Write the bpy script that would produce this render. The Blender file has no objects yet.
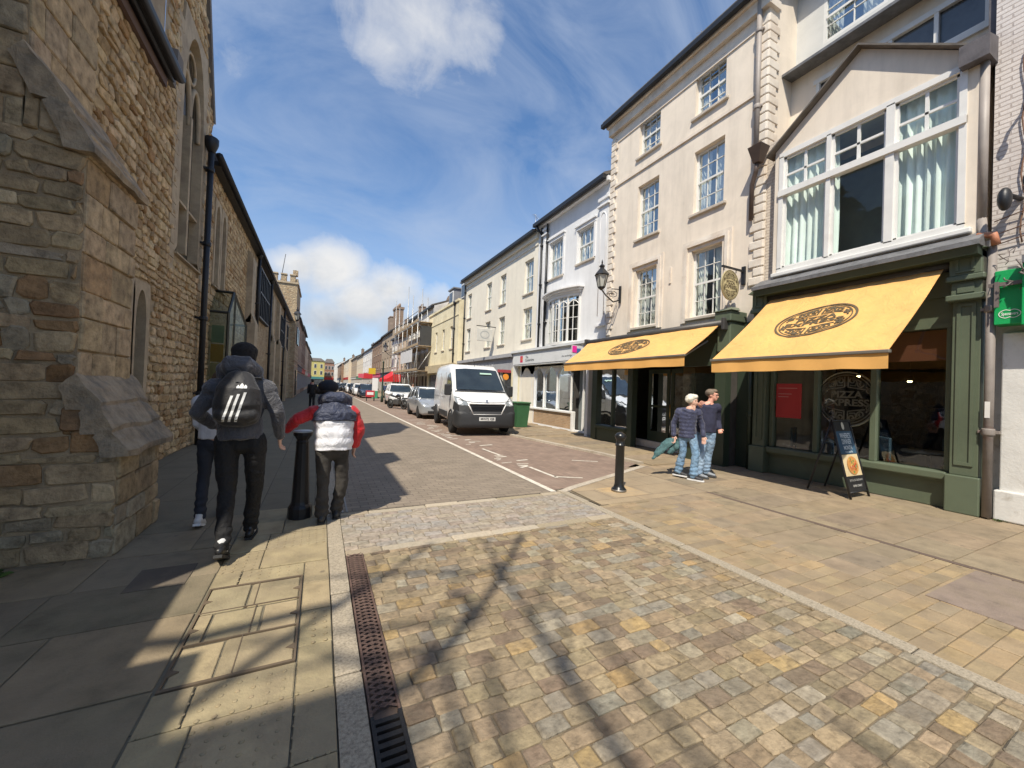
import bpy, bmesh, math, random
from mathutils import Vector, Matrix, noise
random.seed(7)
PI = math.pi
SC = bpy.context.scene
COL = SC.collection
RND = random.Random(11)

# ------------------------------------------------------------------ helpers
def V(*a): return Vector(a)

def origin(o):
    p = Vector((0, 0, 0))
    while o is not None:
        p = p + o.location
        o = o.parent
    return p

class MB:
    """collects geometry; build() links it as ONE mesh object"""
    def __init__(s):
        s.v = []; s.f = []; s.c = []; s.sm = []
    def add(s, vs, fs, col=None, smooth=False):
        b = len(s.v)
        s.v.extend([tuple(p) for p in vs])
        for f in fs:
            s.f.append([b + i for i in f]); s.c.append(col); s.sm.append(smooth)
    def box(s, x0, x1, y0, y1, z0, z1, col=None):
        if x0 > x1: x0, x1 = x1, x0
        if y0 > y1: y0, y1 = y1, y0
        if z0 > z1: z0, z1 = z1, z0
        s.add([(x0,y0,z0),(x1,y0,z0),(x1,y1,z0),(x0,y1,z0),(x0,y0,z1),(x1,y0,z1),(x1,y1,z1),(x0,y1,z1)],
              [(0,3,2,1),(4,5,6,7),(0,1,5,4),(1,2,6,5),(2,3,7,6),(3,0,4,7)], col)
        return s
    def bbox(s, x0, x1, y0, y1, z0, z1, b=.01, col=None):
        """box with bevelled edges"""
        if x0 > x1: x0, x1 = x1, x0
        if y0 > y1: y0, y1 = y1, y0
        if z0 > z1: z0, z1 = z1, z0
        bm = bmesh.new()
        r = bmesh.ops.create_cube(bm, size=1)
        for w in bm.verts:
            w.co = Vector(((x0+x1)/2 + w.co.x*(x1-x0), (y0+y1)/2 + w.co.y*(y1-y0), (z0+z1)/2 + w.co.z*(z1-z0)))
        b = min(b, .45*min(x1-x0, y1-y0, z1-z0))
        bmesh.ops.bevel(bm, geom=list(bm.edges), offset=b, segments=2, affect='EDGES', profile=.5)
        s.addbm(bm, col); return s
    def addbm(s, bm, col=None, smooth=False):
        bm.verts.ensure_lookup_table(); bm.verts.index_update()
        s.add([w.co.copy() for w in bm.verts], [[w.index for w in f.verts] for f in bm.faces], col, smooth)
        bm.free()
    def prism(s, poly, h, col=None):
        """poly: list of 3D points, h: extrusion vector"""
        n = len(poly); h = Vector(h)
        vs = [Vector(p) for p in poly] + [Vector(p) + h for p in poly]
        s.add(vs, [list(range(n))[::-1], list(range(n, 2*n))] + [(i, (i+1) % n, n+(i+1) % n, n+i) for i in range(n)], col)
        return s
    def tube(s, pts, rad, seg=10, col=None, smooth=True, cap=True, wide=None, squash=1.0):
        """rad number, list, or list of (ra, rb) with ra along `wide`"""
        pts = [Vector(p) for p in pts]; n = len(pts)
        if not isinstance(rad, (list, tuple)): rad = [rad]*n
        rings = []; prev = None
        for i, p in enumerate(pts):
            t = (pts[min(i+1, n-1)] - pts[max(i-1, 0)])
            if t.length < 1e-9: t = Vector((0, 0, 1))
            t.normalize()
            if wide is not None:
                u = Vector(wide) - t*t.dot(Vector(wide))
            elif prev is not None:
                u = prev - t*t.dot(prev)
            else:
                u = t.cross(Vector((0, 0, 1)))
                if u.length < .05: u = t.cross(Vector((0, 1, 0)))
            if u.length < 1e-6: u = t.orthogonal()
            u.normalize(); prev = u
            w = t.cross(u)
            r = rad[i]
            ra, rb = r if isinstance(r, (tuple, list)) else (r, r)
            rings.append([p + u*(ra*math.cos(2*PI*k/seg)) + w*(rb*math.sin(2*PI*k/seg)) for k in range(seg)])
        vs = [q for r in rings for q in r]
        fs = [(i*seg+k, i*seg+(k+1) % seg, (i+1)*seg+(k+1) % seg, (i+1)*seg+k) for i in range(n-1) for k in range(seg)]
        if cap:
            fs.append(list(range(seg))[::-1]); fs.append([(n-1)*seg+k for k in range(seg)])
        s.add(vs, fs, col, smooth); return s
    def limb(s, pts, rad, seg=12, wide=None):
        """tube with rounded ends (for union bodies)"""
        pts = [Vector(p) for p in pts]; rad = [r if isinstance(r, (tuple, list)) else (r, r) for r in rad]
        def cap(p, q, r):
            d = (p-q).normalized(); m = min(r); out = []
            for a in (80, 60, 35):
                a = math.radians(a); out.append((p + d*m*math.sin(a), (r[0]*math.cos(a), r[1]*math.cos(a))))
            return out
        a = cap(pts[0], pts[1], rad[0]); b = cap(pts[-1], pts[-2], rad[-1])[::-1]
        P = [x[0] for x in a] + pts + [x[0] for x in b]; R = [x[1] for x in a] + rad + [x[1] for x in b]
        return s.tube(P, R, seg, wide=wide)
    def ball(s, c, r, seg=14, rings=9, col=None, smooth=True):
        c = Vector(c)
        rx, ry, rz = r if isinstance(r, (tuple, list)) else (r, r, r)
        vs = [c + Vector((0, 0, rz))]
        for i in range(1, rings):
            a = PI*i/rings
            for k in range(seg):
                b = 2*PI*k/seg
                vs.append(c + Vector((rx*math.sin(a)*math.cos(b), ry*math.sin(a)*math.sin(b), rz*math.cos(a))))
        vs.append(c - Vector((0, 0, rz)))
        fs = [(0, 1+k, 1+(k+1) % seg) for k in range(seg)]
        for i in range(rings-2):
            for k in range(seg):
                fs.append((1+i*seg+k, 1+(i+1)*seg+k, 1+(i+1)*seg+(k+1) % seg, 1+i*seg+(k+1) % seg))
        L = len(vs)-1; o = 1+(rings-2)*seg
        fs += [(L, o+(k+1) % seg, o+k) for k in range(seg)]
        s.add(vs, fs, col, smooth); return s
    def lathe(s, prof, c=(0, 0, 0), seg=20, axis='z', col=None, smooth=True):
        c = Vector(c); n = len(prof)
        def P(r, h, b):
            if axis == 'z': return c + Vector((r*math.cos(b), r*math.sin(b), h))
            if axis == 'x': return c + Vector((h, r*math.cos(b), r*math.sin(b)))
            return c + Vector((r*math.cos(b), h, r*math.sin(b)))
        vs = [P(r, h, 2*PI*k/seg) for r, h in prof for k in range(seg)]
        fs = [(i*seg+k, i*seg+(k+1) % seg, (i+1)*seg+(k+1) % seg, (i+1)*seg+k) for i in range(n-1) for k in range(seg)]
        fs += [list(range(seg))[::-1], [(n-1)*seg+k for k in range(seg)]]
        s.add(vs, fs, col, smooth); return s
    def xform(s, M):
        s.v = [tuple(M @ Vector(p)) for p in s.v]; return s
    def merge(s, o):
        b = len(s.v); s.v += o.v
        s.f += [[b+i for i in f] for f in o.f]; s.c += o.c; s.sm += o.sm; return s
    def build(s, name, mat, parent=None, local=False):
        me = bpy.data.meshes.new(name)
        vs = s.v
        if parent is not None and not local:
            o = origin(parent); vs = [(x-o.x, y-o.y, z-o.z) for x, y, z in vs]
        me.from_pydata(vs, [], s.f)
        if any(c is not None for c in s.c):
            at = me.color_attributes.new('Col', 'FLOAT_COLOR', 'CORNER')
            buf = []
            for f, c in zip(s.f, s.c):
                c = c or (.5, .5, .5)
                buf.extend((c[0], c[1], c[2], 1.0)*len(f))
            at.data.foreach_set('color', buf)
        me.polygons.foreach_set('use_smooth', s.sm)
        me.materials.append(mat)
        me.update()
        ob = bpy.data.objects.new(name, me); COL.objects.link(ob)
        if parent is not None: ob.parent = parent
        return ob

def tag(o, label=None, cat=None, group=None, kind=None):
    if label: o['label'] = label
    if cat: o['category'] = cat
    if group: o['group'] = group
    if kind: o['kind'] = kind
    return o

def thing(name, label, cat, loc=(0, 0, 0), rz=0, group=None):
    o = bpy.data.objects.new(name, None); COL.objects.link(o)
    o.location = loc; o.rotation_euler = (0, 0, rz); o.empty_display_size = .2
    return tag(o, label, cat, group)

def structure(mb, name, mat, label=None, kind='structure'):
    o = mb.build(name, mat); o['kind'] = kind
    o['label'] = label or name.replace('_', ' ')
    return o

def kids(o): return [c for c in bpy.data.objects if c.parent == o]
def copy_tree(o, parent=None):
    c = o.copy(); COL.objects.link(c); c.parent = parent
    for ch in kids(o): copy_tree(ch, c)
    return c

# ------------------------------------------------------------------ materials
MATS = {}
def newmat(name):
    m = bpy.data.materials.new(name); m.use_nodes = True
    nt = m.node_tree; nt.nodes.clear()
    out = nt.nodes.new('ShaderNodeOutputMaterial'); p = nt.nodes.new('ShaderNodeBsdfPrincipled')
    nt.links.new(p.outputs[0], out.inputs[0])
    return m, nt, p
def setc(sock, c): sock.default_value = (c[0], c[1], c[2], 1)
def mixrgb(nt, mode, fac, a, b):
    n = nt.nodes.new('ShaderNodeMix'); n.data_type = 'RGBA'; n.blend_type = mode
    for s, v in ((n.inputs[0], fac), (n.inputs[6], a), (n.inputs[7], b)):
        if hasattr(v, 'links') or isinstance(v, bpy.types.NodeSocket): nt.links.new(v, s)
        elif isinstance(v, (int, float)): s.default_value = v
        else: setc(s, v)
    return n.outputs[2]
def tex_noise(nt, vec, scale, detail=5, rough=.6, dist=0):
    n = nt.nodes.new('ShaderNodeTexNoise'); n.inputs['Scale'].default_value = scale
    n.inputs['Detail'].default_value = detail; n.inputs['Roughness'].default_value = rough; n.inputs['Distortion'].default_value = dist
    nt.links.new(vec, n.inputs['Vector']); return n
def ramp(nt, fac, stops):
    r = nt.nodes.new('ShaderNodeValToRGB'); e = r.color_ramp.elements
    while len(e) < len(stops): e.new(.5)
    for q, (p, c) in zip(e, stops):
        q.position = p; q.color = (c, c, c, 1) if isinstance(c, (int, float)) else (*c, 1)
    nt.links.new(fac, r.inputs[0]); return r.outputs[0]
def coords(nt, plane=None, scale=(1, 1, 1)):
    tc = nt.nodes.new('ShaderNodeTexCoord'); o = tc.outputs['Object']
    if plane:
        sp = nt.nodes.new('ShaderNodeSeparateXYZ'); cb = nt.nodes.new('ShaderNodeCombineXYZ'); nt.links.new(o, sp.inputs[0])
        nt.links.new(sp.outputs['XYZ'.index(plane[0])], cb.inputs[0]); nt.links.new(sp.outputs['XYZ'.index(plane[1])], cb.inputs[1])
        o = cb.outputs[0]
    if scale != (1, 1, 1):
        mp = nt.nodes.new('ShaderNodeMapping'); nt.links.new(o, mp.inputs[0]); mp.inputs['Scale'].default_value = scale; o = mp.outputs[0]
    return o
def M(name, col=(.5, .5, .5), rough=.7, metal=0, var=.12, nscale=3.0, bump=.15, bscale=40, attr=False, dirt=None, dscale=1.2,
      spec=.5, coat=0, sheen=0, stretch=(1, 1, 1), dlo=.45, dhi=.7, streak=0, crease=0, spots=0):
    if name in MATS: return MATS[name]
    m, nt, p = newmat(name); o = coords(nt, scale=stretch)
    if attr:
        a = nt.nodes.new('ShaderNodeAttribute'); a.attribute_name = 'Col'; base = a.outputs['Color']
    else: base = tuple(col)
    n1 = tex_noise(nt, o, nscale, 6)
    v = ramp(nt, n1.outputs[0], [(.25, 1-var*1.6), (.5, 1.0), (.75, 1+var)])
    c = mixrgb(nt, 'MULTIPLY', 1.0, base, v)
    if dirt:
        n2 = tex_noise(nt, o, dscale, 8, .7, .5)
        f = ramp(nt, n2.outputs[0], [(dlo, 0.0), (dhi, 1.0)])
        c = mixrgb(nt, 'MIX', f, c, dirt)
    if spots:
        vo = nt.nodes.new('ShaderNodeTexVoronoi'); nt.links.new(o, vo.inputs['Vector']); vo.inputs['Scale'].default_value = spots; c = mixrgb(nt, 'MIX', ramp(nt, vo.outputs['Distance'], [(.05, .55), (.11, 0.0)]), c, (.09, .075, .06))
    if streak:
        ms_ = nt.nodes.new('ShaderNodeMapping'); nt.links.new(o, ms_.inputs[0]); ms_.inputs['Scale'].default_value = (2.2, 2.2, .22)
        n4 = tex_noise(nt, ms_.outputs[0], 1.6, 6, .65); c = mixrgb(nt, 'MULTIPLY', 1.0, c, ramp(nt, n4.outputs[0], [(.30, 1-streak), (.52, 1.0), (.8, 1+streak*.3)]))
        n5 = tex_noise(nt, o, .9, 4, .7, 1.0); c = mixrgb(nt, 'MULTIPLY', 1.0, c, ramp(nt, n5.outputs[0], [(.3, 1-streak*.7), (.55, 1.0)]))
    nt.links.new(c, p.inputs['Base Color'])
    p.inputs['Roughness'].default_value = rough; p.inputs['Metallic'].default_value = metal
    p.inputs['Specular IOR Level'].default_value = spec
    if coat: p.inputs['Coat Weight'].default_value = coat; p.inputs['Coat Roughness'].default_value = .05
    if sheen: p.inputs['Sheen Weight'].default_value = sheen
    if bump:
        nb = tex_noise(nt, o, bscale, 6, .65)
        b = nt.nodes.new('ShaderNodeBump'); b.inputs['Strength'].default_value = bump; b.inputs['Distance'].default_value = .02
        nt.links.new(nb.outputs[0], b.inputs['Height']); nrm = b.outputs[0]
        if crease:
            nc = tex_noise(nt, o, crease, 4, .6, 1.2); b2 = nt.nodes.new('ShaderNodeBump'); b2.inputs['Strength'].default_value = .7; b2.inputs['Distance'].default_value = .05
            nt.links.new(nc.outputs[0], b2.inputs['Height']); nt.links.new(nrm, b2.inputs['Normal']); nrm = b2.outputs[0]
        nt.links.new(nrm, p.inputs['Normal'])
    MATS[name] = m; return m
def MBRICK(name, c1, c2, mortar, plane, bw=.215, bh=.065, ms=.01, off=.5, rough=.85, bump=.4, dirt=None, sq=1, sqf=2, dscale=.8, tone=.3):
    if name in MATS: return MATS[name]
    m, nt, p = newmat(name); o = coords(nt, plane)
    n0 = tex_noise(nt, o, 2.5, 3); 
    b = nt.nodes.new('ShaderNodeTexBrick'); nt.links.new(o, b.inputs['Vector'])
    b.inputs['Scale'].default_value = 1; b.inputs['Brick Width'].default_value = bw; b.inputs['Row Height'].default_value = bh
    b.inputs['Mortar Size'].default_value = ms; b.inputs['Mortar Smooth'].default_value = .3; b.inputs['Bias'].default_value = 0
    b.offset = off; b.squash = sq; b.squash_frequency = sqf
    setc(b.inputs['Color1'], c1); setc(b.inputs['Color2'], c2); setc(b.inputs['Mortar'], mortar)
    v = ramp(nt, n0.outputs[0], [(.2, 1-tone), (.8, 1+tone*.7)])
    c = mixrgb(nt, 'MULTIPLY', 1, b.outputs['Color'], v)
    n3 = tex_noise(nt, o, 60, 4); c = mixrgb(nt, 'MULTIPLY', 1, c, ramp(nt, n3.outputs[0], [(.2, .8), (.8, 1.18)]))
    if dirt:
        n2 = tex_noise(nt, o, dscale, 8, .7, .5); c = mixrgb(nt, 'MIX', ramp(nt, n2.outputs[0], [(.48, 0.0), (.72, 1.0)]), c, dirt)
    nt.links.new(c, p.inputs['Base Color']); p.inputs['Roughness'].default_value = rough
    bp = nt.nodes.new('ShaderNodeBump'); bp.inputs['Strength'].default_value = bump; bp.inputs['Distance'].default_value = .01; bp.invert = True
    nt.links.new(b.outputs['Fac'], bp.inputs['Height']); nt.links.new(bp.outputs[0], p.inputs['Normal'])
    MATS[name] = m; return m
def MGLASS(name, tint=(.8, .85, .85), refl=.16, rough=.02, gain=.75, gcol=(.9, .95, 1)):
    if name in MATS: return MATS[name]
    m = bpy.data.materials.new(name); m.use_nodes = True; nt = m.node_tree; nt.nodes.clear()
    out = nt.nodes.new('ShaderNodeOutputMaterial'); t = nt.nodes.new('ShaderNodeBsdfTransparent'); g = nt.nodes.new('ShaderNodeBsdfGlossy')
    setc(t.inputs[0], tint); setc(g.inputs[0], gcol); g.inputs['Roughness'].default_value = rough
    f = nt.nodes.new('ShaderNodeFresnel'); f.inputs[0].default_value = 1.5
    a = nt.nodes.new('ShaderNodeMath'); a.operation = 'MULTIPLY_ADD'; a.inputs[1].default_value = gain; a.inputs[2].default_value = refl-.03; a.use_clamp = True
    mx = nt.nodes.new('ShaderNodeMixShader')
    nt.links.new(f.outputs[0], a.inputs[0]); nt.links.new(a.outputs[0], mx.inputs[0]); nt.links.new(t.outputs[0], mx.inputs[1]); nt.links.new(g.outputs[0], mx.inputs[2])
    nt.links.new(mx.outputs[0], out.inputs[0])
    # slightly wavy old panes
    n = tex_noise(nt, coords(nt), 2.2, 2); b = nt.nodes.new('ShaderNodeBump'); b.inputs['Strength'].default_value = .12; b.inputs['Distance'].default_value = .03
    nt.links.new(n.outputs[0], b.inputs['Height']); nt.links.new(b.outputs[0], g.inputs['Normal'])
    MATS[name] = m; return m
def MEMIT(name, col, s):
    m, nt, p = newmat(name); setc(p.inputs['Emission Color'], col); p.inputs['Emission Strength'].default_value = s; setc(p.inputs['Base Color'], col)
    return m
def MRUBBLE(name, cols, mortar, plane, scale=4.0, asp=1.6, bump=.8):
    """irregular rubble stone walling for far walls"""
    if name in MATS: return MATS[name]
    m, nt, p = newmat(name); o = coords(nt, plane, (scale/asp, scale, 1))
    vo = nt.nodes.new('ShaderNodeTexVoronoi'); vo.feature = 'F1'; nt.links.new(o, vo.inputs['Vector']); vo.inputs['Scale'].default_value = 1
    ve = nt.nodes.new('ShaderNodeTexVoronoi'); ve.feature = 'DISTANCE_TO_EDGE'; nt.links.new(o, ve.inputs['Vector']); ve.inputs['Scale'].default_value = 1
    sp = nt.nodes.new('ShaderNodeSeparateColor'); nt.links.new(vo.outputs['Color'], sp.inputs[0])
    c = ramp(nt, sp.outputs[0], [(i/(len(cols)-1), q) for i, q in enumerate(cols)])
    n = tex_noise(nt, o, 6, 5); c = mixrgb(nt, 'MULTIPLY', 1, c, ramp(nt, n.outputs[0], [(.25, .7), (.75, 1.25)]))
    e = ramp(nt, ve.outputs['Distance'], [(.03, 0.0), (.09, 1.0)])
    c = mixrgb(nt, 'MIX', e, mortar, c)
    nt.links.new(c, p.inputs['Base Color']); p.inputs['Roughness'].default_value = .95
    b = nt.nodes.new('ShaderNodeBump'); b.inputs['Strength'].default_value = bump; b.inputs['Distance'].default_value = .03
    nt.links.new(ramp(nt, ve.outputs['Distance'], [(.0, 0.0), (.2, 1.0)]), b.inputs['Height']); nt.links.new(b.outputs[0], p.inputs['Normal'])
    MATS[name] = m; return m

# ------------------------------------------------------------------ stone facing generator
def vary(c, a=.1, r=RND):
    k = 1 + r.uniform(-a, a); return (c[0]*k*(1+r.uniform(-.03, .03)), c[1]*k, c[2]*k*(1+r.uniform(-.04, .04)))
def pick(pal, r=RND):
    t = sum(w for w, _ in pal); x = r.random()*t
    for w, c in pal:
        x -= w
        if x <= 0: return c
    return pal[-1][1]
def stones(mb, O, U, W, L, H, hr, wr, gap, jit, dep, pal, skip=None, rnd=.25, tilt=.3, var=.12, seed=1, clip=None, wander=0):
    """courses of separate stones on the plane O + u*U + v*W; each stone has its own outline, tilt and colour"""
    r = random.Random(seed); U = Vector(U).normalized(); W = Vector(W).normalized(); N = U.cross(W); O = Vector(O)
    v = 0
    while v < H - .2*hr[0]:
        h = r.uniform(*hr)
        if v + h > H - hr[0]*.5: h = H - v
        u = -r.random()*wr[0]
        while u < L:
            w = r.uniform(*wr)
            a, b = max(u, 0), min(u+w, L); u += w
            if b-a < .25*wr[0]: continue
            if L-b < .3*wr[0]: b = L; u = L
            cu, cv = (a+b)/2, v+h/2
            if skip and skip(a, b, v, v+h): continue
            g = gap*r.uniform(.6, 1.4)/2
            x0, x1, y0, y1 = a+g, b-g, v+g, v+h-g
            if x1-x0 < .02 or y1-y0 < .02: continue
            wob = wander*math.sin(cu*1.7+v*3)
            k = rnd*min(x1-x0, y1-y0)
            P = [(x0+k, y0), (x1-k, y0), (x1, y0+k), (x1, y1-k), (x1-k, y1), (x0+k, y1), (x0, y1-k), (x0, y0+k)]
            J = jit
            P = [(px+r.uniform(-J, J), py+r.uniform(-J, J)+wob) for px, py in P]
            mx = sum(q[0] for q in P)/8; my = sum(q[1] for q in P)/8
            d = dep*r.uniform(.55, 1.15); tu, tv = r.uniform(-tilt, tilt)*dep, r.uniform(-tilt, tilt)*dep
            bev = min(dep*.7, .012 + .15*k)
            vs = []
            for px, py in P: vs.append(O + U*px + W*py)
            for fr, dd in ((0.0, .55), (bev, 1.0)):
                for px, py in P:
                    dx, dy = px-mx, py-my; ln = math.hypot(dx, dy) + 1e-6; q = 1-fr/ln
                    qx, qy = mx+dx*q, my+dy*q
                    z = d*dd + (tu*dx + tv*dy)/max(x1-x0, .05)*dd
                    vs.append(O + U*qx + W*qy + N*z)
            fs = [(i, (i+1) % 8, 8+(i+1) % 8, 8+i) for i in range(8)] + [(8+i, 8+(i+1) % 8, 16+(i+1) % 8, 16+i) for i in range(8)] + [tuple(range(16, 24))]
            mb.add(vs, fs, vary(pick(pal, r), var, r))
        v += h
    return mb

def sheet(mb, X, s, y0, y1, z0, z1, holes, depth=.15):
    """wall sheet in the plane x = X facing s (+1/-1) with real openings and reveals; holes (a, b, c, d) = y0 y1 z0 z1"""
    ys = sorted({y0, y1, *[h[0] for h in holes], *[h[1] for h in holes]}); zs = sorted({z0, z1, *[h[2] for h in holes], *[h[3] for h in holes]})
    ys = [y for y in ys if y0 <= y <= y1]; zs = [z for z in zs if z0 <= z <= z1]
    for i in range(len(ys)-1):
        for j in range(len(zs)-1):
            cy, cz = (ys[i]+ys[i+1])/2, (zs[j]+zs[j+1])/2
            if any(h[0] < cy < h[1] and h[2] < cz < h[3] for h in holes): continue
            mb.add([(X, ys[i], zs[j]), (X, ys[i+1], zs[j]), (X, ys[i+1], zs[j+1]), (X, ys[i], zs[j+1])], [(0, 1, 2, 3) if s > 0 else (3, 2, 1, 0)])
    for a, b, c, d in holes:
        x2 = X - s*depth
        for q in ([(X,a,c),(X,b,c),(x2,b,c),(x2,a,c)], [(X,a,d),(X,b,d),(x2,b,d),(x2,a,d)], [(X,a,c),(X,a,d),(x2,a,d),(x2,a,c)], [(X,b,c),(X,b,d),(x2,b,d),(x2,b,c)]):
            mb.add(q, [(0, 1, 2, 3)])
    return mb

def text_geo(txt, size=1.0, bold=0.0):
    cu = bpy.data.curves.new('t', 'FONT'); cu.body = txt; cu.size = size; cu.align_x = 'CENTER'; cu.align_y = 'CENTER'; cu.offset = bold; cu.resolution_u = 3
    ob = bpy.data.objects.new('t', cu); COL.objects.link(ob)
    bpy.context.view_layer.update()
    me = ob.to_mesh()
    vs = [w.co.copy() for w in me.vertices]; fs = [list(f.vertices) for f in me.polygons]
    ob.to_mesh_clear(); bpy.data.objects.remove(ob); bpy.data.curves.remove(cu)
    return vs, fs
def put_text(mb, txt, C, U, W, size, bold=.0, width=None, lift=.003, col=None):
    U = Vector(U).normalized(); W = Vector(W).normalized(); N = U.cross(W); C = Vector(C)
    vs, fs = text_geo(txt, size, bold)
    if not vs: return
    k = 1.0
    if width:
        w = max(p.x for p in vs)-min(p.x for p in vs); k = width/w
    mb.add([C + U*(p.x*k) + W*p.y + N*lift for p in vs], fs, col)
def ribbon(mb, pts, w, C, U, W, lift=.003, closed=False, col=None):
    U = Vector(U).normalized(); W = Vector(W).normalized(); N = U.cross(W); C = Vector(C); n = len(pts); L = []
    for i in range(n):
        a = pts[(i-1) % n] if (closed or i > 0) else pts[i]; b = pts[(i+1) % n] if (closed or i < n-1) else pts[i]
        dx, dy = b[0]-a[0], b[1]-a[1]; l = math.hypot(dx, dy) or 1; nx, ny = -dy/l*w/2, dx/l*w/2
        L.append((pts[i][0]+nx, pts[i][1]+ny)); L.append((pts[i][0]-nx, pts[i][1]-ny))
    vs = [C + U*x + W*y + N*lift for x, y in L]
    fs = [(2*i, 2*i+1, 2*((i+1) % n)+1, 2*((i+1) % n)) for i in range(n if closed else n-1)]
    mb.add(vs, fs, col)
def roundel(mb, C, U, W, a, b, t=.018, lift=.003):
    """oval badge: double ring, two lines of lettering, scrolled ornament above and below"""
    ring = lambda k: [(a*k*math.cos(q*PI/32), b*k*math.sin(q*PI/32)) for q in range(64)]
    ribbon(mb, ring(1.0), t, C, U, W, lift, True); ribbon(mb, ring(.9), t*.55, C, U, W, lift, True)
    U_, W_ = Vector(U).normalized(), Vector(W).normalized()
    put_text(mb, 'PIZZA', Vector(C)+W_*(.16*b), U, W, .34*b, .012*b, a*1.05, lift)
    put_text(mb, 'EXPRESS', Vector(C)-W_*(.14*b), U, W, .34*b, .012*b, a*1.5, lift)
    s = min(a, b)
    for sx in (-1, 1):
        for sy in (-1, 1):
            def sp(cx, cy, r0, turns, ph, w=t*.8):
                pts = [((cx + sx*0)*1.0, 0)]
                pts = []
                for i in range(18):
                    q = i/17; r = r0*(1-.75*q); an = ph + turns*2*PI*q
                    pts.append((sx*(cx*a + r*a*math.cos(an)), sy*(cy*b + r*b*math.sin(an))))
                ribbon(mb, pts, w, C, U, W, lift)
            sp(.2, .68, .13, 1.3, 0); sp(.48, .55, .13, 1.3, 2.5); sp(.74, .3, .1, 1.2, 1)
            arc = lambda k, p, q: [(sx*a*k*math.cos(p+(q-p)*i/10), sy*b*k*math.sin(p+(q-p)*i/10)) for i in range(11)]
            ribbon(mb, arc(.8, .15, .62), t*.8, C, U, W, lift); ribbon(mb, arc(.8, .75, 1.42), t*.8, C, U, W, lift)
            ribbon(mb, [(sx*a*.06, sy*b*.84), (sx*a*.06, sy*b*.45), (sx*a*.36, sy*b*.40), (sx*a*.62, sy*b*.36)], t*.8, C, U, W, lift)
            ribbon(mb, [(sx*a*.12, sy*b*.52), (sx*a*.3, sy*b*.5), (sx*a*.34, sy*b*.66), (sx*a*.24, sy*b*.74)], t*.7, C, U, W, lift)

def remeshed(mb, voxel=.01, smooth=4, disp=None):
    """union of overlapping closed shapes as one continuous skin"""
    me = bpy.data.meshes.new('tmp'); me.from_pydata(mb.v, [], mb.f); me.update()
    ob = bpy.data.objects.new('tmp', me); COL.objects.link(ob)
    r = ob.modifiers.new('r', 'REMESH'); r.mode = 'VOXEL'; r.voxel_size = voxel
    if smooth:
        sm = ob.modifiers.new('s', 'SMOOTH'); sm.iterations = smooth; sm.factor = .6
    dg = bpy.context.evaluated_depsgraph_get(); dg.update()
    ev = ob.evaluated_get(dg); m2 = ev.to_mesh()
    out = MB()
    vs = [w.co.copy() for w in m2.vertices]
    if disp:
        ns = [w.normal.copy() for w in m2.vertices]
        vs = [p + n*disp(p) for p, n in zip(vs, ns)]
    out.add(vs, [list(f.vertices) for f in m2.polygons], None, True)
    ev.to_mesh_clear(); bpy.data.objects.remove(ob); bpy.data.meshes.remove(me)
    return out
# ------------------------------------------------------------------ camera, sky, sun
cam = bpy.data.cameras.new('camera'); co = bpy.data.objects.new('camera', cam); COL.objects.link(co)
RM = Matrix(((0.8954858, -0.03899859, -0.44337827), (-0.44350643, 0.00577482, -0.89625258), (0.03751302, 0.99922258, -0.01212485)))
co.matrix_world = Matrix.Translation((0, 0, 1.58)) @ RM.to_4x4()
cam.sensor_width = 36; cam.lens = 388/1024*36; cam.clip_end = 3000; cam.clip_start = .05
SC.camera = co
SUN = Vector((.52, .52, -1.0)).normalized()          # direction the light travels
el = math.asin(-SUN.z)
sl = bpy.data.lights.new('sun', 'SUN'); sl.energy = 4.9; sl.angle = math.radians(.6); sl.color = (1.0, .92, .78)
so = bpy.data.objects.new('sun', sl); COL.objects.link(so); so.rotation_euler = SUN.to_track_quat('-Z', 'Y').to_euler(); so.location = (-10, -10, 25)
w = bpy.data.worlds.new('World'); SC.world = w; w.use_nodes = True; nt = w.node_tree; nt.nodes.clear()
out = nt.nodes.new('ShaderNodeOutputWorld'); bg = nt.nodes.new('ShaderNodeBackground'); nt.links.new(bg.outputs[0], out.inputs[0])
sky = nt.nodes.new('ShaderNodeTexSky'); sky.sky_type = 'NISHITA'; sky.sun_disc = False; sky.sun_elevation = el
sky.sun_rotation = math.atan2(-SUN.x, -SUN.y); sky.air_density = 1.0; sky.dust_density = .35; sky.ozone_density = 3.0; sky.altitude = 100
tc = nt.nodes.new('ShaderNodeTexCoord'); D = tc.outputs['Generated']
def vmath(op, a, b=None):
    n = nt.nodes.new('ShaderNodeVectorMath'); n.operation = op
    for s, v in zip(n.inputs, (a, b)):
        if v is None: continue
        if isinstance(v, bpy.types.NodeSocket): nt.links.new(v, s)
        else: s.default_value = v
    return n
def mth(op, a, b=0.0, c=0.0, clamp=False):
    n = nt.nodes.new('ShaderNodeMath'); n.operation = op; n.use_clamp = clamp
    for s, v in zip(n.inputs, (a, b, c)):
        if isinstance(v, bpy.types.NodeSocket): nt.links.new(v, s)
        else: s.default_value = v
    return n.outputs[0]
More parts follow.
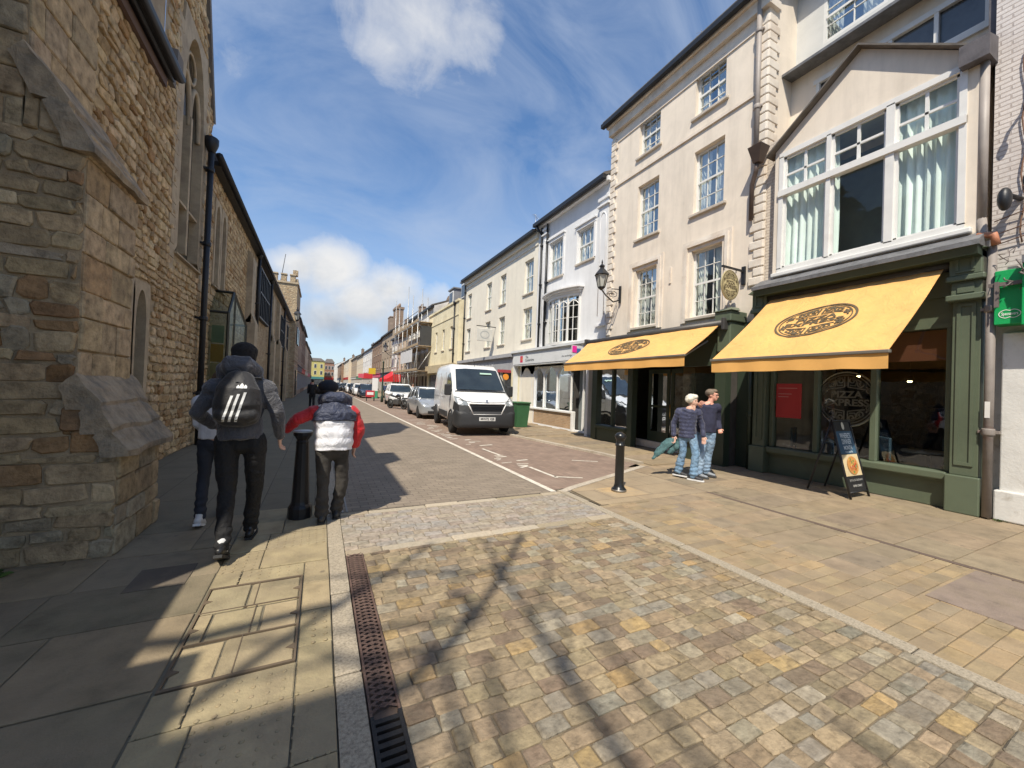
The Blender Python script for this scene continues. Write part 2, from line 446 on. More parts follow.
# clouds live on the sky sphere itself: cirrus veil + cumulus clumps at fixed compass directions
nz = tex_noise(nt, D, 2.6, 8, .62, .8)
mp = nt.nodes.new('ShaderNodeMapping'); nt.links.new(D, mp.inputs[0]); mp.inputs['Rotation'].default_value = (.3, .5, .9); mp.inputs['Scale'].default_value = (1.2, 4.2, 2.6)
veil = tex_noise(nt, mp.outputs[0], 1.7, 8, .6, .7)
nf = tex_noise(nt, D, 9, 8, .6, .4)
veilm = mth('MULTIPLY', ramp(nt, veil.outputs[0], [(.34, 0.0), (.76, 1.0)]), .66)
def skydir(px, py):
    return (RM @ Vector(((px-512)/388, -(py-384)/388, -1))).normalized()
CLOUDS = [(425, 18, .13, .52), (390, 48, .08, .42), (462, 25, .09, .46), (235, 70, .10, .15), (332, 270, .085, 1.0), (300, 268, .06, .9), (390, 290, .08, .9), (362, 300, .09, .95),
          (430, 310, .08, .7), (330, 320, .08, .8), (400, 325, .07, .7)]
cum = None
for px, py, rad, st in CLOUDS:
    d = skydir(px, py); 
    dd = vmath('SUBTRACT', D, tuple(d)); dd2 = vmath('MULTIPLY', dd.outputs[0], (1, 1, 1.35)); ln = vmath('LENGTH', dd2.outputs[0]).outputs['Value']
    q = mth('MULTIPLY', mth('SUBTRACT', 1.0, mth('DIVIDE', ln, rad*1.45), clamp=True), st)
    cum = q if cum is None else mth('MAXIMUM', cum, q)
nm = mth('ADD', mth('MULTIPLY', nz.outputs[0], .55), mth('MULTIPLY', nf.outputs[0], .75))
dens = mth('SUBTRACT', mth('ADD', cum, nm), .82)
cm = ramp(nt, dens, [(.0, 0.0), (.14, .35), (.42, .85), (.6, 1.0)])
sepd = nt.nodes.new('ShaderNodeSeparateXYZ'); nt.links.new(D, sepd.inputs[0])
hz = ramp(nt, sepd.outputs[2], [(.0, .8), (.12, .55), (.5, 0.0)])
ns = tex_noise(nt, D, 5, 6, .6, .3)
shade = ramp(nt, mth('ADD', mth('MULTIPLY', ns.outputs[0], .5), mth('MULTIPLY', sepd.outputs[2], 1.6)), [(.42, (.40, .49, .62)), (.66, (1.0, 1.0, 1.0))])
hs = nt.nodes.new('ShaderNodeHueSaturation'); hs.inputs['Saturation'].default_value = 1.12; hs.inputs['Value'].default_value = 1.38; nt.links.new(sky.outputs[0], hs.inputs['Color'])
def wmix(f, a, b): return mixrgb(nt, 'MIX', f, a, b)
CB = 6.6
white = nt.nodes.new('ShaderNodeVectorMath'); white.operation = 'SCALE'; nt.links.new(shade, white.inputs[0]); white.inputs[3].default_value = CB
c = wmix(veilm, hs.outputs[0], (CB*.62, CB*.72, CB*.9))
c = wmix(mth('MULTIPLY', hz, .62), c, (CB*.62, CB*.74, CB*.92))
c = wmix(cm, c, white.outputs[0])
nt.links.new(c, bg.inputs[0]); bg.inputs[1].default_value = .108
SC.view_settings.view_transform = 'Standard'; SC.view_settings.look = 'None'; SC.view_settings.exposure = 0.28; SC.view_settings.gamma = 1
SC.cycles.max_bounces = 8; SC.cycles.diffuse_bounces = 4; SC.cycles.transparent_max_bounces = 16; SC.cycles.sample_clamp_indirect = 6
SC.cycles.use_denoising = True

# ------------------------------------------------------------------ ground and paving
m_ground = M('ground_tarmac', (.09, .085, .08), .95, nscale=.5)
g = MB(); g.add([(-500, -400, -.03), (500, -400, -.03), (500, 900, -.03), (-500, 900, -.03)], [(0, 1, 2, 3)])
structure(g, 'ground', m_ground)
WX = 8.7; LX = -2.65
TAN = (.28, .213, .135); BUFF = (.305, .238, .148); GREY = (.235, .21, .165); BROWN = (.20, .148, .10); PALE = (.315, .27, .195); ORNG = (.335, .235, .115); OLIVE = (.25, .198, .122)
SETT = [(4, TAN), (3, BUFF), (2.2, GREY), (2.2, BROWN), (1.0, PALE), (.9, ORNG), (3.2, OLIVE)]
m_sett = M('sett_stone', rough=.72, attr=True, var=.34, nscale=17, bump=.55, bscale=38, dirt=(.20, .16, .11), dscale=6, dlo=.46, dhi=.85, spec=.35, stretch=(1, 1.25, 1))
m_joint = M('sett_joint_sand', (.19, .15, .10), .98, var=.3, nscale=9, bump=.6, bscale=120)
# road of big riven setts
b = MB(); b.box(.42, 3.42, -4, 3.83, -.03, -.011)
structure(b, 'sett_joints', m_joint, 'sandy joints between the road setts')
b = MB(); stones(b, (.42, -2.5, -.014), (1, 0, 0), (0, 1, 0), 3.0, 6.33, (.092, .124), (.08, .20), .007, .005, .015, SETT, rnd=.085, tilt=.55, var=.15, seed=5)
structure(b, 'road_setts', m_sett, 'road of tan, olive and grey riven stone setts in courses')
m_band = M('pale_granite', (.46, .40, .32), .8, var=.2, nscale=30, bump=.3, bscale=160, dirt=(.3, .25, .18))
PB = [(2, (.42, .35, .26)), (1, (.36, .29, .20)), (1, (.47, .40, .31))]
m_bandst = M('pale_band_stone', rough=.8, attr=True, var=.16, nscale=30, bump=.3, bscale=160)
b = MB()
for y0, y1 in ((3.83, 3.96), (5.0, 5.12)):
    stones(b, (.27, y0, -.014), (1, 0, 0), (0, 1, 0), 3.15, y1-y0, (y1-y0, y1-y0+.01), (.45, .8), .008, .002, .015, PB, rnd=.06, tilt=.05, var=.08, seed=9)
b.box(.27, 3.42, 3.83, 5.12, -.026, -.013, (.2, .17, .12))
BL = [(3, (.33, .285, .235)), (2, (.305, .275, .24)), (2, (.345, .29, .225)), (1, (.30, .25, .20))]
structure(b, 'crossing_edging', m_bandst, 'pale stone strips edging the crossing band')
b = MB(); stones(b, (.27, 3.96, -.014), (1, 0, 0), (0, 1, 0), 3.15, 1.04, (.10, .105), (.16, .22), .007, .002, .012, BL, rnd=.07, tilt=.15, var=.08, seed=10)
structure(b, 'crossing_setts', m_sett, 'band of staggered block setts across the road')
# carriageway beyond: small clay pavers
m_road = MBRICK('road_pavers', (.27, .22, .165), (.215, .175, .13), (.14, .11, .085), 'XY', .21, .105, .007, .5, .85, .35, dirt=(.24, .195, .15), tone=.22)
b = MB(); b.add([(.27, 5.12, 0), (3.28, 5.12, 0), (3.28, 150, 0), (-.2, 150, 0), (.27, 40, 0)], [(0, 1, 2, 3, 4)])
structure(b, 'road', m_road, 'brown paver road running down the street')
m_white = M('road_paint', (.66, .61, .52), .8, var=.18, nscale=14, bump=.1, dirt=(.34, .28, .21), dscale=7, dlo=.45, dhi=.75)
# parking bay
m_bay = MBRICK('bay_pavers', (.27, .19, .145), (.215, .15, .115), (.19, .145, .11), 'YX', .21, .105, .008, .5, .88, .35, dirt=(.27, .20, .155), tone=.25)
b = MB(); b.add([(3.38, 5.2, .0), (3.7, 5.27, .0), (6.35, 6.35, .0), (6.42, 6.6, 0), (6.38, 7.7, .0), (5.78, 11.4, .0), (5.78, 150, .0), (3.38, 150, 0)], [tuple(range(8))])
structure(b, 'parking_bay', m_bay, 'reddish paver parking bay beside the road')
b = MB(); b.add([(3.28, 5.12, .004), (3.38, 5.12, .004), (3.38, 150, .004), (3.28, 150, .004)], [(0, 1, 2, 3)])
structure(b, 'edge_line', m_white, 'worn white line between road and parking bay')
b = MB()
def mark(x0, y0, x1, y1, w=.07, z=.006):
    d = Vector((x1-x0, y1-y0, 0)); n = Vector((-d.y, d.x, 0)).normalized()*w/2; a, c = Vector((x0, y0, z)), Vector((x1, y1, z))
    b.add([a+n, a-n, c-n, c+n], [(0, 1, 2, 3)])
mark(3.82, 9.3, 3.86, 8.3); mark(3.88, 6.9, 3.9, 5.9); mark(3.9, 6.0, 4.35, 5.75, .06); mark(5.2, 7.3, 5.7, 7.0, .06)
for i in range(9):
    r = RND; x = 3.45 + r.random()*.5; y = 6.9 + i*.17; mark(x, y, x+r.uniform(.1, .3), y+r.uniform(-.05, .1), r.uniform(.04, .1))
for i in range(26):
    r = RND; x = 3.5 + r.random()*.45; y = 9.8 + i*.28; mark(x, y, x+r.uniform(.08, .4), y+r.uniform(-.05, .12), r.uniform(.05, .12))
for y in (12.0, 17.6, 23.5, 29.5): mark(3.55, y, 5.6, y+.05, .08)
structure(b, 'bay_markings', m_white, 'worn white markings in the parking bay')
# diagonal pale edging of the bay and the kerb of the right pavement (real kerb step past the van)
def strip(b, pts, w, z0, z1):
    for (xa, ya), (xb, yb) in zip(pts, pts[1:]):
        d = Vector((xb-xa, yb-ya, 0)); n = Vector((d.y, -d.x, 0)).normalized()*w
        b.prism([Vector((xa, ya, z0)), Vector((xb, yb, z0)), Vector((xb, yb, z0))+n, Vector((xa, ya, z0))+n], (0, 0, 1), z1-z0)
        b.add([], [])
def strip(b, pts, w, z0, z1):
    for (xa, ya), (xb, yb) in zip(pts, pts[1:]):
        d = Vector((xb-xa, yb-ya, 0)); n = Vector((d.y, -d.x, 0)).normalized()*w
        a, c = Vector((xa, ya, z0)), Vector((xb, yb, z0)); b.prism([a, c, c+n, a+n], (0, 0, z1-z0))
b = MB(); strip(b, [(3.7, 5.27), (6.35, 6.35)], .12, -.02, .011); strip(b, [(3.42, 5.12), (3.7, 5.27)], .12, -.02, .010)
strip(b, [(6.42, 6.45), (6.38, 7.7), (5.78, 11.4), (5.78, 150)], .13, -.02, .055)
structure(b, 'kerb', m_band, 'pale stone kerb round the parking bay')
b = MB(); stones(b, (3.42, -4, -.012), (1, 0, 0), (0, 1, 0), .13, 9.2, (.7, 1.0), (.2, .3), .008, .002, .014, [(1, (.34, .31, .27))], rnd=.03, tilt=.03, var=.06, seed=4)
m_gran = M('speckled_granite', (.37, .315, .235), .8, var=.35, nscale=70, bump=.5, bscale=200)
b2 = MB(); b2.v = b.v; b2.f = b.f; b2.c = [None]*len(b.f); b2.sm = b.sm
structure(b2, 'granite_strip', m_gran, 'granite strip between setts and right pavement')
# right pavement
m_flag = M('pavement_slabs', rough=.85, attr=True, spots=4.2, var=.22, nscale=5, bump=.4, bscale=60, dirt=(.235, .185, .125), dscale=1.6, dlo=.42, dhi=.82)
FL = [(3, (.28, .215, .14)), (3, (.262, .202, .132)), (2, (.30, .225, .14)), (1, (.235, .185, .13))]
FS = [(3, (.325, .24, .138)), (3, (.295, .222, .132)), (1, (.345, .245, .132)), (1, (.26, .20, .13))]
b = MB(); b.add([(3.55, -4, -.012), (12, -4, -.012), (12, 6.3, -.012), (6.35, 6.3, -.012), (3.6, 5.2, -.012)], [(0, 1, 2, 3, 4)])
b.add([(6.35, 6.3, -.012), (12, 6.3, -.012), (12, 150, -.012), (5.8, 150, -.012), (5.8, 11.4, -.012), (6.4, 7.7, -.012)], [(0, 1, 2, 3, 4, 5)])
structure(b, 'pavement_joints', m_joint, 'dirty joints of the right pavement')
def inbay(u0, u1, v0, v1): return False
b = MB()
# small buff blocks next to the granite, then big flags, a narrow channel, flags to the shops
stones(b, (3.55, -4, -.012), (1, 0, 0), (0, 1, 0), 2.2, 8.3, (.115, .13), (.20, .30), .005, .002, .013, FS, rnd=.02, tilt=.06, var=.10, seed=21,
       skip=lambda a, c, v0, v1: a > .85 and v0 > 5.7)
stones(b, (4.4, 1.75, -.012), (1, 0, 0), (0, 1, 0), 1.35, 2.55, (.28, .33), (.40, .62), .007, .002, .0128, FL, rnd=.01, tilt=.03, var=.07, seed=22)
stones(b, (5.84, -4, -.012), (1, 0, 0), (0, 1, 0), 3.3, 10.3, (.42, .5), (.6, .85), .008, .002, .012, FL, rnd=.01, tilt=.03, var=.08, seed=23)
stones(b, (6.50, 6.3, -.012), (1, 0, 0), (0, 1, 0), 3.3, 5.1, (.55, .62), (.7, .95), .007, .002, .03, FL, rnd=.01, tilt=.02, var=.08, seed=24)
stones(b, (5.92, 11.4, -.012), (1, 0, 0), (0, 1, 0), 4.2, 30, (.55, .62), (.7, .95), .007, .002, .06, FL, rnd=.01, tilt=.01, var=.08, seed=25)
structure(b, 'pavement', m_flag, 'tan stone flags of the right pavement')
b = MB(); b.box(4.55, 5.7, .35, 1.35, -.01, .0065, (.235, .18, .145)); structure(b, 'large_slab', m_flag, 'large mauve grey slab let into the right pavement')
b = MB(); b.add([(3.6, 4.3, .0), (5.8, 4.3, .0), (5.8, 6.1, 0), (3.66, 5.19, 0)], [(0, 1, 2, 3)]); b.add([(5.9, 6.29, 0), (6.6, 6.29, 0), (6.6, 6.6, 0), (6.5, 6.6, 0)], [(0,1,2,3)])
m_flag2 = MBRICK('pavement_slab_pattern', (.35, .265, .165), (.30, .235, .155), (.16, .12, .08), 'XY', .8, .5, .006, .5, .85, .3, dirt=(.24, .18, .12), tone=.2)
structure(b, 'pavement_corner', m_flag2, 'flags round the end of the parking bay')
b = MB(); b.add([(5.93, 41, .05), (12, 41, .05), (12, 150, .05), (5.93, 150, .05)], [(0, 1, 2, 3)]); b.add([(6.0, 11.2, .012), (6.6, 7.7, .012), (6.6, 11.4, .012)], [(0, 1, 2)])
structure(b, 'far_pavement', m_flag2, 'right pavement far down the street')
m_dark = M('dark_channel', (.12, .085, .065), .9)
b = MB(); b.box(5.76, 5.83, -4, 6.05, -.02, -.004)
structure(b, 'channel_line', m_dark, 'dark joint line along the right pavement')
# left pavement
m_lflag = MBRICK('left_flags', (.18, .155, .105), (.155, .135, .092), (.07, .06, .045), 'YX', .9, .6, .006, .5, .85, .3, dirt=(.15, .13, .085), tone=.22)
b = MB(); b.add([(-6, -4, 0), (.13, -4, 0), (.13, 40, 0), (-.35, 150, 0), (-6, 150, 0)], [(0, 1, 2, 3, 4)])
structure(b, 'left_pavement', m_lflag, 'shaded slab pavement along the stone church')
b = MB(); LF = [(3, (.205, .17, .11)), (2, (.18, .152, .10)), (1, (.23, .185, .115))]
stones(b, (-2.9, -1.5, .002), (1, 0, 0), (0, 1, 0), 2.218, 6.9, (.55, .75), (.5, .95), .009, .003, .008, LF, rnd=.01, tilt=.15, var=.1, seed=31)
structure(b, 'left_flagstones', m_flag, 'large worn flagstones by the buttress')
TP = [(3, (.34, .275, .16)), (2, (.30, .245, .145)), (1, (.37, .29, .165))]
incover = lambda a, c, v0, v1: (a < .62 and c > .05 and v1 > 3.9 and v0 < 5.05)
b = MB()
stones(b, (-.68, -1.4, .002), (1, 0, 0), (0, 1, 0), .81, 6.9, (.395, .405), (.40, .41), .009, .002, .011, TP, rnd=.01, tilt=.1, var=.08, seed=33, skip=lambda a, c, v0, v1: a < .55 and v1 > 3.95 and v0 < 4.95)
for x0, y0, w_, h_ in ((-.055, 2.2, .185, 1.6), (-.68, 2.2, .625, .275), (-.68, 3.565, .625, .235)): stones(b, (x0, y0, .002), (1, 0, 0), (0, 1, 0), w_, h_, (min(h_, .4), min(h_, .4)+.001), (.39, .41), .008, .001, .011, TP, rnd=.01, tilt=.1, var=.08, seed=34)
# blister domes of the tactile paving
for i in range(12):
    for j in range(84):
        x = -.645 + i*.067; y = -.6 + j*.067
        if x > .11 or (x < -.04 and 2.42 < y < 3.6): continue
        b.lathe([(.012, .0105), (.009, .0125), (.003, .0132)], (x, y, .0), 8, col=vary((.33, .265, .155), .06))
structure(b, 'tactile_paving', m_flag, 'buff blister paving by the crossing')
b = MB(); stones(b, (.13, -4, -.01), (1, 0, 0), (0, 1, 0), .14, 9.12, (.85, .95), (.2, .3), .007, .002, .018, [(1, (.4, .35, .27))], rnd=.05, tilt=.03, var=.05, seed=40)
b2 = MB(); b2.v = b.v; b2.f = b.f; b2.c = [None]*len(b.f); b2.sm = b.sm
b2.box(.13, .27, 5.12, 40, -.02, .02)
structure(b2, 'granite_kerb', m_gran, 'flush speckled granite kerb of the left pavement')
# drain channel
t = thing('drain_channel', 'long rusty iron drain channel set along the granite kerb', 'drain', (.345, 1, 0))
m_rust = M('rusty_iron', (.15, .095, .075), .8, .3, var=.3, nscale=20, bump=.5, bscale=90); m_iron = M('black_iron', (.028, .026, .025), .55, .5, var=.2, bump=.25, bscale=60)
b = MB(); b.box(.27, .42, -3, 3.83, -.028, -.018); b.build('trough', m_dark, t)
b = MB()
for x in (.273, .405): b.box(x, x+.012, 1.93, 3.83, -.018, .004)
y = 1.95
while y < 3.82:
    b.add([(.285, y, 0), (.345, y+.035, .0), (.405, y, 0), (.405, y+.02, 0), (.345, y+.055, 0), (.285, y+.02, 0)], [(0, 1, 4, 5), (1, 2, 3, 4)])
    b.add([(.285, y+.05, .001), (.345, y+.015, .001), (.405, y+.05, .001), (.405, y+.063, .001), (.345, y+.028, .001), (.285, y+.063, .001)], [(0, 1, 4, 5), (1, 2, 3, 4)])
    y += .042
b.build('grating', m_rust, t)
b = MB()
for x in (.273, .400): b.box(x, x+.018, -3, 1.93, -.018, .004)
y = -1
while y < 1.92: b.box(.291, .400, y, y+.026, -.016, .002); y += .045
o = b.build('grating', m_iron, t); o['label'] = 'black slotted grating'
# two thin channel rails past the crossing
t = thing('drain_channel', 'narrow double steel drain line beyond the crossing band', 'drain', (.33, 12, 0))
b = MB()
for x in (.30, .35): b.box(x, x+.018, 5.12, 60, -.01, .005)
b.build('rail', M('worn_steel', (.22, .2, .18), .5, .7), t)
# inspection cover with slab inlay
t = thing('inspection_cover', 'recessed paved inspection cover framed in rusty iron', 'manhole cover', (-.36, 3.03, 0))
b = MB()
for a in ((-.667, -.655, 2.48, 3.56), (-.075, -.063, 2.48, 3.56), (-.655, -.075, 2.48, 2.50), (-.655, -.075, 3.54, 3.56), (-.655, -.075, 2.85, 2.861), (-.655, -.075, 3.2, 3.21), (-.365, -.359, 2.5, 2.85), (-.338, -.332, 2.861, 3.2), (-.356, -.35, 3.21, 3.54)):
    b.box(*a, .001, .0145)
for (x, y) in ((-.655, 2.62), (-.655, 3.0), (-.655, 3.35), (-.075, 2.62), (-.075, 3.0), (-.075, 3.35)):
    s = 1 if x < -.3 else -1
    b.prism([(x, y-.03, .002), (x+s*.045, y, .002), (x, y+.03, .002)], (0, 0, .0135))
b.build('frame', M('cover_frame_iron', (.18, .135, .09), .7, .4, var=.2), t)
b = MB(); stones(b, (-.655, 2.5, .001), (1, 0, 0), (0, 1, 0), .58, 1.04, (.34, .35), (.27, .3), .012, .001, .0115, TP, rnd=.02, tilt=.05, var=.1, seed=41)
b.build('slab_inlay', m_flag, t)
t = thing('inspection_cover', 'small dark iron cover sunk in the pavement behind the heel of the walking man', 'manhole cover', (-1.04, 3.9, 0))
b = MB(); b.box(-1.22, -.86, 3.72, 4.10, .0, .0125); b.build('plate', M('dull_plate', (.11, .09, .07), .85, .1, dirt=(.2, .16, .11)), t)
# ------------------------------------------------------------------ left side: stone church and its neighbours
STN = [(4, (.56, .42, .25)), (3, (.51, .375, .22)), (2, (.43, .30, .165)), (1.0, (.36, .225, .11)), (2.5, (.60, .465, .29))]
ASH = [(4, (.50, .385, .24)), (3, (.465, .35, .215)), (2, (.43, .335, .22)), (.7, (.40, .28, .16))]
BUT = [(4, (.42, .32, .195)), (3, (.38, .285, .17)), (2.0, (.34, .29, .205)), (1.4, (.30, .185, .095)), (.8, (.22, .125, .06)), (1.5, (.46, .36, .225))]
m_stone = M('rubble_stone', rough=.95, attr=True, var=.32, nscale=11, bump=.9, bscale=32, dirt=(.25, .19, .12), dscale=1.4, dlo=.5, dhi=.85, spec=.2)
m_but = M('buttress_stone', rough=.93, attr=True, var=.36, nscale=11, bump=1.0, bscale=24, dirt=(.17, .135, .095), dscale=1.3, dlo=.48, dhi=.8, spec=.2)
m_mort = M('lime_mortar', (.42, .345, .24), .98, var=.2, nscale=5, bump=.6, bscale=80, dirt=(.28, .2, .12), dscale=1.1)
m_mort2 = M('grey_mortar', (.37, .285, .18), .98, var=.25, nscale=5, bump=.6, bscale=80)
m_dress = M('dressed_stone', (.46, .37, .25), .9, var=.16, nscale=4, bump=.35, bscale=40, dirt=(.30, .24, .17), dscale=1.5)
m_black = M('black_paint', (.014, .015, .018), .45, var=.2, bump=.15, bscale=30)
m_slate = M('slate_roof', (.10, .10, .105), .7, var=.25, nscale=6)
m_dglass = M('leaded_glass', (.025, .03, .032), .12, var=.3, nscale=12, bump=.12, bscale=14, spec=.8)
m_setoff = M('weathered_slab', (.36, .285, .195), .95, var=.3, nscale=7, bump=1.0, bscale=22, dirt=(.15, .135, .11), dscale=2.5)

def arch_pts(y0, y1, z0, zs, z1, n=8):
    """pointed-arch outline: up the left jamb, over the two arcs and down the right jamb"""
    m = (y0+y1)/2; hw = (y1-y0)/2; h = z1-zs
    L = [(y0, z0), (y0, zs)]
    for i in range(1, n):
        q = i/n; L.append((y0 + hw*(1-math.cos(q*PI/2))**1.0*1.0 if False else y0 + hw*(1-math.cos(q*PI/2)), zs + h*math.sin(q*PI/2)**.9))
    L.append((m, z1))
    R_ = [(2*m-y, z) for y, z in L[:-1]][::-1]
    return L + R_
def arch_window(par, X, s, y0, y1, z0, z1, fr=.14, rec=.22, lights=1, name='window', wallhole=None, proud=.03):
    """stone surround filling a rectangular opening, moulded jambs, mullions and dark leaded panes"""
    zs = z0 + (z1-z0)*.68 if lights == 1 else z0 + (z1-z0)*.62
    inner = arch_pts(y0, y1, z0, zs, z1); Y0, Y1, Z0, Z1 = wallhole or (y0-fr, y1+fr, z0-fr, z1+fr)
    b = MB(); n = len(inner); f = X + s*proud; k = X - s*rec
    def outer(y, z):
        if z <= zs: return (Y0 if y < (y0+y1)/2 else Y1, max(z if z > z0 else Z0, Z0))
        t = (z-zs)/(z1-zs); 
        if abs(y-(y0+y1)/2) < 1e-6: return (y, Z1)
        yy = Y0 if y < (y0+y1)/2 else Y1
        if t > .8: return (yy + (y-yy)*(t-.8)*3, Z1)
        return (yy, z + (Z1-z1)*t)
    out_ = [outer(y, z) for y, z in inner]
    vs = [(f, *p) for p in out_] + [(f, *p) for p in inner] + [(k, p[0], p[1]) for p in inner] + [(X-s*.02, *p) for p in out_]
    fs = []
    for i in range(n-1):
        fs += [(i, i+1, n+i+1, n+i), (n+i, n+i+1, 2*n+i+1, 2*n+i), (i, 3*n+i, 3*n+i+1, i+1)]
    b.add(vs, fs)
    # sloping sill
    b.prism([(f+s*.05, Y0, Z0), (f+s*.05, Y0, Z0+.03), (k, Y0, z0+.02), (k, Y0, Z0)], (0, Y1-Y0, 0))
    wn = b.build(name, m_dress, par)
    g = MB(); g.add([(k+s*.02, p[0], p[1]) for p in inner], [tuple(range(n))]); g.build('pane', m_dglass, wn)
    if lights > 1:
        mu = MB(); m = (y0+y1)/2; kx = X - s*rec*.35; mw = .11
        mu.box(kx-.09, kx+.06, m-mw/2, m+mw/2, z0, zs+.1)
        for c, hw in (((y0+m)/2, (m-y0)/2), ((y1+m)/2, (y1-m)/2)):
            P = arch_pts(c-hw*.95, c+hw*.95, zs-.1, zs-.05, zs+(z1-zs)*.5)
            mu.tube([(kx, p[0], p[1]) for p in P], .05, 6)
        r = (z1-zs)*.17; cz = zs+(z1-zs)*.66
        mu.tube([(kx, m+r*math.cos(q*PI/6), cz+r*math.sin(q*PI/6)) for q in range(13)], .03, 6)
        mu.box(kx-.06, kx+.05, y0, y1, z0+(zs-z0)*.33, z0+(zs-z0)*.33+.05)
        mu.build('mullion', m_dress, wn)
    return wn

ch = thing('stone_church', 'weathered rubble stone church with stepped buttress and tall traceried window', 'church', (LX, 8, 0))
lanc = [(7.45, 7.85, 1.1, 2.95), (8.05, 8.45, 1.1, 2.95)]
bigw = (9.75, 11.15, 4.15, 8.7)
holes = [(a-.13, c+.13, d-.13, e+.13) for a, c, d, e in lanc] + [(bigw[0]-.16, bigw[1]+.16, bigw[2]-.2, bigw[3]+.2)]
b = MB(); sheet(b, LX, 1, 2.15, 8.75, 0, 6.8, holes[:2], .25); sheet(b, LX, 1, 8.75, 11.9, 0, 8.95, holes[2:], .25)
b.add([(LX-.01, 7.95, 6.5), (LX-.01, 8.76, 6.5), (LX-.01, 8.76, 10.68), (LX-.01, 7.95, 9.7)], [(0, 1, 2, 3)]); b.add([(LX, 8.75, 8.95), (LX, 11.6, 8.95), (LX, 10.95, 10.6), (LX, 8.75, 10.7)], [(0, 1, 2, 3)])
b.prism([(LX-.01, 2.15, 0), (LX-.01, 2.15, 6.8), (-9, 2.15, 12), (-9, 2.15, 0)], (0, .4, 0))
b.prism([(LX-.01, 11.6, 0), (LX-.01, 11.6, 8), (-9, 11.6, 8), (-9, 11.6, 0)], (0, .3, 0))
b.box(-9.2, -9, 2, 11.9, 0, 12)
b.build('wall', m_mort, ch)
def sk(a, c, v0, v1, oy=1.95):
    for h in holes:
        if a+oy < h[1] and c+oy > h[0] and v0 < h[3] and v1 > h[2]: return True
    if c+oy > 9.3 and v1 > 7.95 and (v1-7.95) > (11.95-(c+oy))*2.5: return True
    if v1 > 6.85 and a+oy < 8.80: return True
    return False
b = MB(); stones(b, (LX+.002, 1.95, 0), (0, 1, 0), (0, 0, 1), 9.95, 10.2, (.09, .19), (.12, .34), .026, .02, .04, STN, skip=lambda a, c, v0, v1: sk(a, c, v0, v1) or a < 2.6 or (v1 > 10.6), rnd=.3, tilt=.5, var=.14, seed=51, wander=.015)
b.build('rubble_facing', m_stone, ch)
# quoins round the big window and at the joint
b = MB()
for yy, wd in ((bigw[0]-.33, .2), (bigw[1]+.14, .2)):
    z = 3.6
    r = random.Random(3); b = MB()
    while z < 8.4:
        h = r.uniform(.22, .34); e = r.uniform(0, .14); b.bbox(LX, LX+.034, yy-(e if yy < 10.4 else 0), yy+wd+(e if yy > 10.4 else 0), z, z+h-.012, .006); z += h
    b.build('quoin', m_dress, ch)
for a in lanc: arch_window(ch, LX, 1, *a, fr=.13, rec=.22, proud=.035)
arch_window(ch, LX, 1, *bigw, fr=.16, rec=.17, lights=2, wallhole=(bigw[0]-.16, bigw[1]+.16, bigw[2]-.2, bigw[3]+.2), proud=.035)
# buttress with two weathered set-offs
bu = MB()
bu.box(LX-.01, -1.55, 4.52, 5.48, 0, .9); bu.box(LX-.01, -1.83, 4.52, 5.48, .9, 3.55); bu.box(LX-.01, -2.20, 4.52, 5.48, 3.55, 7.3); bu.prism([(-2.21, 4.52, 3.55), (-1.86, 4.52, 3.55), (-2.21, 4.52, 4.12)], (0, .96, 0)); bu.prism([(-1.84, 4.52, .9), (-1.57, 4.52, .9), (-1.84, 4.52, 1.47)], (0, .96, 0))
bo = bu.build('buttress', m_mort2, ch)
b = MB()
stones(b, (LX, 4.52, 0), (1, 0, 0), (0, 0, 1), 1.10, .9, (.10, .22), (.16, .50), .014, .016, .026, BUT, rnd=.16, tilt=.7, seed=61, wander=.012, var=.16)
stones(b, (-1.55, 4.52, 0), (0, 1, 0), (0, 0, 1), .96, .9, (.16, .27), (.3, .5), .014, .008, .028, BUT, rnd=.1, tilt=.3, seed=62, var=.14)
stones(b, (LX, 4.52, .9), (1, 0, 0), (0, 0, 1), .82, 2.6, (.09, .22), (.14, .46), .015, .018, .026, BUT, rnd=.2, tilt=.7, seed=63, wander=.015, var=.18)
stones(b, (-1.83, 4.52, 1.5), (0, 1, 0), (0, 0, 1), .96, 2.1, (.2, .32), (.3, .6), .012, .006, .026, ASH, rnd=.06, tilt=.25, seed=64, var=.1)
stones(b, (-2.2, 4.52, 3.52), (1, 0, 0), (0, 0, 1), .30, .26, (.25, .27), (.2, .3), .012, .006, .026, BUT, rnd=.08, tilt=.2, seed=68, var=.12)
stones(b, (LX, 4.52, 3.5), (1, 0, 0), (0, 0, 1), .45, 3.4, (.2, .32), (.3, .45), .012, .006, .026, BUT, rnd=.08, tilt=.25, seed=65, var=.12)
stones(b, (-2.20, 4.52, 4.1), (0, 1, 0), (0, 0, 1), .96, 2.9, (.22, .36), (.3, .6), .012, .006, .026, ASH, rnd=.06, tilt=.2, seed=66, var=.1)
stones(b, (-1.84, 4.52, .9), (1, 0, 0), (0, 0, 1), .28, .2, (.19, .2), (.2, .3), .012, .006, .026, BUT, rnd=.08, tilt=.2, seed=69)
stones(b, (-1.90, 4.52, 1.09), (1, 0, 0), (0, 0, 1), .20, .2, (.19, .2), (.2, .3), .012, .006, .03, BUT, rnd=.08, tilt=.2, seed=70)
stones(b, (-1.83, 5.48, .9), (-1, 0, 0), (0, 0, 1), .8, 2.6, (.2, .3), (.3, .6), .012, .006, .02, BUT, rnd=.1, tilt=.2, seed=67)
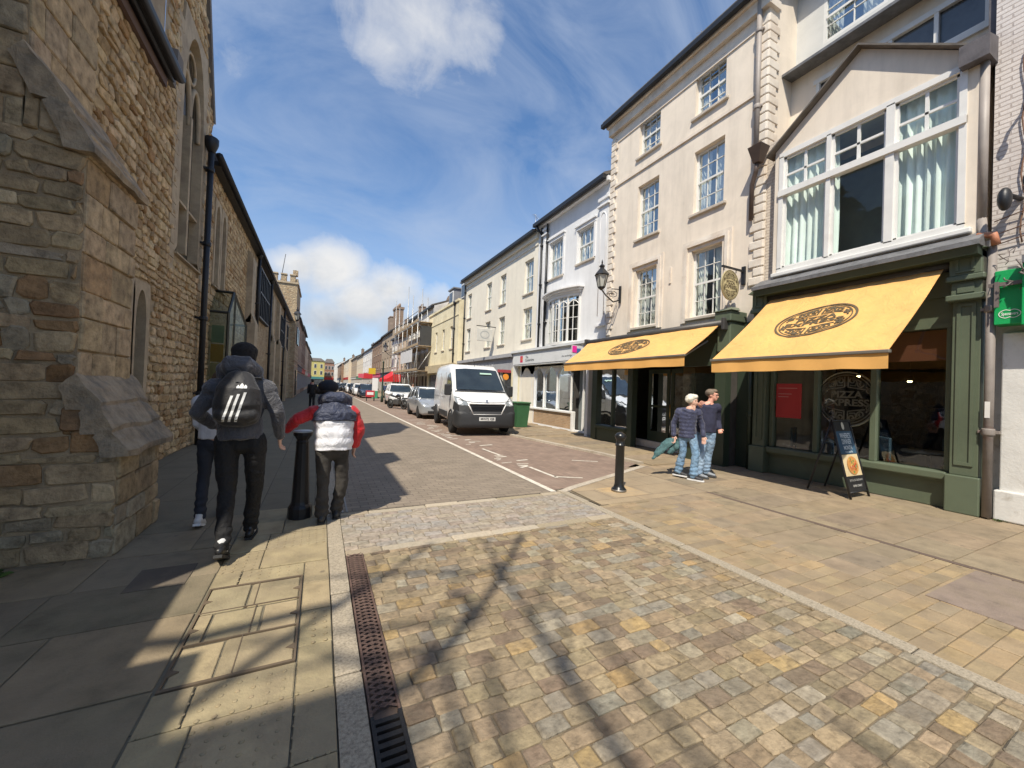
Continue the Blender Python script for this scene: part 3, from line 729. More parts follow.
# long dressed blocks running from the buttress into the wall
r = random.Random(8); z = 0.1
while z < 6.7:
    h = r.uniform(.24, .36); L = r.uniform(.25, .8); b.prism([(LX, 5.5, z), (LX+.036, 5.5, z), (LX+.036, 5.5+L, z), (LX, 5.5+L, z)], (0, 0, h-.014), vary((.44, .37, .27), .08)); z += h
b.build('stone_blocks', m_but, bo)
def setoff(x0, z0, x1, z1, n, th=.11):
    b = MB()
    for i in range(n):
        a, c = i/n, (i+1)/n; xa, za, xb, zb = x0+(x1-x0)*a, z0+(z1-z0)*a, x0+(x1-x0)*c, z0+(z1-z0)*c
        o = .03
        P = [(xa+.05, za-.035), (xa+.055, za+.02), (xb+.01, zb+.045), (xb-.07, zb-.06), (xa-.14, za-.035)]
        bm = bmesh.new(); m1 = MB(); m1.prism([(x, 4.455, z) for x, z in P], (0, 1.09, 0))
        b.merge(m1)
    # fine subdivision so the slabs look worn
    bm = bmesh.new(); vs = [bm.verts.new(p) for p in b.v]
    for f in b.f: bm.faces.new([vs[i] for i in f])
    bmesh.ops.triangulate(bm, faces=bm.faces[:]); bmesh.ops.subdivide_edges(bm, edges=bm.edges[:], cuts=5, use_grid_fill=True)
    for v in bm.verts:
        nn = noise.noise_vector(v.co*5)*.03 + noise.noise_vector(v.co*16)*.008; v.co += nn
    b2 = MB(); b2.addbm(bm); return b2
setoff(-1.50, .90, -1.82, 1.52, 3).build('set_off_slab', m_setoff, bo)
setoff(-1.80, 3.45, -2.2, 4.15, 2).build('set_off_slab', m_setoff, bo)
# roofs, coping, gutter and pipes
b = MB(); b.prism([(LX+.2, 2.12, 6.8), (-8.9, 2.12, 12), (-8.9, 2.12, 12.12), (LX+.25, 2.12, 6.93)], (0, 6.58, 0))
b.build('roof', m_slate, ch)
b = MB(); 
b.prism([(LX-.3, 12.02, 7.9), (LX+.07, 12.02, 7.9), (LX+.07, 10.95, 10.75), (LX-.3, 10.95, 10.75)], (0, -.13, -.06))
b.prism([(LX-.3, 10.95, 10.75), (LX+.07, 10.95, 10.75), (LX+.07, 8.75, 10.85), (LX-.3, 8.75, 10.85)], (0, 0, -.15))
b.box(LX-.02, LX+.20, 8.72, 9.02, 7.0, 7.3); b.box(LX, LX+.12, 8.76, 8.98, 6.75, 7.0)
b.build('coping', M('dark_coping', (.16, .14, .12), .8), ch)
b = MB()
b.tube([(LX+.26, 2.12, 6.78), (LX+.26, 8.70, 6.78)], .075, 10); b.box(LX+.05, LX+.24, 2.12, 8.68, 6.72, 6.83); b.tube([(LX+.16, 2.12, 6.70), (LX+.16, 8.68, 6.70)], .03, 8)
b.build('gutter', m_black, ch)
b = MB(); b.box(LX+.03, LX+.09, 2.15, 8.66, 6.54, 6.70); b.build('eaves_board', M('brown_board', (.13, .085, .07), .8), ch)
def downpipe(par, x, y, z0, z1, r=.05, hop=True, mat=None, name='downpipe', s=1, col=None):
    b = MB(); b.tube([(x, y, z0), (x, y, z1)], r, 12)
    z = z0 + 1.2
    while z < z1-.3:
        b.lathe([(r*1.25, -.05), (r*1.35, -.03), (r*1.35, .03), (r*1.25, .05)], (x, y, z), 12); b.box(x-s*.14, x, y-.1, y+.1, z-.02, z+.02); z += 1.75
    if hop: b.lathe([(r, 0), (r*1.9, .14), (r*2.3, .22), (r*2.3, .34), (r*1.9, .36)], (x, y, z1), 12)
    return b.build(name, mat or m_black, par)
downpipe(ch, LX+.15, 11.35, 0, 6.85, .062)
# low and tall unseen blocks added south of view to shade the near pavement
pa = MB(); pa.box(-8, LX-.02, -7, 1.93, 0, 3.5); pa.box(-8, LX-.02, -7, .65, 3.5, 4.1); pa.build('low_shade_block', m_dress, ch)
po = MB(); po.box(-13, -4.4, -12, -2.6, 0, 9.2); po.build('tall_shade_block', m_dress, ch)  # taller block added out of view, sized for the southern shade edge

# second stone range with glazed bay
rg = thing('stone_range', 'long rubble stone range with buttresses and black framed upper windows', 'building', (LX, 20, 0))
m_rub = MRUBBLE('rubble_far', [(.31, .20, .11), (.46, .345, .21), (.38, .275, .165), (.52, .405, .255), (.42, .32, .195)], (.36, .29, .2), 'YZ', 7.5, 1.5)
m_rub2 = MRUBBLE('rubble_far_x', [(.31, .20, .11), (.46, .345, .21), (.38, .275, .165), (.52, .405, .255), (.42, .32, .195)], (.36, .29, .2), 'XZ', 7.5, 1.5)
LH = [(12.7, 13.15, 4.1, 6.2), (13.45, 13.9, 4.1, 6.2)]
BH = [(20.2, 23.6, 4.3, 6.5)]
H2 = [(a-.12, c+.12, d-.12, e+.12) for a, c, d, e in LH] + BH + [(30.5, 32.5, 3.9, 6.0), (35.5, 37, 3.9, 6.0)]
b = MB(); sheet(b, LX, 1, 11.91, 39.9, 0, 6.95, H2, .25); b.build('wall', m_rub, rg)
b = MB(); stones(b, (LX+.002, 11.95, 0), (0, 1, 0), (0, 0, 1), 6.2, 6.9, (.09, .19), (.12, .34), .022, .015, .024, STN, rnd=.3, tilt=.4, var=.14, seed=71,
   skip=lambda a, c, v0, v1: any(a+11.95 < h[1] and c+11.95 > h[0] and v0 < h[3] and v1 > h[2] for h in H2) or (.55 < a < 3.4 and v0 < 3.6))
b.build('rubble_facing', m_stone, rg)
for a in LH: arch_window(rg, LX, 1, *a, fr=.12)
for y0, y1, z0, z1 in BH + H2[3:]:
    f = MB(); n = max(2, int((y1-y0)/.55))
    for i in range(n+1):
        y = y0 + (y1-y0)*i/n; f.box(LX-.05, LX+.16, y-.035, y+.035, z0, z1)
    for z in (z0, (z0+z1)/2, z1-.07): f.box(LX-.05, LX+.17, y0-.05, y1+.05, z, z+.07)
    wn = f.build('window', m_black, rg); q = MB(); q.add([(LX-.1, y0, z0), (LX-.1, y1, z0), (LX-.1, y1, z1), (LX-.1, y0, z1)], [(0, 1, 2, 3)]); q.build('pane', m_dglass, wn)
for y, hh, pr in ((17.6, 6.2, .35), (25.2, 6.2, .3), (28.8, 6.4, .3), (34.0, 6.3, .3)):
    b = MB(); b.box(LX-.02, LX+pr, y, y+.8, 0, hh*.6); b.box(LX-.02, LX+pr*.6, y, y+.8, hh*.6, hh)
    b.prism([(LX+pr, y, hh*.6), (LX+pr*.6, y, hh*.66), (LX, y, hh*.6)], (0, .8, 0)); b.prism([(LX+pr*.6, y, hh), (LX, y, hh+.35), (LX, y, hh)], (0, .8, 0))
    b.build('buttress', m_dress, rg)
b = MB(); b.prism([(LX+.25, 11.95, 6.9), (-9, 11.95, 11), (-9, 11.95, 11.1), (LX+.3, 11.95, 7.05)], (0, 28, 0)); b.build('roof', m_slate, rg)
b = MB(); b.tube([(LX+.26, 11.6, 6.95), (LX+.26, 40, 7.0)], .08, 8); b.box(LX, LX+.22, 11.95, 39.8, 6.86, 6.97); b.build('gutter', m_black, rg)
downpipe(rg, LX+.14, 24.4, 0, 6.7, .06); downpipe(rg, LX+.14, 19.7, 3.6, 6.7, .06); downpipe(rg, LX+.14, 33.2, 0, 6.7, .06)
b = MB(); b.box(LX-.9, LX-.4, 22.5, 23.0, 7.0, 8.3); b.box(LX-.95, LX-.35, 22.45, 23.05, 8.3, 8.42); b.box(-4.1, -3.5, 31, 31.8, 7.5, 9.2); b.build('chimney', m_dress, rg)
def antenna(par, x, y, z):
    b = MB(); b.tube([(x, y, z), (x, y, z+1.1)], .012, 5); b.tube([(x-.25, y-.2, z+1.0), (x+.3, y+.25, z+1.0)], .008, 5)
    for i in range(6): b.tube([(x-.2+i*.09-.1, y-.16+i*.075+.12, z+1.0), (x-.2+i*.09+.1, y-.16+i*.075-.12, z+1.0)], .005, 4)
    b.build('antenna', M('aluminium', (.5, .5, .5), .4, .9), par)
antenna(rg, -3.3, 14.3, 7.3); antenna(rg, -3.2, 24.2, 7.3)
# glazed display bay fixed to the range
gb = thing('glazed_bay', 'projecting glass display bay with pointed top on the stone wall behind the man', 'glass bay', (LX, 12.5, 0))
m_bg = MGLASS('bay_glass', (.62, .68, .64), .05, .25, .5, (.35, .40, .38))
b = MB()
P = [(12.5, .7), (12.5, 3.3), (13.1, 3.95), (15.2, 3.3), (15.2, .7)]
for (a, c), (d, e) in zip(P, P[1:]+P[:1]): b.tube([(LX+.42, a, c), (LX+.42, d, e)], .035, 4, smooth=False)
for a, c in P: b.tube([(LX, a, c), (LX+.42, a, c)], .035, 4, smooth=False)
b.tube([(LX+.42, 13.3, .7), (LX+.42, 13.3, 3.9)], .025, 4, smooth=False)
b.build('frame', M('bronze_frame', (.06, .065, .06), .4, .6), gb)
b = MB(); b.add([(LX+.42, a, c) for a, c in P], [(0, 1, 2, 3, 4)]); b.add([(LX, 12.5, .7), (LX+.42, 12.5, .7), (LX+.42, 12.5, 3.3), (LX, 12.5, 3.3)], [(0, 1, 2, 3)])
b.add([(LX, 12.5, 3.3), (LX+.42, 12.5, 3.3), (LX+.42, 13.1, 3.95), (LX, 13.1, 3.95)], [(0, 1, 2, 3)])
b.build('pane', m_bg, gb)
b = MB()
for i, c in enumerate([(.30, .36, .22), (.55, .30, .06), (.52, .40, .20), (.12, .25, .22)]):
    b.box(LX+.05, LX+.32, 12.62, 12.65, 3.0-(i+1)*.5, 3.0-i*.5-.04, c)
b.build('display_panel', M('display_colours', rough=.6, attr=True, var=.1), gb)
b = MB(); b.box(LX, LX+.45, 12.5, 15.2, .0, .7); b.build('plinth', m_dress, gb)

# crenellated tower house and houses beyond
tw = thing('stone_tower', 'square stone tower with battlements beyond the long range', 'tower', (-2.9, 42, 0))
b = MB(); b.box(-4.2, -2.15, 40, 46, 0, 10.4)
for x in (-4.15, -3.45, -2.75): b.box(x, x+.42, 40.02, 40.5, 10.4, 11.0)
for y in (41.2, 42.5, 43.8, 45.1): b.box(-2.6, -2.17, y, y+.6, 10.4, 11.0)
b.box(-2.55, -2.15, 40.0, 40.4, 11.0, 11.5); b.build('wall', m_rub2, tw)
b = MB(); b.box(-4.3, -2.05, 39.9, 46.1, 10.25, 10.4)
for x in (-4.15, -3.45, -2.75): b.box(x-.04, x+.46, 39.95, 40.55, 11.0, 11.1)
b.build('string_course', m_dress, tw)
b = MB(); b.tube([(-3.5, 40.3, 10.4), (-3.2, 40.3, 12.9)], .03, 5); b.build('flagpole', m_slate, tw)
for q in ((41.5, 42.3, 5.0, 6.6), (43.6, 44.4, 5.0, 6.6)): b = MB(); b.box(-2.15, -2.05, *q); b.build('window', m_dglass, tw)
b = MB(); b.box(-2.15, -2.05, 42.2, 43.4, .2, 2.6); b.build('door', m_dglass, tw)

def house(name, label, side, y0, y1, h, X, wallm, roofm, floors, nwin, winw=.9, winh=1.4, roof_h=1.6, depth=8, shop=None, frame=None, chim=True, group=None, sill=.9, parapet=False, cat='building'):
    """terraced house: walls with reveals, sash windows, pitched roof, chimney, shopfront; side -1 = right of the street, facing -x"""
    t = thing(name, label, cat, (X, (y0+y1)/2, 0), 0, group); s = side
    L = y1-y0; hs = []; z0 = 3.3 if shop else sill
    fh = (h-.5-z0)/max(floors, 1)
    for f in range(floors):
        zz = z0 + fh*f + fh*.28; wh = min(winh, fh*.62)*(1-.1*f)
        for i in range(nwin):
            c = y0 + L*(i+.5)/nwin; hs.append((c-winw/2, c+winw/2, zz, zz+wh))
    allh = hs + ([(y0+.3, y1-.3, .5, 2.55)] if shop else [(y0+L*.35-.45, y0+L*.35+.45, .05, 2.1)])
    xb = X - s*depth
    b = MB(); sheet(b, X, s, y0, y1, 0, h, allh, .16)
    for y in (y0, y1): b.add([(X, y, 0), (X, y, h), (X-s*depth/2, y, h+roof_h), (xb, y, h), (xb, y, 0)], [(0, 1, 2, 3, 4)])
    b.add([(xb, y0, 0), (xb, y1, 0), (xb, y1, h), (xb, y0, h)], [(0, 1, 2, 3)])
    b.build('wall', wallm, t)
    b = MB(); o = .22
    b.prism([(X+s*o, y0, h-.02), (X-s*depth/2, y0, h+roof_h), (xb, y0, h), (xb, y0, h+.1), (X-s*depth/2, y0, h+roof_h+.12), (X+s*o, y0, h+.10)], (0, L, 0)); b.build('roof', roofm, t)
    b = MB(); b.box(X+s*.01, X+s*(o+.08), y0, y1, h-.14, h-.03); b.build('gutter', m_black if not frame else m_black, t)
    if chim:
        b = MB(); c = y0+.05; b.box(X-s*depth*.5-.4, X-s*depth*.5+.4, c, c+1.2, h+roof_h*.5, h+roof_h+1.3); b.box(X-s*depth*.5-.46, X-s*depth*.5+.46, c-.06, c+1.26, h+roof_h+1.3, h+roof_h+1.42)
        for k in range(3): b.lathe([(.12, 0), (.10, .35), (.13, .4)], (X-s*depth*.5, c+.25+k*.35, h+roof_h+1.42), 8)
        b.build('chimney', MATS.get('chimney_brick') or MBRICK('chimney_brick', (.30, .19, .12), (.24, .15, .10), (.3, .25, .2), 'YZ'), t)
    for q in hs: sash(t, X, s, *q, cols=2, rows=2, simple=True, frame=frame)
    if shop:
        b = MB(); b.box(X+s*.01, X+s*.12, y0+.1, y1-.1, 2.62, 3.2); b.box(X+s*.01, X+s*.22, y0+.05, y1-.05, 3.2, 3.28); so_ = b.build('shop_fascia', shop, t)
        b = MB(); b.add([(X-s*.12, y0+.3, .5), (X-s*.12, y1-.3, .5), (X-s*.12, y1-.3, 2.55), (X-s*.12, y0+.3, 2.55)], [(0, 1, 2, 3)]); b.build('shop_window', m_dglass, t)
        b = MB(); n = max(2, int(L/1.3)); b.box(X-s*.1, X+s*.015, y0+.3, y1-.3, 2.45, 2.55)
        for i in range(n+1): y = y0+.3+(L-.6)*i/n; b.box(X-s*.1, X+s*.02, y-.05, y+.05, .5, 2.55)
        b.build('shop_frame', M('shop_frame_paint', (.5, .48, .45), .6), t)
    return t
def curtain_geo(b, X, y0, y1, z0, z1, amp=.03, n=26, gather=0):
    """hanging cloth with folds"""
    vs = []; rows = 6; r = random.Random(int(y0*100))
    ph = [r.uniform(.6, 1.4) for _ in range(n+1)]
    for j in range(rows+1):
        q = j/rows
        for i in range(n+1):
            y = y0+(y1-y0)*i/n; y += gather*math.sin(q*2)*(.5-i/n)*(y1-y0)
            vs.append((X + amp*math.sin(i*1.9+.4*math.sin(q*3))*ph[i]*(1+.3*q), y, z1+(z0-z1)*q))
    b.add(vs, [(j*(n+1)+i, j*(n+1)+i+1, (j+1)*(n+1)+i+1, (j+1)*(n+1)+i) for j in range(rows) for i in range(n)], None, True)
def sash(par, X, s, y0, y1, z0, z1, cols=3, rows=4, rec=.13, simple=False, frame=None, curt=True, fr=.06, gothic=False, bars=.018, sill=True, room=True):
    """sliding sash window in an opening facing s*x"""
    fm = frame or MATS['white_frame']; k = X - s*rec
    b = MB(); zm = (z0+z1)/2
    b.box(k-.03, k+.03, y0, y0+fr, z0, z1); b.box(k-.03, k+.03, y1-fr, y1, z0, z1); b.box(k-.03, k+.03, y0+fr, y1-fr, z1-fr, z1); b.box(k-.03, k+.03, y0+fr, y1-fr, z0, z0+fr)
    b.box(k-.025, k+s*.045, y0+fr, y1-fr, zm-.025, zm+.025)
    for i in range(1, cols):
        y = y0+fr+(y1-y0-2*fr)*i/cols; b.box(k-.012, k+.02, y-bars/2, y+bars/2, z0+fr, z1-fr)
    for j in range(1, rows):
        z = z0+(z1-z0)*j/rows
        if abs(z-zm) > .05: b.box(k-.012, k+.018, y0+fr, y1-fr, z-bars/2, z+bars/2)
    if gothic:
        for i in range(cols):
            a = y0+fr+(y1-y0-2*fr)*i/cols; c = y0+fr+(y1-y0-2*fr)*(i+1)/cols
            for zt in (z1-fr, zm-.03):
                P = arch_pts(a, c, zt-.35, zt-.33, zt); b.tube([(k+s*.01, p[0], p[1]) for p in P], bars*.6, 4)
    wn = b.build('window', fm, par)
    g = MB(); g.add([(k-s*.005, y0+fr, z0+fr), (k-s*.005, y1-fr, z0+fr), (k-s*.005, y1-fr, z1-fr), (k-s*.005, y0+fr, z1-fr)], [(0, 1, 2, 3)])
    if simple: g.build('pane', MATS['far_glass'], wn)
    else:
        g.build('pane', MATS['sash_glass'], wn)
        if curt:
            c = MB(); w_ = y1-y0
            rr_ = random.Random(int(y0*37+z0*11)); g0, g1 = rr_.uniform(.30, .48), rr_.uniform(.30, .48); curtain_geo(c, k-s*.12, y0+.02, y0+w_*g0, z0, z1, .028, 12, .25); curtain_geo(c, k-s*.12, y1-w_*g1, y1-.02, z0, z1, .028, 12, .25)
            c.build('curtain', MATS['net_curtain'], wn)
        if room:
            c = MB(); c.add([(k-s*.8, y0-.2, z0-.2), (k-s*.8, y1+.2, z0-.2), (k-s*.8, y1+.2, z1+.2), (k-s*.8, y0-.2, z1+.2)], [(0, 1, 2, 3)])
            for q in ([y0-.02]*2, [y1+.02]*2):
                c.add([(k, q[0], z0), (k-s*.8, q[0], z0), (k-s*.8, q[0], z1), (k, q[0], z1)], [(0, 1, 2, 3)])
            c.add([(k, y0, z1+.02), (k-s*.8, y0, z1+.02), (k-s*.8, y1, z1+.02), (k, y1, z1+.02)], [(0, 1, 2, 3)])
            c.build('room_lining', MATS['grey_room'], wn)
    if sill:
        c = MB(); c.bbox(k, X+s*.07, y0-.09, y1+.09, z0-.075, z0-.004, .01); c.build('sill', MATS['sill_stone'], wn)
    return wn
M('white_frame', (.72, .71, .68), .45, var=.06, bump=.05, dirt=(.5, .47, .42), dlo=.6, dhi=.9)
M('far_glass', (.055, .06, .065), .22, var=.5, nscale=1.5, bump=.05, bscale=3, spec=.9)
M('net_curtain', (.72, .73, .70), .9, var=.15); M('dark_room', (.055, .05, .045), .9, var=.3); M('grey_room', (.26, .27, .25), .9, var=.3)
M('sill_stone', (.56, .50, .42), .8, var=.1, dirt=(.34, .29, .23)); MGLASS('sash_glass', (.90, .94, .92), .05, gain=.55, gcol=(.62, .66, .66))

# ------------------------------------------------------------------ right side of the street
m_cream = M('cream_render', (.76, .67, .56), .88, streak=.13, var=.05, nscale=1.2, bump=.12, bscale=60, dirt=(.68, .60, .50), dscale=.7, dlo=.5, dhi=.95)
m_quoin = M('quoin_render', (.75, .68, .59), .88, streak=.09, var=.07, nscale=2, bump=.15, bscale=60, dirt=(.56, .46, .36))
m_green = M('green_paint', (.105, .130, .085), .5, var=.08, nscale=2, bump=.08, bscale=25, dirt=(.085, .105, .07), coat=.1)
m_gdark = M('green_paint_deep', (.035, .05, .033), .45, var=.1, nscale=2, bump=.08, bscale=25)
m_lead = M('lead_flashing', (.19, .19, .195), .55, .3, var=.25, nscale=6, bump=.3, bscale=18, dirt=(.11, .11, .11), dscale=3)
m_pipe = M('grey_pipe_paint', (.33, .29, .26), .55, var=.12, bump=.1)
m_brnpipe = M('brown_hopper', (.10, .07, .055), .5, var=.2)
m_roofd = M('dark_roof_tiles', (.12, .105, .09), .8, var=.3, nscale=5)
m_room = MATS['dark_room']; m_wf = MATS['white_frame']
m_sg = MGLASS('shop_glass', (.70, .74, .72), .09)
m_yel = M('yellow_canvas', (.74, .40, .115), .85, var=.10, nscale=1.6, bump=.2, bscale=90, crease=3.2, streak=.03, sheen=.2)
m_ink = M('dark_print', (.10, .075, .04), .8)

# cream four-storey building
cb = thing('cream_building', 'tall cream rendered building with quoins and small paned sash windows', 'building', (WX, 8, 0))
WN = []
for y0, y1 in ((6.29, 7.16), (8.36, 9.2)): WN += [(y0, y1, 8.97, 10.12), (y0-.02, y1-.02, 6.37, 8.04), (y0-.03, y1-.02, 3.62, 5.40)]
b = MB(); sheet(b, WX, -1, 5.27, 10.47, 0, 10.35, WN + [(5.9, 10.4, .2, 2.95)], .17)
b.add([(WX, 5.27, 0), (WX, 5.27, 11), (WX+7, 5.27, 11), (WX+7, 5.27, 0)], [(0, 1, 2, 3)]); b.add([(WX, 10.47, 0), (WX, 10.47, 10.7), (WX+3, 10.47, 11.9), (WX+7, 10.47, 0)], [(0, 1, 2, 3)])
b.box(WX-.045, WX, 5.5, 10.25, 8.50, 8.58); b.box(WX-.03, WX, 5.27, 10.47, 10.0, 10.08)
b.build('wall', m_cream, cb)
b = MB(); b.box(WX-.12, WX+.3, 5.2, 10.55, 10.35, 10.62); b.box(WX-.2, WX+.3, 5.15, 10.6, 10.62, 10.74); b.build('cornice', m_quoin, cb)
b = MB(); b.prism([(WX-.32, 5.1, 10.74), (WX-.32, 5.1, 10.86), (WX+4, 5.1, 12.4), (WX+4, 5.1, 12.2)], (0, 5.55, 0)); b.build('roof', m_roofd, cb)
b = MB(); b.box(WX-.36, WX-.22, 5.05, 10.7, 10.66, 10.79); b.build('gutter', m_black, cb)
b = MB(); b2_ = MB()
for i in range(34):
    z = 3.5 + i*.305/1.5*1.0
    if z > 10.2: break
    wdt = .30 if i % 2 else .20
    b.bbox(WX-.045, WX+.02, 10.47-wdt, 10.485, z, z+.185, .02)
    if z > 4.1: b2_.bbox(WX-.045, WX+.02, 5.255, 5.27+wdt, z, z+.185, .02)
    b2_.bbox(WX-.03, WX+.26+.1*(i % 2), 5.235, 5.27, z, z+.185, .02)
b.build('quoin', m_quoin, cb); b2_.build('quoin', m_quoin, cb)
for i, q in enumerate(WN): sash(cb, WX, -1, *q, cols=3, rows=4, rec=.15)
b = MB()
for y0, y1 in ((6.26, 7.14), (8.33, 9.18)):
    for k in range(2):
        o = .10+.08*k; p = .03*(2-k)
        b.box(WX-p, WX, y0-o-.08, y0-o+.0, 3.5, 5.40+o); b.box(WX-p, WX, y1+o, y1+o+.08, 3.5, 5.40+o); b.box(WX-p, WX, y0-o-.08, y1+o+.08, 5.40+o, 5.48+o)
b.box(WX-.03, WX, 7.78, 7.84, 4.7, 5.15)
b.build('architrave', m_quoin, cb)
downpipe(cb, WX-.09, 5.44, 6.95, 10.7, .055, False, m_pipe, s=-1)
b = MB(); b.add([(8.29, 5.13, 7.1), (8.62, 5.13, 7.1), (8.62, 5.43, 7.1), (8.29, 5.43, 7.1), (8.42, 5.25, 6.78), (8.58, 5.25, 6.78), (8.58, 5.38, 6.78), (8.42, 5.38, 6.78)],
        [(0, 1, 5, 4), (1, 2, 6, 5), (2, 3, 7, 6), (3, 0, 4, 7), (4, 5, 6, 7), (0, 3, 2, 1)])
b.tube([(8.5, 5.32, 6.85), (8.5, 5.36, 6.6), (8.6, 5.50, 6.4), (8.6, 5.50, 5.6)], .05, 10); b.build('hopper_head', m_brnpipe, cb)
# restaurant shopfront under it
sf = MB(); X1 = 8.25
sf.box(X1, WX, 5.75, 10.5, 2.5, 3.05); sf.box(X1-.06, WX, 5.7, 10.55, 3.05, 3.16)
for y0, y1 in ((10.25, 10.5), (5.72, 5.98), (8.62, 8.82)): sf.box(X1-.05, X1+.15, y0, y1, 0, 2.5)
sf.box(X1-.02, X1+.15, 8.82, 10.25, 0, .42); sf.bbox(X1-.1, X1+.16, 8.82, 10.25, .42, .52, .02); sf.box(X1, X1+.1, 9.5, 9.58, .52, 2.5); sf.box(X1, X1+.1, 8.82, 10.25, 2.3, 2.5)
sf.box(X1-.02, X1+.15, 5.98, 6.95, 0, .42); sf.bbox(X1-.1, X1+.16, 5.98, 6.95, .42, .52, .02); sf.box(X1, X1+.1, 5.98, 6.95, 2.3, 2.5)
sfo = sf.build('shopfront', m_gdark, cb)
b = MB(); b.add([(X1+.06, 8.82, .5), (X1+.06, 10.25, .5), (X1+.06, 10.25, 2.32), (X1+.06, 8.82, 2.32)], [(0, 1, 2, 3)]); b.build('pane', m_sg, sfo); b = MB(); b.add([(X1+.06, 5.98, .5), (X1+.06, 6.95, .5), (X1+.06, 6.95, 2.32), (X1+.06, 5.98, 2.32)], [(0, 1, 2, 3)])
b.build('pane', m_sg, sfo)
d = MB()
for y0, y1 in ((7.0, 7.75), (7.8, 8.58)):
    for a in ((y0, y0+.1), (y1-.1, y1)): d.box(WX+.1, WX+.15, *a, 0, 2.3)
    d.box(WX+.1, WX+.15, y0+.1, y1-.1, 0, .5); d.box(WX+.1, WX+.15, y0+.1, y1-.1, 2.18, 2.3); d.box(WX+.1, WX+.15, y0+.1, y1-.1, 1.2, 1.26)
dr = d.build('door', m_gdark, cb); b = MB(); b.add([(WX+.12, 7.0, .5), (WX+.12, 8.58, .5), (WX+.12, 8.58, 2.2), (WX+.12, 7.0, 2.2)], [(0, 1, 2, 3)]); b.build('pane', m_sg, dr)
b = MB(); b.tube([(WX+.05, 7.72, .9), (WX+.05, 7.72, 1.3)], .015, 6); b.build('handle', M('brass', (.6, .42, .15), .3, 1.0), dr)
b = MB(); b.box(WX+3.2, WX+3.3, 2.2, 10.4, 0, 3); b.box(WX, WX+3.3, 5.8, 10.4, -.02, .02); b.box(WX, WX+3.3, 5.8, 10.4, 2.95, 3.0); b.box(X1+.15, WX+3.3, 10.4, 10.46, 0, 3); b.box(X1+.16, WX+3.3, 5.75, 5.8, 0, 3); b.box(WX+3.0,WX+3.2,6,10.3,.8,1.0)
b.build('interior_room', m_room, cb)
for k, (x, y) in enumerate(((9.3, 9.2), (10.2, 9.9), (10.3, 6.4))):
    pass
b = MB(); b.bbox(8.12, 8.7, 5.58, 5.98, 3.28, 3.52, .02); b.bbox(8.18, 8.68, 5.62, 5.94, 2.6, 3.28, .02); b.prism([(8.08, 5.54, 3.52), (8.08, 6.02, 3.52), (8.4, 5.78, 3.66)], (.3, 0, 0)); b.build('corbel_console', m_green, cb)

# green fronted restaurant with the big curtained window and a pediment gable
gr = thing('green_restaurant', 'restaurant with dark green shopfront, wide curtained window and cream gable above', 'restaurant', (WX, 3.6, 0))
XB = 8.5
b = MB(); BW = [(2.2, 4.85, 4.2, 6.72)]
ys = [(4.86, 4.2), (4.86, 6.84), (3.5, 7.96), (2.10, 6.78), (2.10, 4.2)]
sheet(b, XB, -1, 2.08, 4.94, 4.05, 6.80, BW, .12)
b.add([(XB, 4.94, 6.80), (XB, 3.5, 7.93), (XB, 2.08, 6.80)], [(0, 1, 2)])
b.add([(XB, 4.94, 4.0), (XB, 4.94, 6.8), (WX+1, 4.94, 6.8), (WX+1, 4.94, 4.0)], [(0, 1, 2, 3)]); b.add([(XB, 2.08, 4.0), (XB, 2.08, 6.8), (WX+1, 2.08, 6.8), (WX+1, 2.08, 4.0)], [(0, 1, 2, 3)])
b.build('wall', m_cream, gr)
b = MB(); m_wb = MBRICK('cream_painted_brick', (.64, .55, .45), (.60, .52, .42), (.50, .42, .34), 'YZ', tone=.08, bump=.9)
b.add([(WX, 4.9, 3.9), (WX, 5.27, 3.9), (WX, 5.27, 7.2), (WX, 4.9, 7.2)], [(0, 1, 2, 3)]); b.build('brick_return', m_wb, gr)
b = MB(); b.add([(XB-.14, 5.06, 6.74), (XB-.14, 3.5, 7.96), (WX+1.0, 3.5, 7.96), (WX+1.0, 5.06, 6.74)], [(0, 1, 2, 3)]); b.add([(XB-.14, 1.96, 6.74), (XB-.14, 3.5, 7.96), (WX+1.0, 3.5, 7.96), (WX+1.0, 1.96, 6.74)], [(0, 1, 2, 3)])
for (ya, za), (yb, zb) in (((5.06, 6.72), (3.5, 7.94)), ((1.96, 6.72), (3.5, 7.94))): b.prism([(XB-.15, ya, za), (XB-.15, yb, zb), (XB-.15, yb, zb+.035), (XB-.15, ya, za+.035)], (.3, 0, 0))
b.build('gable_roof', m_roofd, gr)
# big three-part window
wf = MB(); k = XB+.08; kk = (XB-.02, XB+.1)
for y0, y1 in ((2.2, 2.28), (3.02, 3.13), (3.93, 4.0), (4.77, 4.85)): wf.box(*kk, y0, y1, 4.28, 6.64)
wf.box(*kk, 2.2, 4.85, 6.62, 6.72); wf.box(*kk, 2.2, 4.85, 4.2, 4.30); wf.box(kk[0]-.03, kk[1], 2.2, 4.85, 5.80, 5.92)
for y0, y1 in ((2.28, 3.02), (3.13, 3.93), (4.0, 4.77)):
    wf.box(k-.04, k, (y0+y1)/2-.022, (y0+y1)/2+.022, 5.92, 6.62); wf.box(k-.04, k, y0, y1, 6.22, 6.26)
    for a in ((y0, y0+.04), (y1-.04, y1)): wf.box(k-.05, k+.0, *a, 5.92, 6.62); wf.box(k-.05, k, *a, 4.3, 5.80)
    wf.box(k-.05, k, y0, y1, 5.92, 5.96); wf.box(k-.05, k, y0, y1, 6.58, 6.62); wf.box(k-.05, k, y0, y1, 4.3, 4.34)
wo = wf.build('window', m_wf, gr)
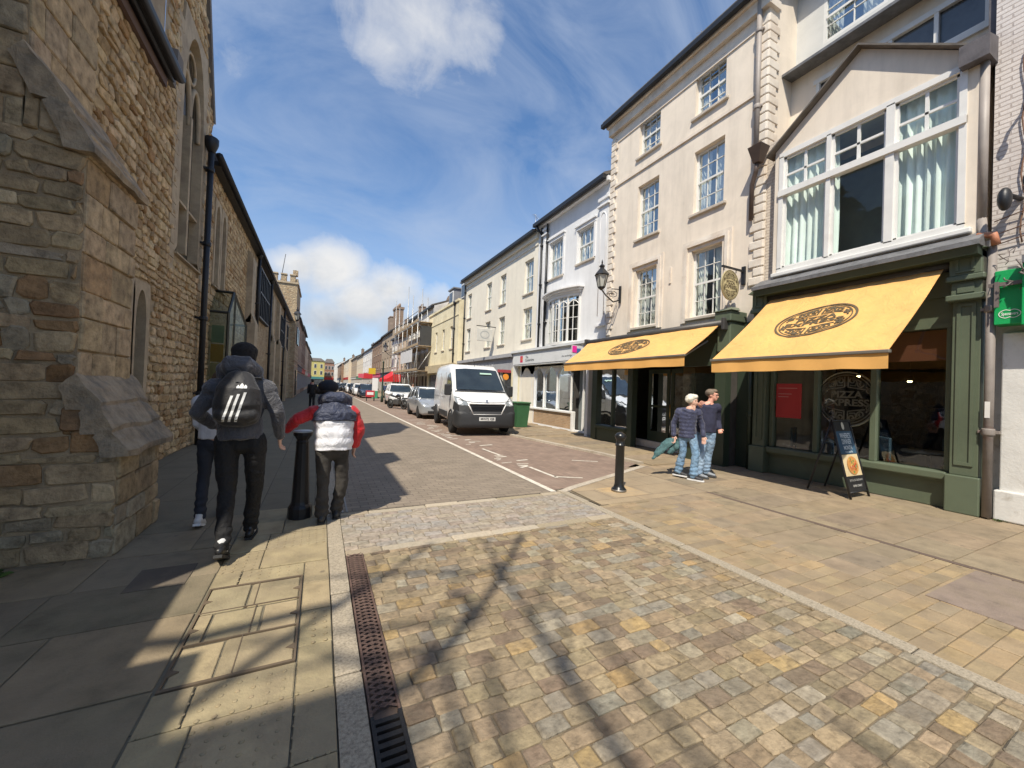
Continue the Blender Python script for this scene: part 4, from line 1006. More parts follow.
b = MB(); b.add([(k-.012, 2.2, 4.25), (k-.012, 4.85, 4.25), (k-.012, 4.85, 6.7), (k-.012, 2.2, 6.7)], [(0, 1, 2, 3)]); b.build('pane', MGLASS('big_window_glass', (.93, .97, .96), .05, gain=.6, gcol=(.7, .75, .75)), wo)
m_cur = M('mint_curtain', (.82, .90, .86), .9, var=.05, bump=.1)
for y0, y1, gq in ((2.22, 3.10, .05), (3.90, 4.84, -.05)):
    b = MB(); curtain_geo(b, k+.14, y0, y1, 4.2, 6.70, .055, 24, gq); b.build('curtain', m_cur, wo)
b = MB(); b.tube([(k+.14, 2.25, 6.70), (k+.14, 4.8, 6.70)], .012, 6); b.build('curtain_rail', m_wf, wo)
b = MB(); b.add([(k+1.6, 2, 4.1), (k+1.6, 5, 4.1), (k+1.6, 5, 6.8), (k+1.6, 2, 6.8)], [(0, 1, 2, 3)])
b.add([(k+.1, 2.15, 4.1), (k+1.6, 2.15, 4.1), (k+1.6, 2.15, 6.8), (k+.1, 2.15, 6.8)], [(0, 1, 2, 3)]); b.add([(k+.1, 4.9, 4.1), (k+1.6, 4.9, 4.1), (k+1.6, 4.9, 6.8), (k+.1, 4.9, 6.8)], [(0, 1, 2, 3)])
b.add([(k+.1, 2.15, 6.78), (k+1.6, 2.15, 6.78), (k+1.6, 4.9, 6.78), (k+.1, 4.9, 6.78)], [(0, 1, 2, 3)]); b.add([(k+.1, 2.15, 4.18), (k+1.6, 2.15, 4.18), (k+1.6, 4.9, 4.18), (k+.1, 4.9, 4.18)], [(0, 1, 2, 3)])
b.build('room_lining', M('bedroom_wall', (.34, .36, .34), .9), wo)
b = MB(); b.bbox(XB-.09, XB+.05, 2.12, 4.93, 4.12, 4.2, .015); b.build('sill', m_wf, wo)
# lead topped cornice
b = MB(); b.prism([(XB-.32, 1.98, 3.86), (XB-.32, 1.98, 3.93), (XB+.02, 1.98, 4.12), (XB+.3, 1.98, 4.12), (XB+.3, 1.98, 3.86)], (0, 3.2, 0)); b.build('lead_cornice', m_lead, gr)
b = MB(); b.prism([(XB-.26, 2.0, 3.74), (XB-.30, 2.0, 3.86), (XB+.2, 2.0, 3.86), (XB+.2, 2.0, 3.74)], (0, 3.15, 0)); b.build('cornice_moulding', m_gdark, gr)
# shopfront
b = MB(); F = WX-.02
b.box(F-.03, WX+.1, 2.33, 5.0, 2.85, 3.25); b.box(F-.07, WX+.1, 2.33, 5.0, 3.25, 3.74); b.box(F-.05, WX+.1, 2.33, 5.0, 2.78, 2.85)
b.bbox(F-.02, WX+.12, 2.34, 5.0, .0, .40, .01); b.bbox(F-.16, WX+.12, 2.34, 5.0, .44, .56, .02); b.box(F-.08, WX+.12, 2.34, 5.0, .40, .44)
for y0, y1 in ((2.34, 2.40), (3.22, 3.31), (4.10, 4.18), (4.92, 5.0)): b.bbox(F-.04, WX+.08, y0, y1, .56, 2.78, .01)
sh = b.build('shopfront', m_green, gr)
b = MB(); b.add([(WX+.02, 2.38, .56), (WX+.02, 4.95, .56), (WX+.02, 4.95, 2.8), (WX+.02, 2.38, 2.8)], [(0, 1, 2, 3)]); b.build('pane', m_sg, sh)
def pilaster(y0, y1, par):
    b = MB(); x = XB+.02
    b.bbox(x-.07, WX+.1, y0-.03, y1+.03, 0, .55, .015); b.bbox(x, WX+.1, y0, y1, .55, 3.15, .01)
    for a in (y0+.05, y1-.09): b.box(x-.02, x+.02, a, a+.04, .75, 3.05)
    b.box(x-.02, x+.02, y0+.05, y1-.05, .70, .75); b.box(x-.02, x+.02, y0+.05, y1-.05, 3.05, 3.09)
    b.bbox(x-.12, WX+.1, y0-.05, y1+.05, 3.13, 3.22, .015); b.bbox(x-.05, WX+.1, y0-.01, y1+.01, 3.22, 3.42, .01); b.box(x-.065, x-.03, y0+.06, y1-.06, 3.25, 3.38)
    b.bbox(x-.12, WX+.1, y0-.05, y1+.05, 3.42, 3.50, .015); b.bbox(x-.10, WX+.1, y0-.02, y1+.02, 3.50, 3.84, .015)
    for q in ((y0+.05, y0+.08), (y1-.08, y1-.05)): b.box(x-.12, x-.09, *q, 3.56, 3.80)
    for q in ((3.54, 3.57), (3.78, 3.81)): b.box(x-.12, x-.09, y0+.05, y1-.05, *q)
    b.prism([(x-.16, y0-.08, 3.84), (x-.16, y1+.08, 3.84), (x-.16, (y0+y1)/2, 3.97)], (.35, 0, 0))
    return b.build('pilaster', m_green, par)
pilaster(2.02, 2.31, gr); pilaster(5.02, 5.28, gr)
b = MB(); b.box(WX+.1, WX+3.3, 2.1, 5.6, -.02, .015); b.build('floor', M('restaurant_floor', (.12, .09, .07), .4), gr)
b = MB(); b.box(WX+3.2, WX+3.3, 2.1, 5.7, 0, 3); b.box(WX+.1, WX+3.3, 2.05, 2.1, 0, 3.5); b.box(WX+.14, WX+3.3, 2.1, 5.7, 2.9, 2.95); b.box(WX+.12, WX+3.3, 5.70, 5.74, 0, 3)
b.build('interior_room', m_room, gr)
b = MB(); b.box(WX+.05, WX+.08, 2.42, 3.20, 2.28, 2.76); b.box(WX+.05, WX+.08, 3.33, 4.08, 2.28, 2.76); b.build('window_blind', M('rust_blind', (.16, .05, .025), .8), gr)
# attic storeys set back behind the gable
XA = 9.6
b = MB(); sheet(b, XA, -1, 2.0, 5.27, 6.6, 9.05, [(2.25, 4.75, 7.85, 8.62)], .1); b.build('attic_wall', m_cream, gr)
b = MB()
for y in (2.25, 2.85, 3.48, 4.1, 4.69): b.box(XA-.02, XA+.08, y, y+.06, 7.85, 8.62)
b.box(XA-.03, XA+.08, 2.2, 4.8, 8.56, 8.66); b.box(XA-.05, XA+.08, 2.2, 4.8, 7.80, 7.92)
q = b.build('attic_window', m_wf, gr); c = MB(); c.add([(XA+.05, 2.25, 7.85), (XA+.05, 4.75, 7.85), (XA+.05, 4.75, 8.62), (XA+.05, 2.25, 8.62)], [(0, 1, 2, 3)]); c.build('pane', MATS['far_glass'], q)
b = MB(); b.prism([(XA-.40, 1.97, 8.93), (XA-.40, 1.97, 8.99), (XA+.4, 1.97, 9.35), (XA+.4, 1.97, 9.0)], (0, 3.3, 0)); b.build('eaves', m_lead, gr)
XC = 9.75
b = MB(); sheet(b, XC, -1, 2.0, 5.27, 9.3, 11.2, [(2.4, 3.5, 9.5, 10.6), (3.62, 4.72, 9.5, 10.6)], .1); b.build('dormer_wall', M('pale_cladding', (.60, .60, .58), .6, var=.06), gr)
for a in ((2.4, 3.5, 9.5, 10.6), (3.62, 4.72, 9.5, 10.6)): sash(gr, XC, -1, *a, cols=2, rows=3, rec=.03, simple=False, curt=True, sill=False)
b = MB(); b.prism([(XC-.4, 1.9, 11.2), (XC-.4, 1.9, 11.32), (XC+3, 1.9, 12.4), (XC+3, 1.9, 12.2)], (0, 3.5, 0)); b.build('dormer_roof', m_roofd, gr)
b = MB(); b.box(XB+.25, XA+.3, 1.99, 2.07, 6.8, 8.9); b.prism([(8.33, 1.955, 6.60), (8.33, 1.955, 6.90), (8.72, 1.955, 7.0), (8.72, 1.955, 6.60)], (0, .3, 0)); b.build('lead_gutter_box', M('dark_lead', (.11, .10, .105), .6, .2, var=.25, nscale=5, bump=.2), gr)
b = MB(); b.tube([(8.52, 2.04, 6.62), (8.52, 2.04, 4.3)], .05, 10); b.tube([(8.52, 2.04, 4.3), (8.50, 2.02, 4.05), (8.42, 1.95, 3.98)], .05, 10); b.build('downpipe', m_pipe, gr)
b = MB(); b.tube([(8.42, 2.06, 4.03), (8.42, 1.90, 4.00), (8.43, 1.88, 3.86)], .048, 10); b.build('pipe_bend', M('terracotta_plastic', (.42, .17, .09), .6), gr)
downpipe(gr, 8.50, 1.93, 0.02, 3.86, .05, False, M('weathered_downpipe', (.24, .21, .19), .6, var=.2, dirt=(.14, .06, .05), dlo=.55), s=-1)
b = MB(); b.add([(8.445, 1.905, 1.42), (8.445, 1.955, 1.42), (8.445, 1.955, 1.65), (8.445, 1.905, 1.65)], [(0, 1, 2, 3)]); b.build('notice_label', m_wf, gr)
downpipe(gr, 8.58, 5.38, 0.0, 2.6, .045, False, m_gdark, s=-1)
b = MB(); b.box(WX-.04, WX+.0, 5.30, 5.74, 0, 3.3); b.build('side_panel', m_gdark, gr)

# painted brick neighbour at the right edge
rb = thing('white_brick_building', 'white painted brick building at the right edge beside the restaurant', 'building', (WX, 0, 0))
m_wbr = MBRICK('white_painted_brick', (.68, .63, .60), (.64, .59, .56), (.48, .42, .39), 'YZ', tone=.1, bump=.9, dirt=(.48, .42, .38))
b = MB(); b.add([(WX-.02, -5, 3.3), (WX-.02, 1.98, 3.3), (WX-.02, 1.98, 13), (WX-.02, -5, 13)], [(0, 1, 2, 3)]); b.add([(WX-.02, 1.98, 3.3), (WX+3, 1.98, 3.3), (WX+3, 1.98, 13), (WX-.02, 1.98, 13)], [(0, 1, 2, 3)]); b.build('wall', m_wbr, rb)
m_wp = M('peeling_white_paint', (.66, .65, .62), .6, var=.08, nscale=3, bump=.25, bscale=30, dirt=(.38, .34, .28), dscale=2.2, dlo=.58, dhi=.75)
b = MB(); b.bbox(WX-.12, WX+.1, 1.60, 1.84, 0, 2.62, .015); b.bbox(WX-.18, WX+.1, 1.56, 1.88, 0, .42, .02); b.box(WX-.02, WX+.1, -5, 1.98, 0, 3.3); b.bbox(WX-.16, WX+.1, 1.20, 1.64, 2.5, 2.64, .02); b.build('pilaster', m_wp, rb)
b = MB(); b.add([(WX-.03, -3, .3), (WX-.03, 1.5, .3), (WX-.03, 1.5, 2.4), (WX-.03, -3, 2.4)], [(0, 1, 2, 3)]); b.build('shop_window', MATS['far_glass'], rb)
b = MB(); pts = [(WX-.05, 1.70+.02*math.sin(i*1.3), 6.6-i*.16) for i in range(18)]; b.tube(pts, .009, 5)
for z in (4.0, 4.15, 4.35): b.tube([(WX-.06, 1.95, z-.1), (WX-.09, 1.5, z), (WX-.06, .8, z+.1)], .008, 5)
b.build('cable', M('rusty_cable', (.2, .11, .07), .8), rb)
b = MB()
for (y, z) in ((1.62, 5.9), (1.62, 4.75)): b.tube([(WX, y, z), (WX-.25, y, z+.05), (WX-.3, y, z-.05)], .02, 6); b.ball((WX-.3, y, z-.1), (.04, .04, .1), 8, 6)
b.build('bracket', m_black, rb)
b = MB(); b.tube([(WX-.02, 1.72, 4.5), (WX-.35, 1.78, 4.5)], .03, 8); b.ball((WX-.42, 1.78, 4.42), (.1, .07, .16), 12, 8); b.build('flood_lamp', m_black, rb)
gs = thing('green_shop_sign', 'bright green shop sign box with white logo beneath tangled cables', 'shop sign', (8.4, 1.3, 2.65))
m_gs = M('sign_green', (.01, .36, .10), .4, var=.04, nscale=2)
b = MB(); b.bbox(8.40, WX-.03, 1.60, 1.88, 2.72, 3.47, .008); b.bbox(8.28, WX-.03, -3.5, 1.62, 2.68, 3.50, .008); b.build('sign_box', m_gs, gs)
b = MB(); b.box(8.46, WX-.03, 1.70, 1.78, 3.47, 3.52); b.prism([(8.25, 1.62, 3.50), (8.25, 1.62, 3.6), (WX, 1.62, 3.66), (WX, 1.62, 3.50)], (0, -5, 0)); b.build('top_trim', m_lead, gs)
b = MB(); C = (8.397, 1.74, 2.86); n = 40
ov = []
for q in range(n):
    an = 2*PI*q/n; x = .095*math.cos(an); ov.append((x, (.062-.018*math.exp(-(x/.022)**2))*math.sin(an)))
ribbon(b, ov, .008, C, (0, -1, 0), (0, 0, 1), .003, True)
put_text(b, 'Specsavers', C, (0, -1, 0), (0, 0, 1), .06, .001, .145, .003)
b.build('logo', M('sign_white', (.8, .8, .78), .5), gs)
cg = thing('sign_bracket', 'tangle of broken steel brackets and cables above the green sign', 'bracket', (8.3, 1.75, 3.4))
b = MB(); r = random.Random(4)
for i in range(7):
    p = Vector((8.30+r.uniform(-.1, .2), 1.72+r.uniform(-.1, .12), 3.25+r.uniform(-.05, .4))); pts = [p]
    for j in range(4): p = p + Vector((r.uniform(-.06, .06), r.uniform(-.09, .09), r.uniform(-.1, .1))); pts.append(p)
    b.tube(pts, r.uniform(.005, .012), 5)
b.box(8.32, 8.37, 1.62, 1.92, 3.24, 3.29); b.box(8.30, 8.34, 1.82, 1.86, 2.95, 3.3); b.build('cable', M('cable_grey', (.17, .14, .13), .7, .3), cg)

# awnings
def awning(label, xw, yw0, yw1, zw, xf, yf0, yf1, zf, zv, ln):
    t = thing('yellow_awning', label, 'awning', (xw, (yw0+yw1)/2, zw), 0, 'yellow restaurant awnings')
    A, B_, C, D_ = Vector((xw, yw0, zw)), Vector((xw, yw1, zw)), Vector((xf, yf1, zf)), Vector((xf, yf0, zf))
    nu, nv = 14, 24; b = MB(); th = Vector((0, 0, -.008))
    vs = []
    for i in range(nu+1):
        for j in range(nv+1):
            p = A.lerp(B_, j/nv).lerp(D_.lerp(C, j/nv), i/nu); p.z -= .045*math.sin(PI*i/nu)*(.6+.4*math.sin(j*.55)) + .006*math.sin(j*2.1+i*.4) + .008*noise.noise(p*2.5); vs.append(p)
    N0 = len(vs); vs += [p+th for p in vs]
    F_ = [(i*(nv+1)+j, (i+1)*(nv+1)+j, (i+1)*(nv+1)+j+1, i*(nv+1)+j+1) for i in range(nu) for j in range(nv)]
    b.add(vs, F_ + [tuple(N0+k for k in f[::-1]) for f in F_], None, True)
    cv = b.build('canopy', m_yel, t)
    b = MB(); vs = []
    for i in range(5):
        for j in range(31):
            q = j/30; p = D_.lerp(C, q); vs.append((xf - .005 + .012*math.sin(j*.9)*i/4, p.y, zf-.02-(zf-zv)*i/4 - .012*abs(math.sin(j*.37+1))*(i/4)))
    N0 = len(vs); vs += [(x+.008, y, z) for x, y, z in vs]; F_ = [(i*31+j, i*31+j+1, (i+1)*31+j+1, (i+1)*31+j) for i in range(4) for j in range(30)]
    b.add(vs, F_+[tuple(N0+k for k in f[::-1]) for f in F_], None, True); b.build('valance', M('valance_canvas', (.74, .40, .115), .85, var=.05, bump=.15, bscale=90), t)
    b = MB(); b.bbox(xf-.03, xf+.04, yf0-.02, yf1+.02, zf-.035, zf+.012, .01); b.build('front_bar', M('awning_bar', (.22, .2, .17), .5, .4), t)
    b = MB(); b.tube([(xw+.03, yw0-.1, zw+.02), (xw+.03, yw1+.1, zw+.02)], .085, 14); b.bbox(xw-.06, xw+.16, yw0-.16, yw0-.08, zw-.14, zw+.14, .02); b.bbox(xw-.06, xw+.16, yw1+.08, yw1+.16, zw-.14, zw+.14, .02); b.build('cassette', M('awning_cassette', (.07, .065, .06), .5, .3), t)
    for y, sg in ((yf0+.12, 1), (yf1-.12, -1)):
        b = MB(); e = Vector((xw-.02, y+sg*.1, zw-.35)); m_ = Vector(((xw+xf)/2+.1, y+sg*.6, (zw+zf)/2-.42)); f = Vector((xf+.03, y, zf-.02))
        b.tube([e, m_], .022, 8); b.tube([m_, f], .018, 8); b.ball(m_, .03, 8, 6); b.build('folding_arm', M('arm_grey', (.35, .34, .32), .4, .6), t)
    U = Vector((0, -1, 0)); Wv = (A - D_); Wv.y = 0; Wv.normalize()
    Cc = (A+B_+C+D_)/4 + U*ln[2]; Cc = Cc - Wv*ln[3]; 
    nn = U.cross(Wv); b = MB(); roundel(b, Cc + nn*(-.034+.012), U, Wv, ln[0], ln[1], .035, .0)
    # follow the sag of the cloth
    vv = []
    for x, y, z in b.v:
        q = (xw-x)/(xw-xf); jn = (y-yw0)/(yw1-yw0)*nv; zl = zw+(zf-zw)*q - .045*math.sin(PI*q)*(.6+.4*math.sin(jn*.55)) + .014
        vv.append((x, y, zl))
    b.v = vv; b.build('emblem', m_ink, cv)
    return t
awning('large yellow canvas awning pulled out over the big green framed window', 8.50, 2.40, 4.95, 3.68, 6.65, 2.37, 4.93, 2.27, 2.06, (.58, .50, -.02, .04))
awning('smaller yellow canvas awning over the dark shopfront of the cream building', 8.10, 5.84, 10.65, 3.22, 7.05, 5.88, 10.50, 2.46, 2.24, (.72, .36, .0, -.02))

# hanging oval sign
hs_ = thing('hanging_sign', 'oval pale gold sign hanging from a black bracket on the cream wall', 'hanging sign', (WX, 5.68, 4.5))
b = MB(); b.box(WX-.05, WX, 5.64, 5.72, 4.18, 4.60); b.box(WX-.78, WX, 5.66, 5.70, 4.47, 4.51); b.tube([(WX-.72, 5.68, 4.49), (WX-.72, 5.68, 4.40)], .01, 5); b.tube([(WX-.3, 5.68, 4.49), (WX-.3, 5.68, 4.40)], .01, 5); b.build('bracket', m_black, hs_)
b = MB(); vs = []
prof = [(.30*math.cos(q*PI/20), .34*math.sin(q*PI/20)) for q in range(40)]
b.prism([(WX-.5+x, 5.665, 4.10+z) for x, z in prof], (0, .03, 0)); pb = b.build('board', M('gold_board', (.55, .47, .26), .5, .2), hs_)
b = MB(); roundel(b, (WX-.5, 5.664, 4.10), (1, 0, 0), (0, 0, 1), .28, .32, .016, .002); b.build('lettering', m_ink, pb)

# window roundel, red poster and A-board
rd = thing('window_emblem', 'round silver scrollwork emblem standing in the restaurant window', 'emblem', (WX+.12, 3.72, 1.6))
b = MB(); roundel(b, (WX+.13, 3.73, 1.62), (0, -1, 0), (0, 0, 1), .46, .50, .03, .012); b.build('scrollwork', M('silver_scroll', (.36, .33, .29), .4, .6), rd)
b = MB(); b.tube([(WX+.13, 3.73+.47*math.cos(q*PI/24), 1.62+.51*math.sin(q*PI/24)) for q in range(49)], .016, 8); b.build('rim', M('silver_rim', (.6, .57, .5), .25, .9), rd)
ps = thing('red_poster', 'plain red poster with pale lines taped inside the restaurant window', 'poster', (WX+.05, 4.66, 1.5))
b = MB(); b.box(WX-.0, WX+.012, 4.42, 4.90, 1.19, 1.90); b.build('sheet', M('red_print', (.42, .035, .035), .7, var=.05), ps)
b = MB()
for z, q in ((1.80, .36), (1.68, .26), (1.62, .2)): b.box(WX-.002, WX+.0, 4.86-q, 4.86, z, z+.012)
b.build('print_lines', M('poster_ink', (.55, .25, .22), .7), ps)
ab = thing('pavement_sign', 'black framed pavement board with blue panel and pizza picture', 'sandwich board', (8.03, 3.45, 0), 0)
AB = MB()
# local frame: board faces the road (-x), leaning back
def lean(u, w, off=0): # u along -y, w up the board
    return Vector((8.03 + u, 3.17 + w*.235 - off*.97, w*.972 - off*.235))
TL = 1.28
for u in (-.30, .30): AB.tube([lean(u, 0), lean(u*.92, TL)], .018, 6); 
AB.tube([lean(-.28, TL), lean(.28, TL)], .018, 6); AB.tube([lean(-.30, .1), lean(.30, .1)], .014, 6)
for u in (-.28, .28): AB.tube([lean(u, TL), Vector((8.03+u, 3.80, 0.02))], .015, 6)
AB.build('frame', m_black, ab)
def pan(nm, w0, w1, mat, par, off=.0, u0=-.28, u1=.28):
    b = MB(); P = [lean(u0, w0, off), lean(u1, w0, off), lean(u1*.97, w1, off), lean(u0*.97, w1, off)]
    b.prism(P, (0, .012, -.003)); return b.build(nm, mat, par)
bd = pan('panel', .10, TL, M('board_black', (.02, .02, .022), .5), ab)
pan('blue_panel', .72, 1.10, M('poster_blue', (.03, .085, .15), .6), bd, .006, -.26, .26)
pan('picture', .36, .71, M('picture_cream', (.62, .50, .30), .6), bd, .006, -.26, .26)
Ud = Vector((1, 0, 0)); Wd = Vector((0, .235, .972)).normalized()
b = MB(); put_text(b, 'WHERE’S', lean(0, 1.02, .008), Ud, Wd, .12, .002, .34, .006); put_text(b, 'DINNER', lean(0, .92, .008), Ud, Wd, .12, .002, .3, .006); put_text(b, 'MONTH', lean(0, .82, .008), Ud, Wd, .09, .002, .26, .006); put_text(b, 'see inside', lean(0, .755, .008), Ud, Wd, .05, 0, .24, .006)
b.build('lettering', M('chalk_white', (.55, .62, .68), .8), bd)
b = MB(); put_text(b, 'EAT IN OR TAKE AWAY', lean(0, .29, .008), Ud, Wd, .05, 0, .42, .006); put_text(b, 'OPEN DAILY', lean(0, .2, .008), Ud, Wd, .05, .001, .3, .006); b.build('lettering', M('board_text', (.4, .4, .38), .8), bd)
b = MB(); cc = lean(.01, .53, .012); Nn = Ud.cross(Wd)
vs = [cc + Nn*.004] + [cc + Ud*(.17*math.cos(q*PI/12)) + Wd*(.15*math.sin(q*PI/12)) + Nn*.004 for q in range(24)]
b.add(vs, [(0, 1+q, 1+(q+1) % 24) for q in range(24)], (.55, .25, .07)); r = random.Random(2)
for i in range(34):
    a, rr = r.random()*2*PI, .13*math.sqrt(r.random()); c0 = cc + Ud*(rr*math.cos(a)) + Wd*(rr*.88*math.sin(a)) + Nn*.006; s_ = r.uniform(.012, .03)
    b.add([c0 + Ud*(s_*math.cos(q*PI/3)) + Wd*(s_*math.sin(q*PI/3)) for q in range(6)], [tuple(range(6))], r.choice([(.6, .09, .04), (.7, .45, .12), (.65, .5, .3), (.5, .12, .04), (.15, .25, .06)]))
b.build('pizza', M('pizza_colours', rough=.6, attr=True, var=.1), bd)
b = MB(); c0 = lean(0, 1.19, .01); b.add([c0 + Ud*(.045*math.cos(q*PI/10)) + Wd*(.065*math.sin(q*PI/10)) + Nn*.004 for q in range(20)], [tuple(range(20))]); b.build('badge', M('badge_pale', (.5, .48, .4), .6), bd)
# furniture seen through the restaurant windows
def cafe_table(x, y, label):
    t = thing('cafe_table', label, 'table', (x, y, .015), 0, 'tables inside the restaurant')
    b = MB(); b.lathe([(.34, 0), (.35, .012), (.35, .03), (.34, .04)], (x, y, .72), 24); b.build('tabletop', M('table_marble', (.35, .34, .32), .3), t)
    b = MB(); b.lathe([(.22, .0), (.22, .02), (.03, .05), (.025, .70)], (x, y, .016), 14); b.build('pedestal', m_black, t)
def cafe_chair(x, y, rz, label):
    t = thing('cafe_chair', label, 'chair', (x, y, .015), rz, 'chairs inside the restaurant'); mt = M('chair_blue', (.05, .09, .13), .5)
    b = MB(); b.bbox(-.2, .2, -.2, .2, .43, .48, .015); b.build('seat', mt, t, True)
    b = MB(); b.bbox(-.2, .2, .17, .21, .55, .95, .015); b.build('backrest', mt, t, True)
    for sx in (-.17, .17):
        for sy in (-.17, .17):
            b = MB(); b.tube([(sx*1.1, sy*1.1, 0), (sx, sy, .95 if sy > 0 else .44)], .013, 6); b.build('leg', m_black, t, True)
cafe_table(9.6, 2.85, 'round marble table behind the right hand window pane'); cafe_chair(9.25, 3.15, .8, 'blue chair nearest the right hand window pane'); cafe_chair(10.1, 2.6, -1.2, 'blue chair deep in the room behind the round table')
cafe_table(9.7, 4.3, 'round marble table behind the scrollwork emblem'); cafe_chair(9.4, 4.7, .3, 'blue chair behind the red poster')
def pendant(x, y, z, label, s=30):
    t = thing('pendant_lamp', label, 'lamp', (x, y, 2.9), 0, 'lit pendant lamps in the restaurant')
    b = MB(); b.tube([(x, y, z+.05), (x, y, 2.9)], .006, 5); b.lathe([(.02, .1), (.05, .08), (.085, .0)], (x, y, z), 12); b.build('shade', m_black, t)
    b = MB(); b.ball((x, y, z+.01), .035, 10, 7); b.build('bulb', MATS.get('bulb') or MATS.setdefault('bulb', MEMIT('bulb', (1, .72, .32), s)), t)
pendant(9.4, 3.05, 1.98, 'glowing pendant lamp behind the right hand window pane'); pendant(9.8, 3.95, 2.1, 'glowing pendant lamp behind the scrollwork emblem'); pendant(9.3, 6.6, 1.95, 'glowing pendant lamp inside behind the walking couple')
# ------------------------------------------------------------------ grey-white gothick house
gh = thing('gothick_house', 'pale grey white house with gothic glazed windows, curved bay and arched shopfront', 'building', (WX, 13, 0))
m_gw = M('grey_white_render', (.73, .73, .73), .85, streak=.08, var=.05, nscale=1.5, bump=.1, bscale=60, dirt=(.66, .66, .66), dscale=.9, dlo=.5, dhi=.9)
G = [(11.33, 12.31, 6.46, 7.73), (13.33, 14.33, 6.33, 7.88)]
b = MB(); sheet(b, WX, -1, 10.47, 15.35, 0, 8.85, G + [(12.1, 14.2, 3.45, 5.3), (11.2, 15.3, .1, 2.6)], .14)
b.build('wall', m_gw, gh)
b = MB(); b.box(WX-.16, WX+.2, 10.45, 15.36, 8.85, 9.0); b.build('cornice', m_gw, gh)
b = MB(); b.prism([(WX-.3, 10.5, 9.0), (WX-.3, 10.5, 9.1), (WX+3.5, 10.5, 10.9), (WX+3.5, 10.5, 10.7)], (0, 4.86, 0)); b.build('roof', m_roofd, gh)
b = MB(); b.box(WX-.36, WX-.2, 10.5, 15.36, 8.9, 9.04); b.build('gutter', m_black, gh)
for q in G:
    sash(gh, WX, -1, *q, cols=3, rows=2, rec=.10, gothic=True)
b = MB()
for y0, y1, z0, z1 in G:
    for a in (y0-.12, y1+.02): b.box(WX-.04, WX, a, a+.10, z0, z1)
    b.box(WX-.05, WX, y0-.12, y1+.12, z1+.02, z1+.14); b.box(WX-.10, WX, y0-.15, y1+.15, z1+.14, z1+.19)
# pilaster strips with capitals
for y0, y1, z0, z1 in ((10.52, 10.98, 3.95, 8.3), (14.55, 14.85, 3.3, 8.6)):
    b.box(WX-.06, WX, y0, y1, z0, z1); b.box(WX-.11, WX, y0-.05, y1+.05, z1, z1+.10); b.box(WX-.13, WX, y0-.07, y1+.07, z1-.22, z1-.16); b.box(WX-.10, WX, y0-.05, y1+.05, z0-.08, z0)
    P = arch_pts(y0+.07, y1-.07, z0+.3, z1-.8, z1-.45); b.tube([(WX-.065, p[0], p[1]) for p in P], .018, 5)
b.build('pilaster', m_gw, gh)
for y in (14.5, 14.98): downpipe(gh, WX-.08, y, 3.3, 8.8, .045, False, s=-1)
b = MB(); b.tube([(WX-.28, 15.15, 8.9), (WX-.15, 15.1, 8.7), (WX-.08, 14.98, 8.5)], .05, 8); b.build('hopper_head', m_black, gh)
# shallow curved oriel with gothic lights
bw = MB(); yc, R_, hw = 13.16, 2.1, 1.12; N_ = 5
def bx_(y): return WX - .02 - (math.sqrt(R_*R_-(y-yc)**2) - math.sqrt(R_*R_-hw*hw))
for i in range(N_+1):
    y = yc-hw+2*hw*i/N_; x = bx_(y); bw.box(x-.035, x+.035, y-.035, y+.035, 3.45, 5.3)
for i in range(N_):
    y0, y1 = yc-hw+2*hw*i/N_, yc-hw+2*hw*(i+1)/N_
    ym = (y0+y1)/2; bw.box(bx_(ym)-.012, bx_(ym)+.012, ym-.011, ym+.011, 3.5, 5.25)
    for z in (3.95, 4.4, 4.85, 5.08):
        bw.tube([(bx_(y0), y0, z), (bx_(y1), y1, z)], .014, 4)
    P = arch_pts(0, 1, 4.7, 4.72, 5.05); bw.tube([(bx_(y0+(y1-y0)*p[0]), y0+(y1-y0)*p[0], p[1]) for p in P], .02, 5)
for z0, z1, e in ((5.22, 5.34, .04), (3.38, 3.5, .05)):
    pts = [(bx_(yc-hw+2*hw*i/14)-e, yc-hw+2*hw*i/14) for i in range(15)]
    bw.prism([(x, y, z0) for x, y in pts] + [(WX, yc+hw, z0), (WX, yc-hw, z0)], (0, 0, z1-z0))
bo_ = bw.build('oriel_window', m_wf, gh)
b = MB(); pts = [(bx_(yc-hw+2*hw*i/14), yc-hw+2*hw*i/14) for i in range(15)]
b.add([(x+.01, y, 3.5) for x, y in pts]+[(x+.01, y, 5.25) for x, y in pts], [(i, i+1, 16+i, 15+i) for i in range(14)]); b.build('pane', MATS['sash_glass'], bo_)
b = MB(); b.add([(WX+.7, 12, 3.4), (WX+.7, 14.3, 3.4), (WX+.7, 14.3, 5.4), (WX+.7, 12, 5.4)], [(0, 1, 2, 3)]); curtain_geo(b, WX+.2, 12.1, 12.6, 3.45, 5.3, .03, 14); curtain_geo(b, WX+.2, 13.7, 14.2, 3.45, 5.3, .03, 14); b.build('curtain', m_room, bo_)
b = MB()
pts = [(bx_(yc-hw+2*hw*i/14), yc-hw+2*hw*i/14) for i in range(15)]
for k, (e, z0, z1) in enumerate(((.08, 5.34, 5.42), (.16, 5.42, 5.49), (.24, 5.49, 5.55))):
    b.prism([(x-e, yc+(y-yc)*(1+e*.7), z0) for x, y in pts] + [(WX, yc+hw+e, z0), (WX, yc-hw-e, z0)], (0, 0, z1-z0))
b.build('canopy', m_gw, bo_)
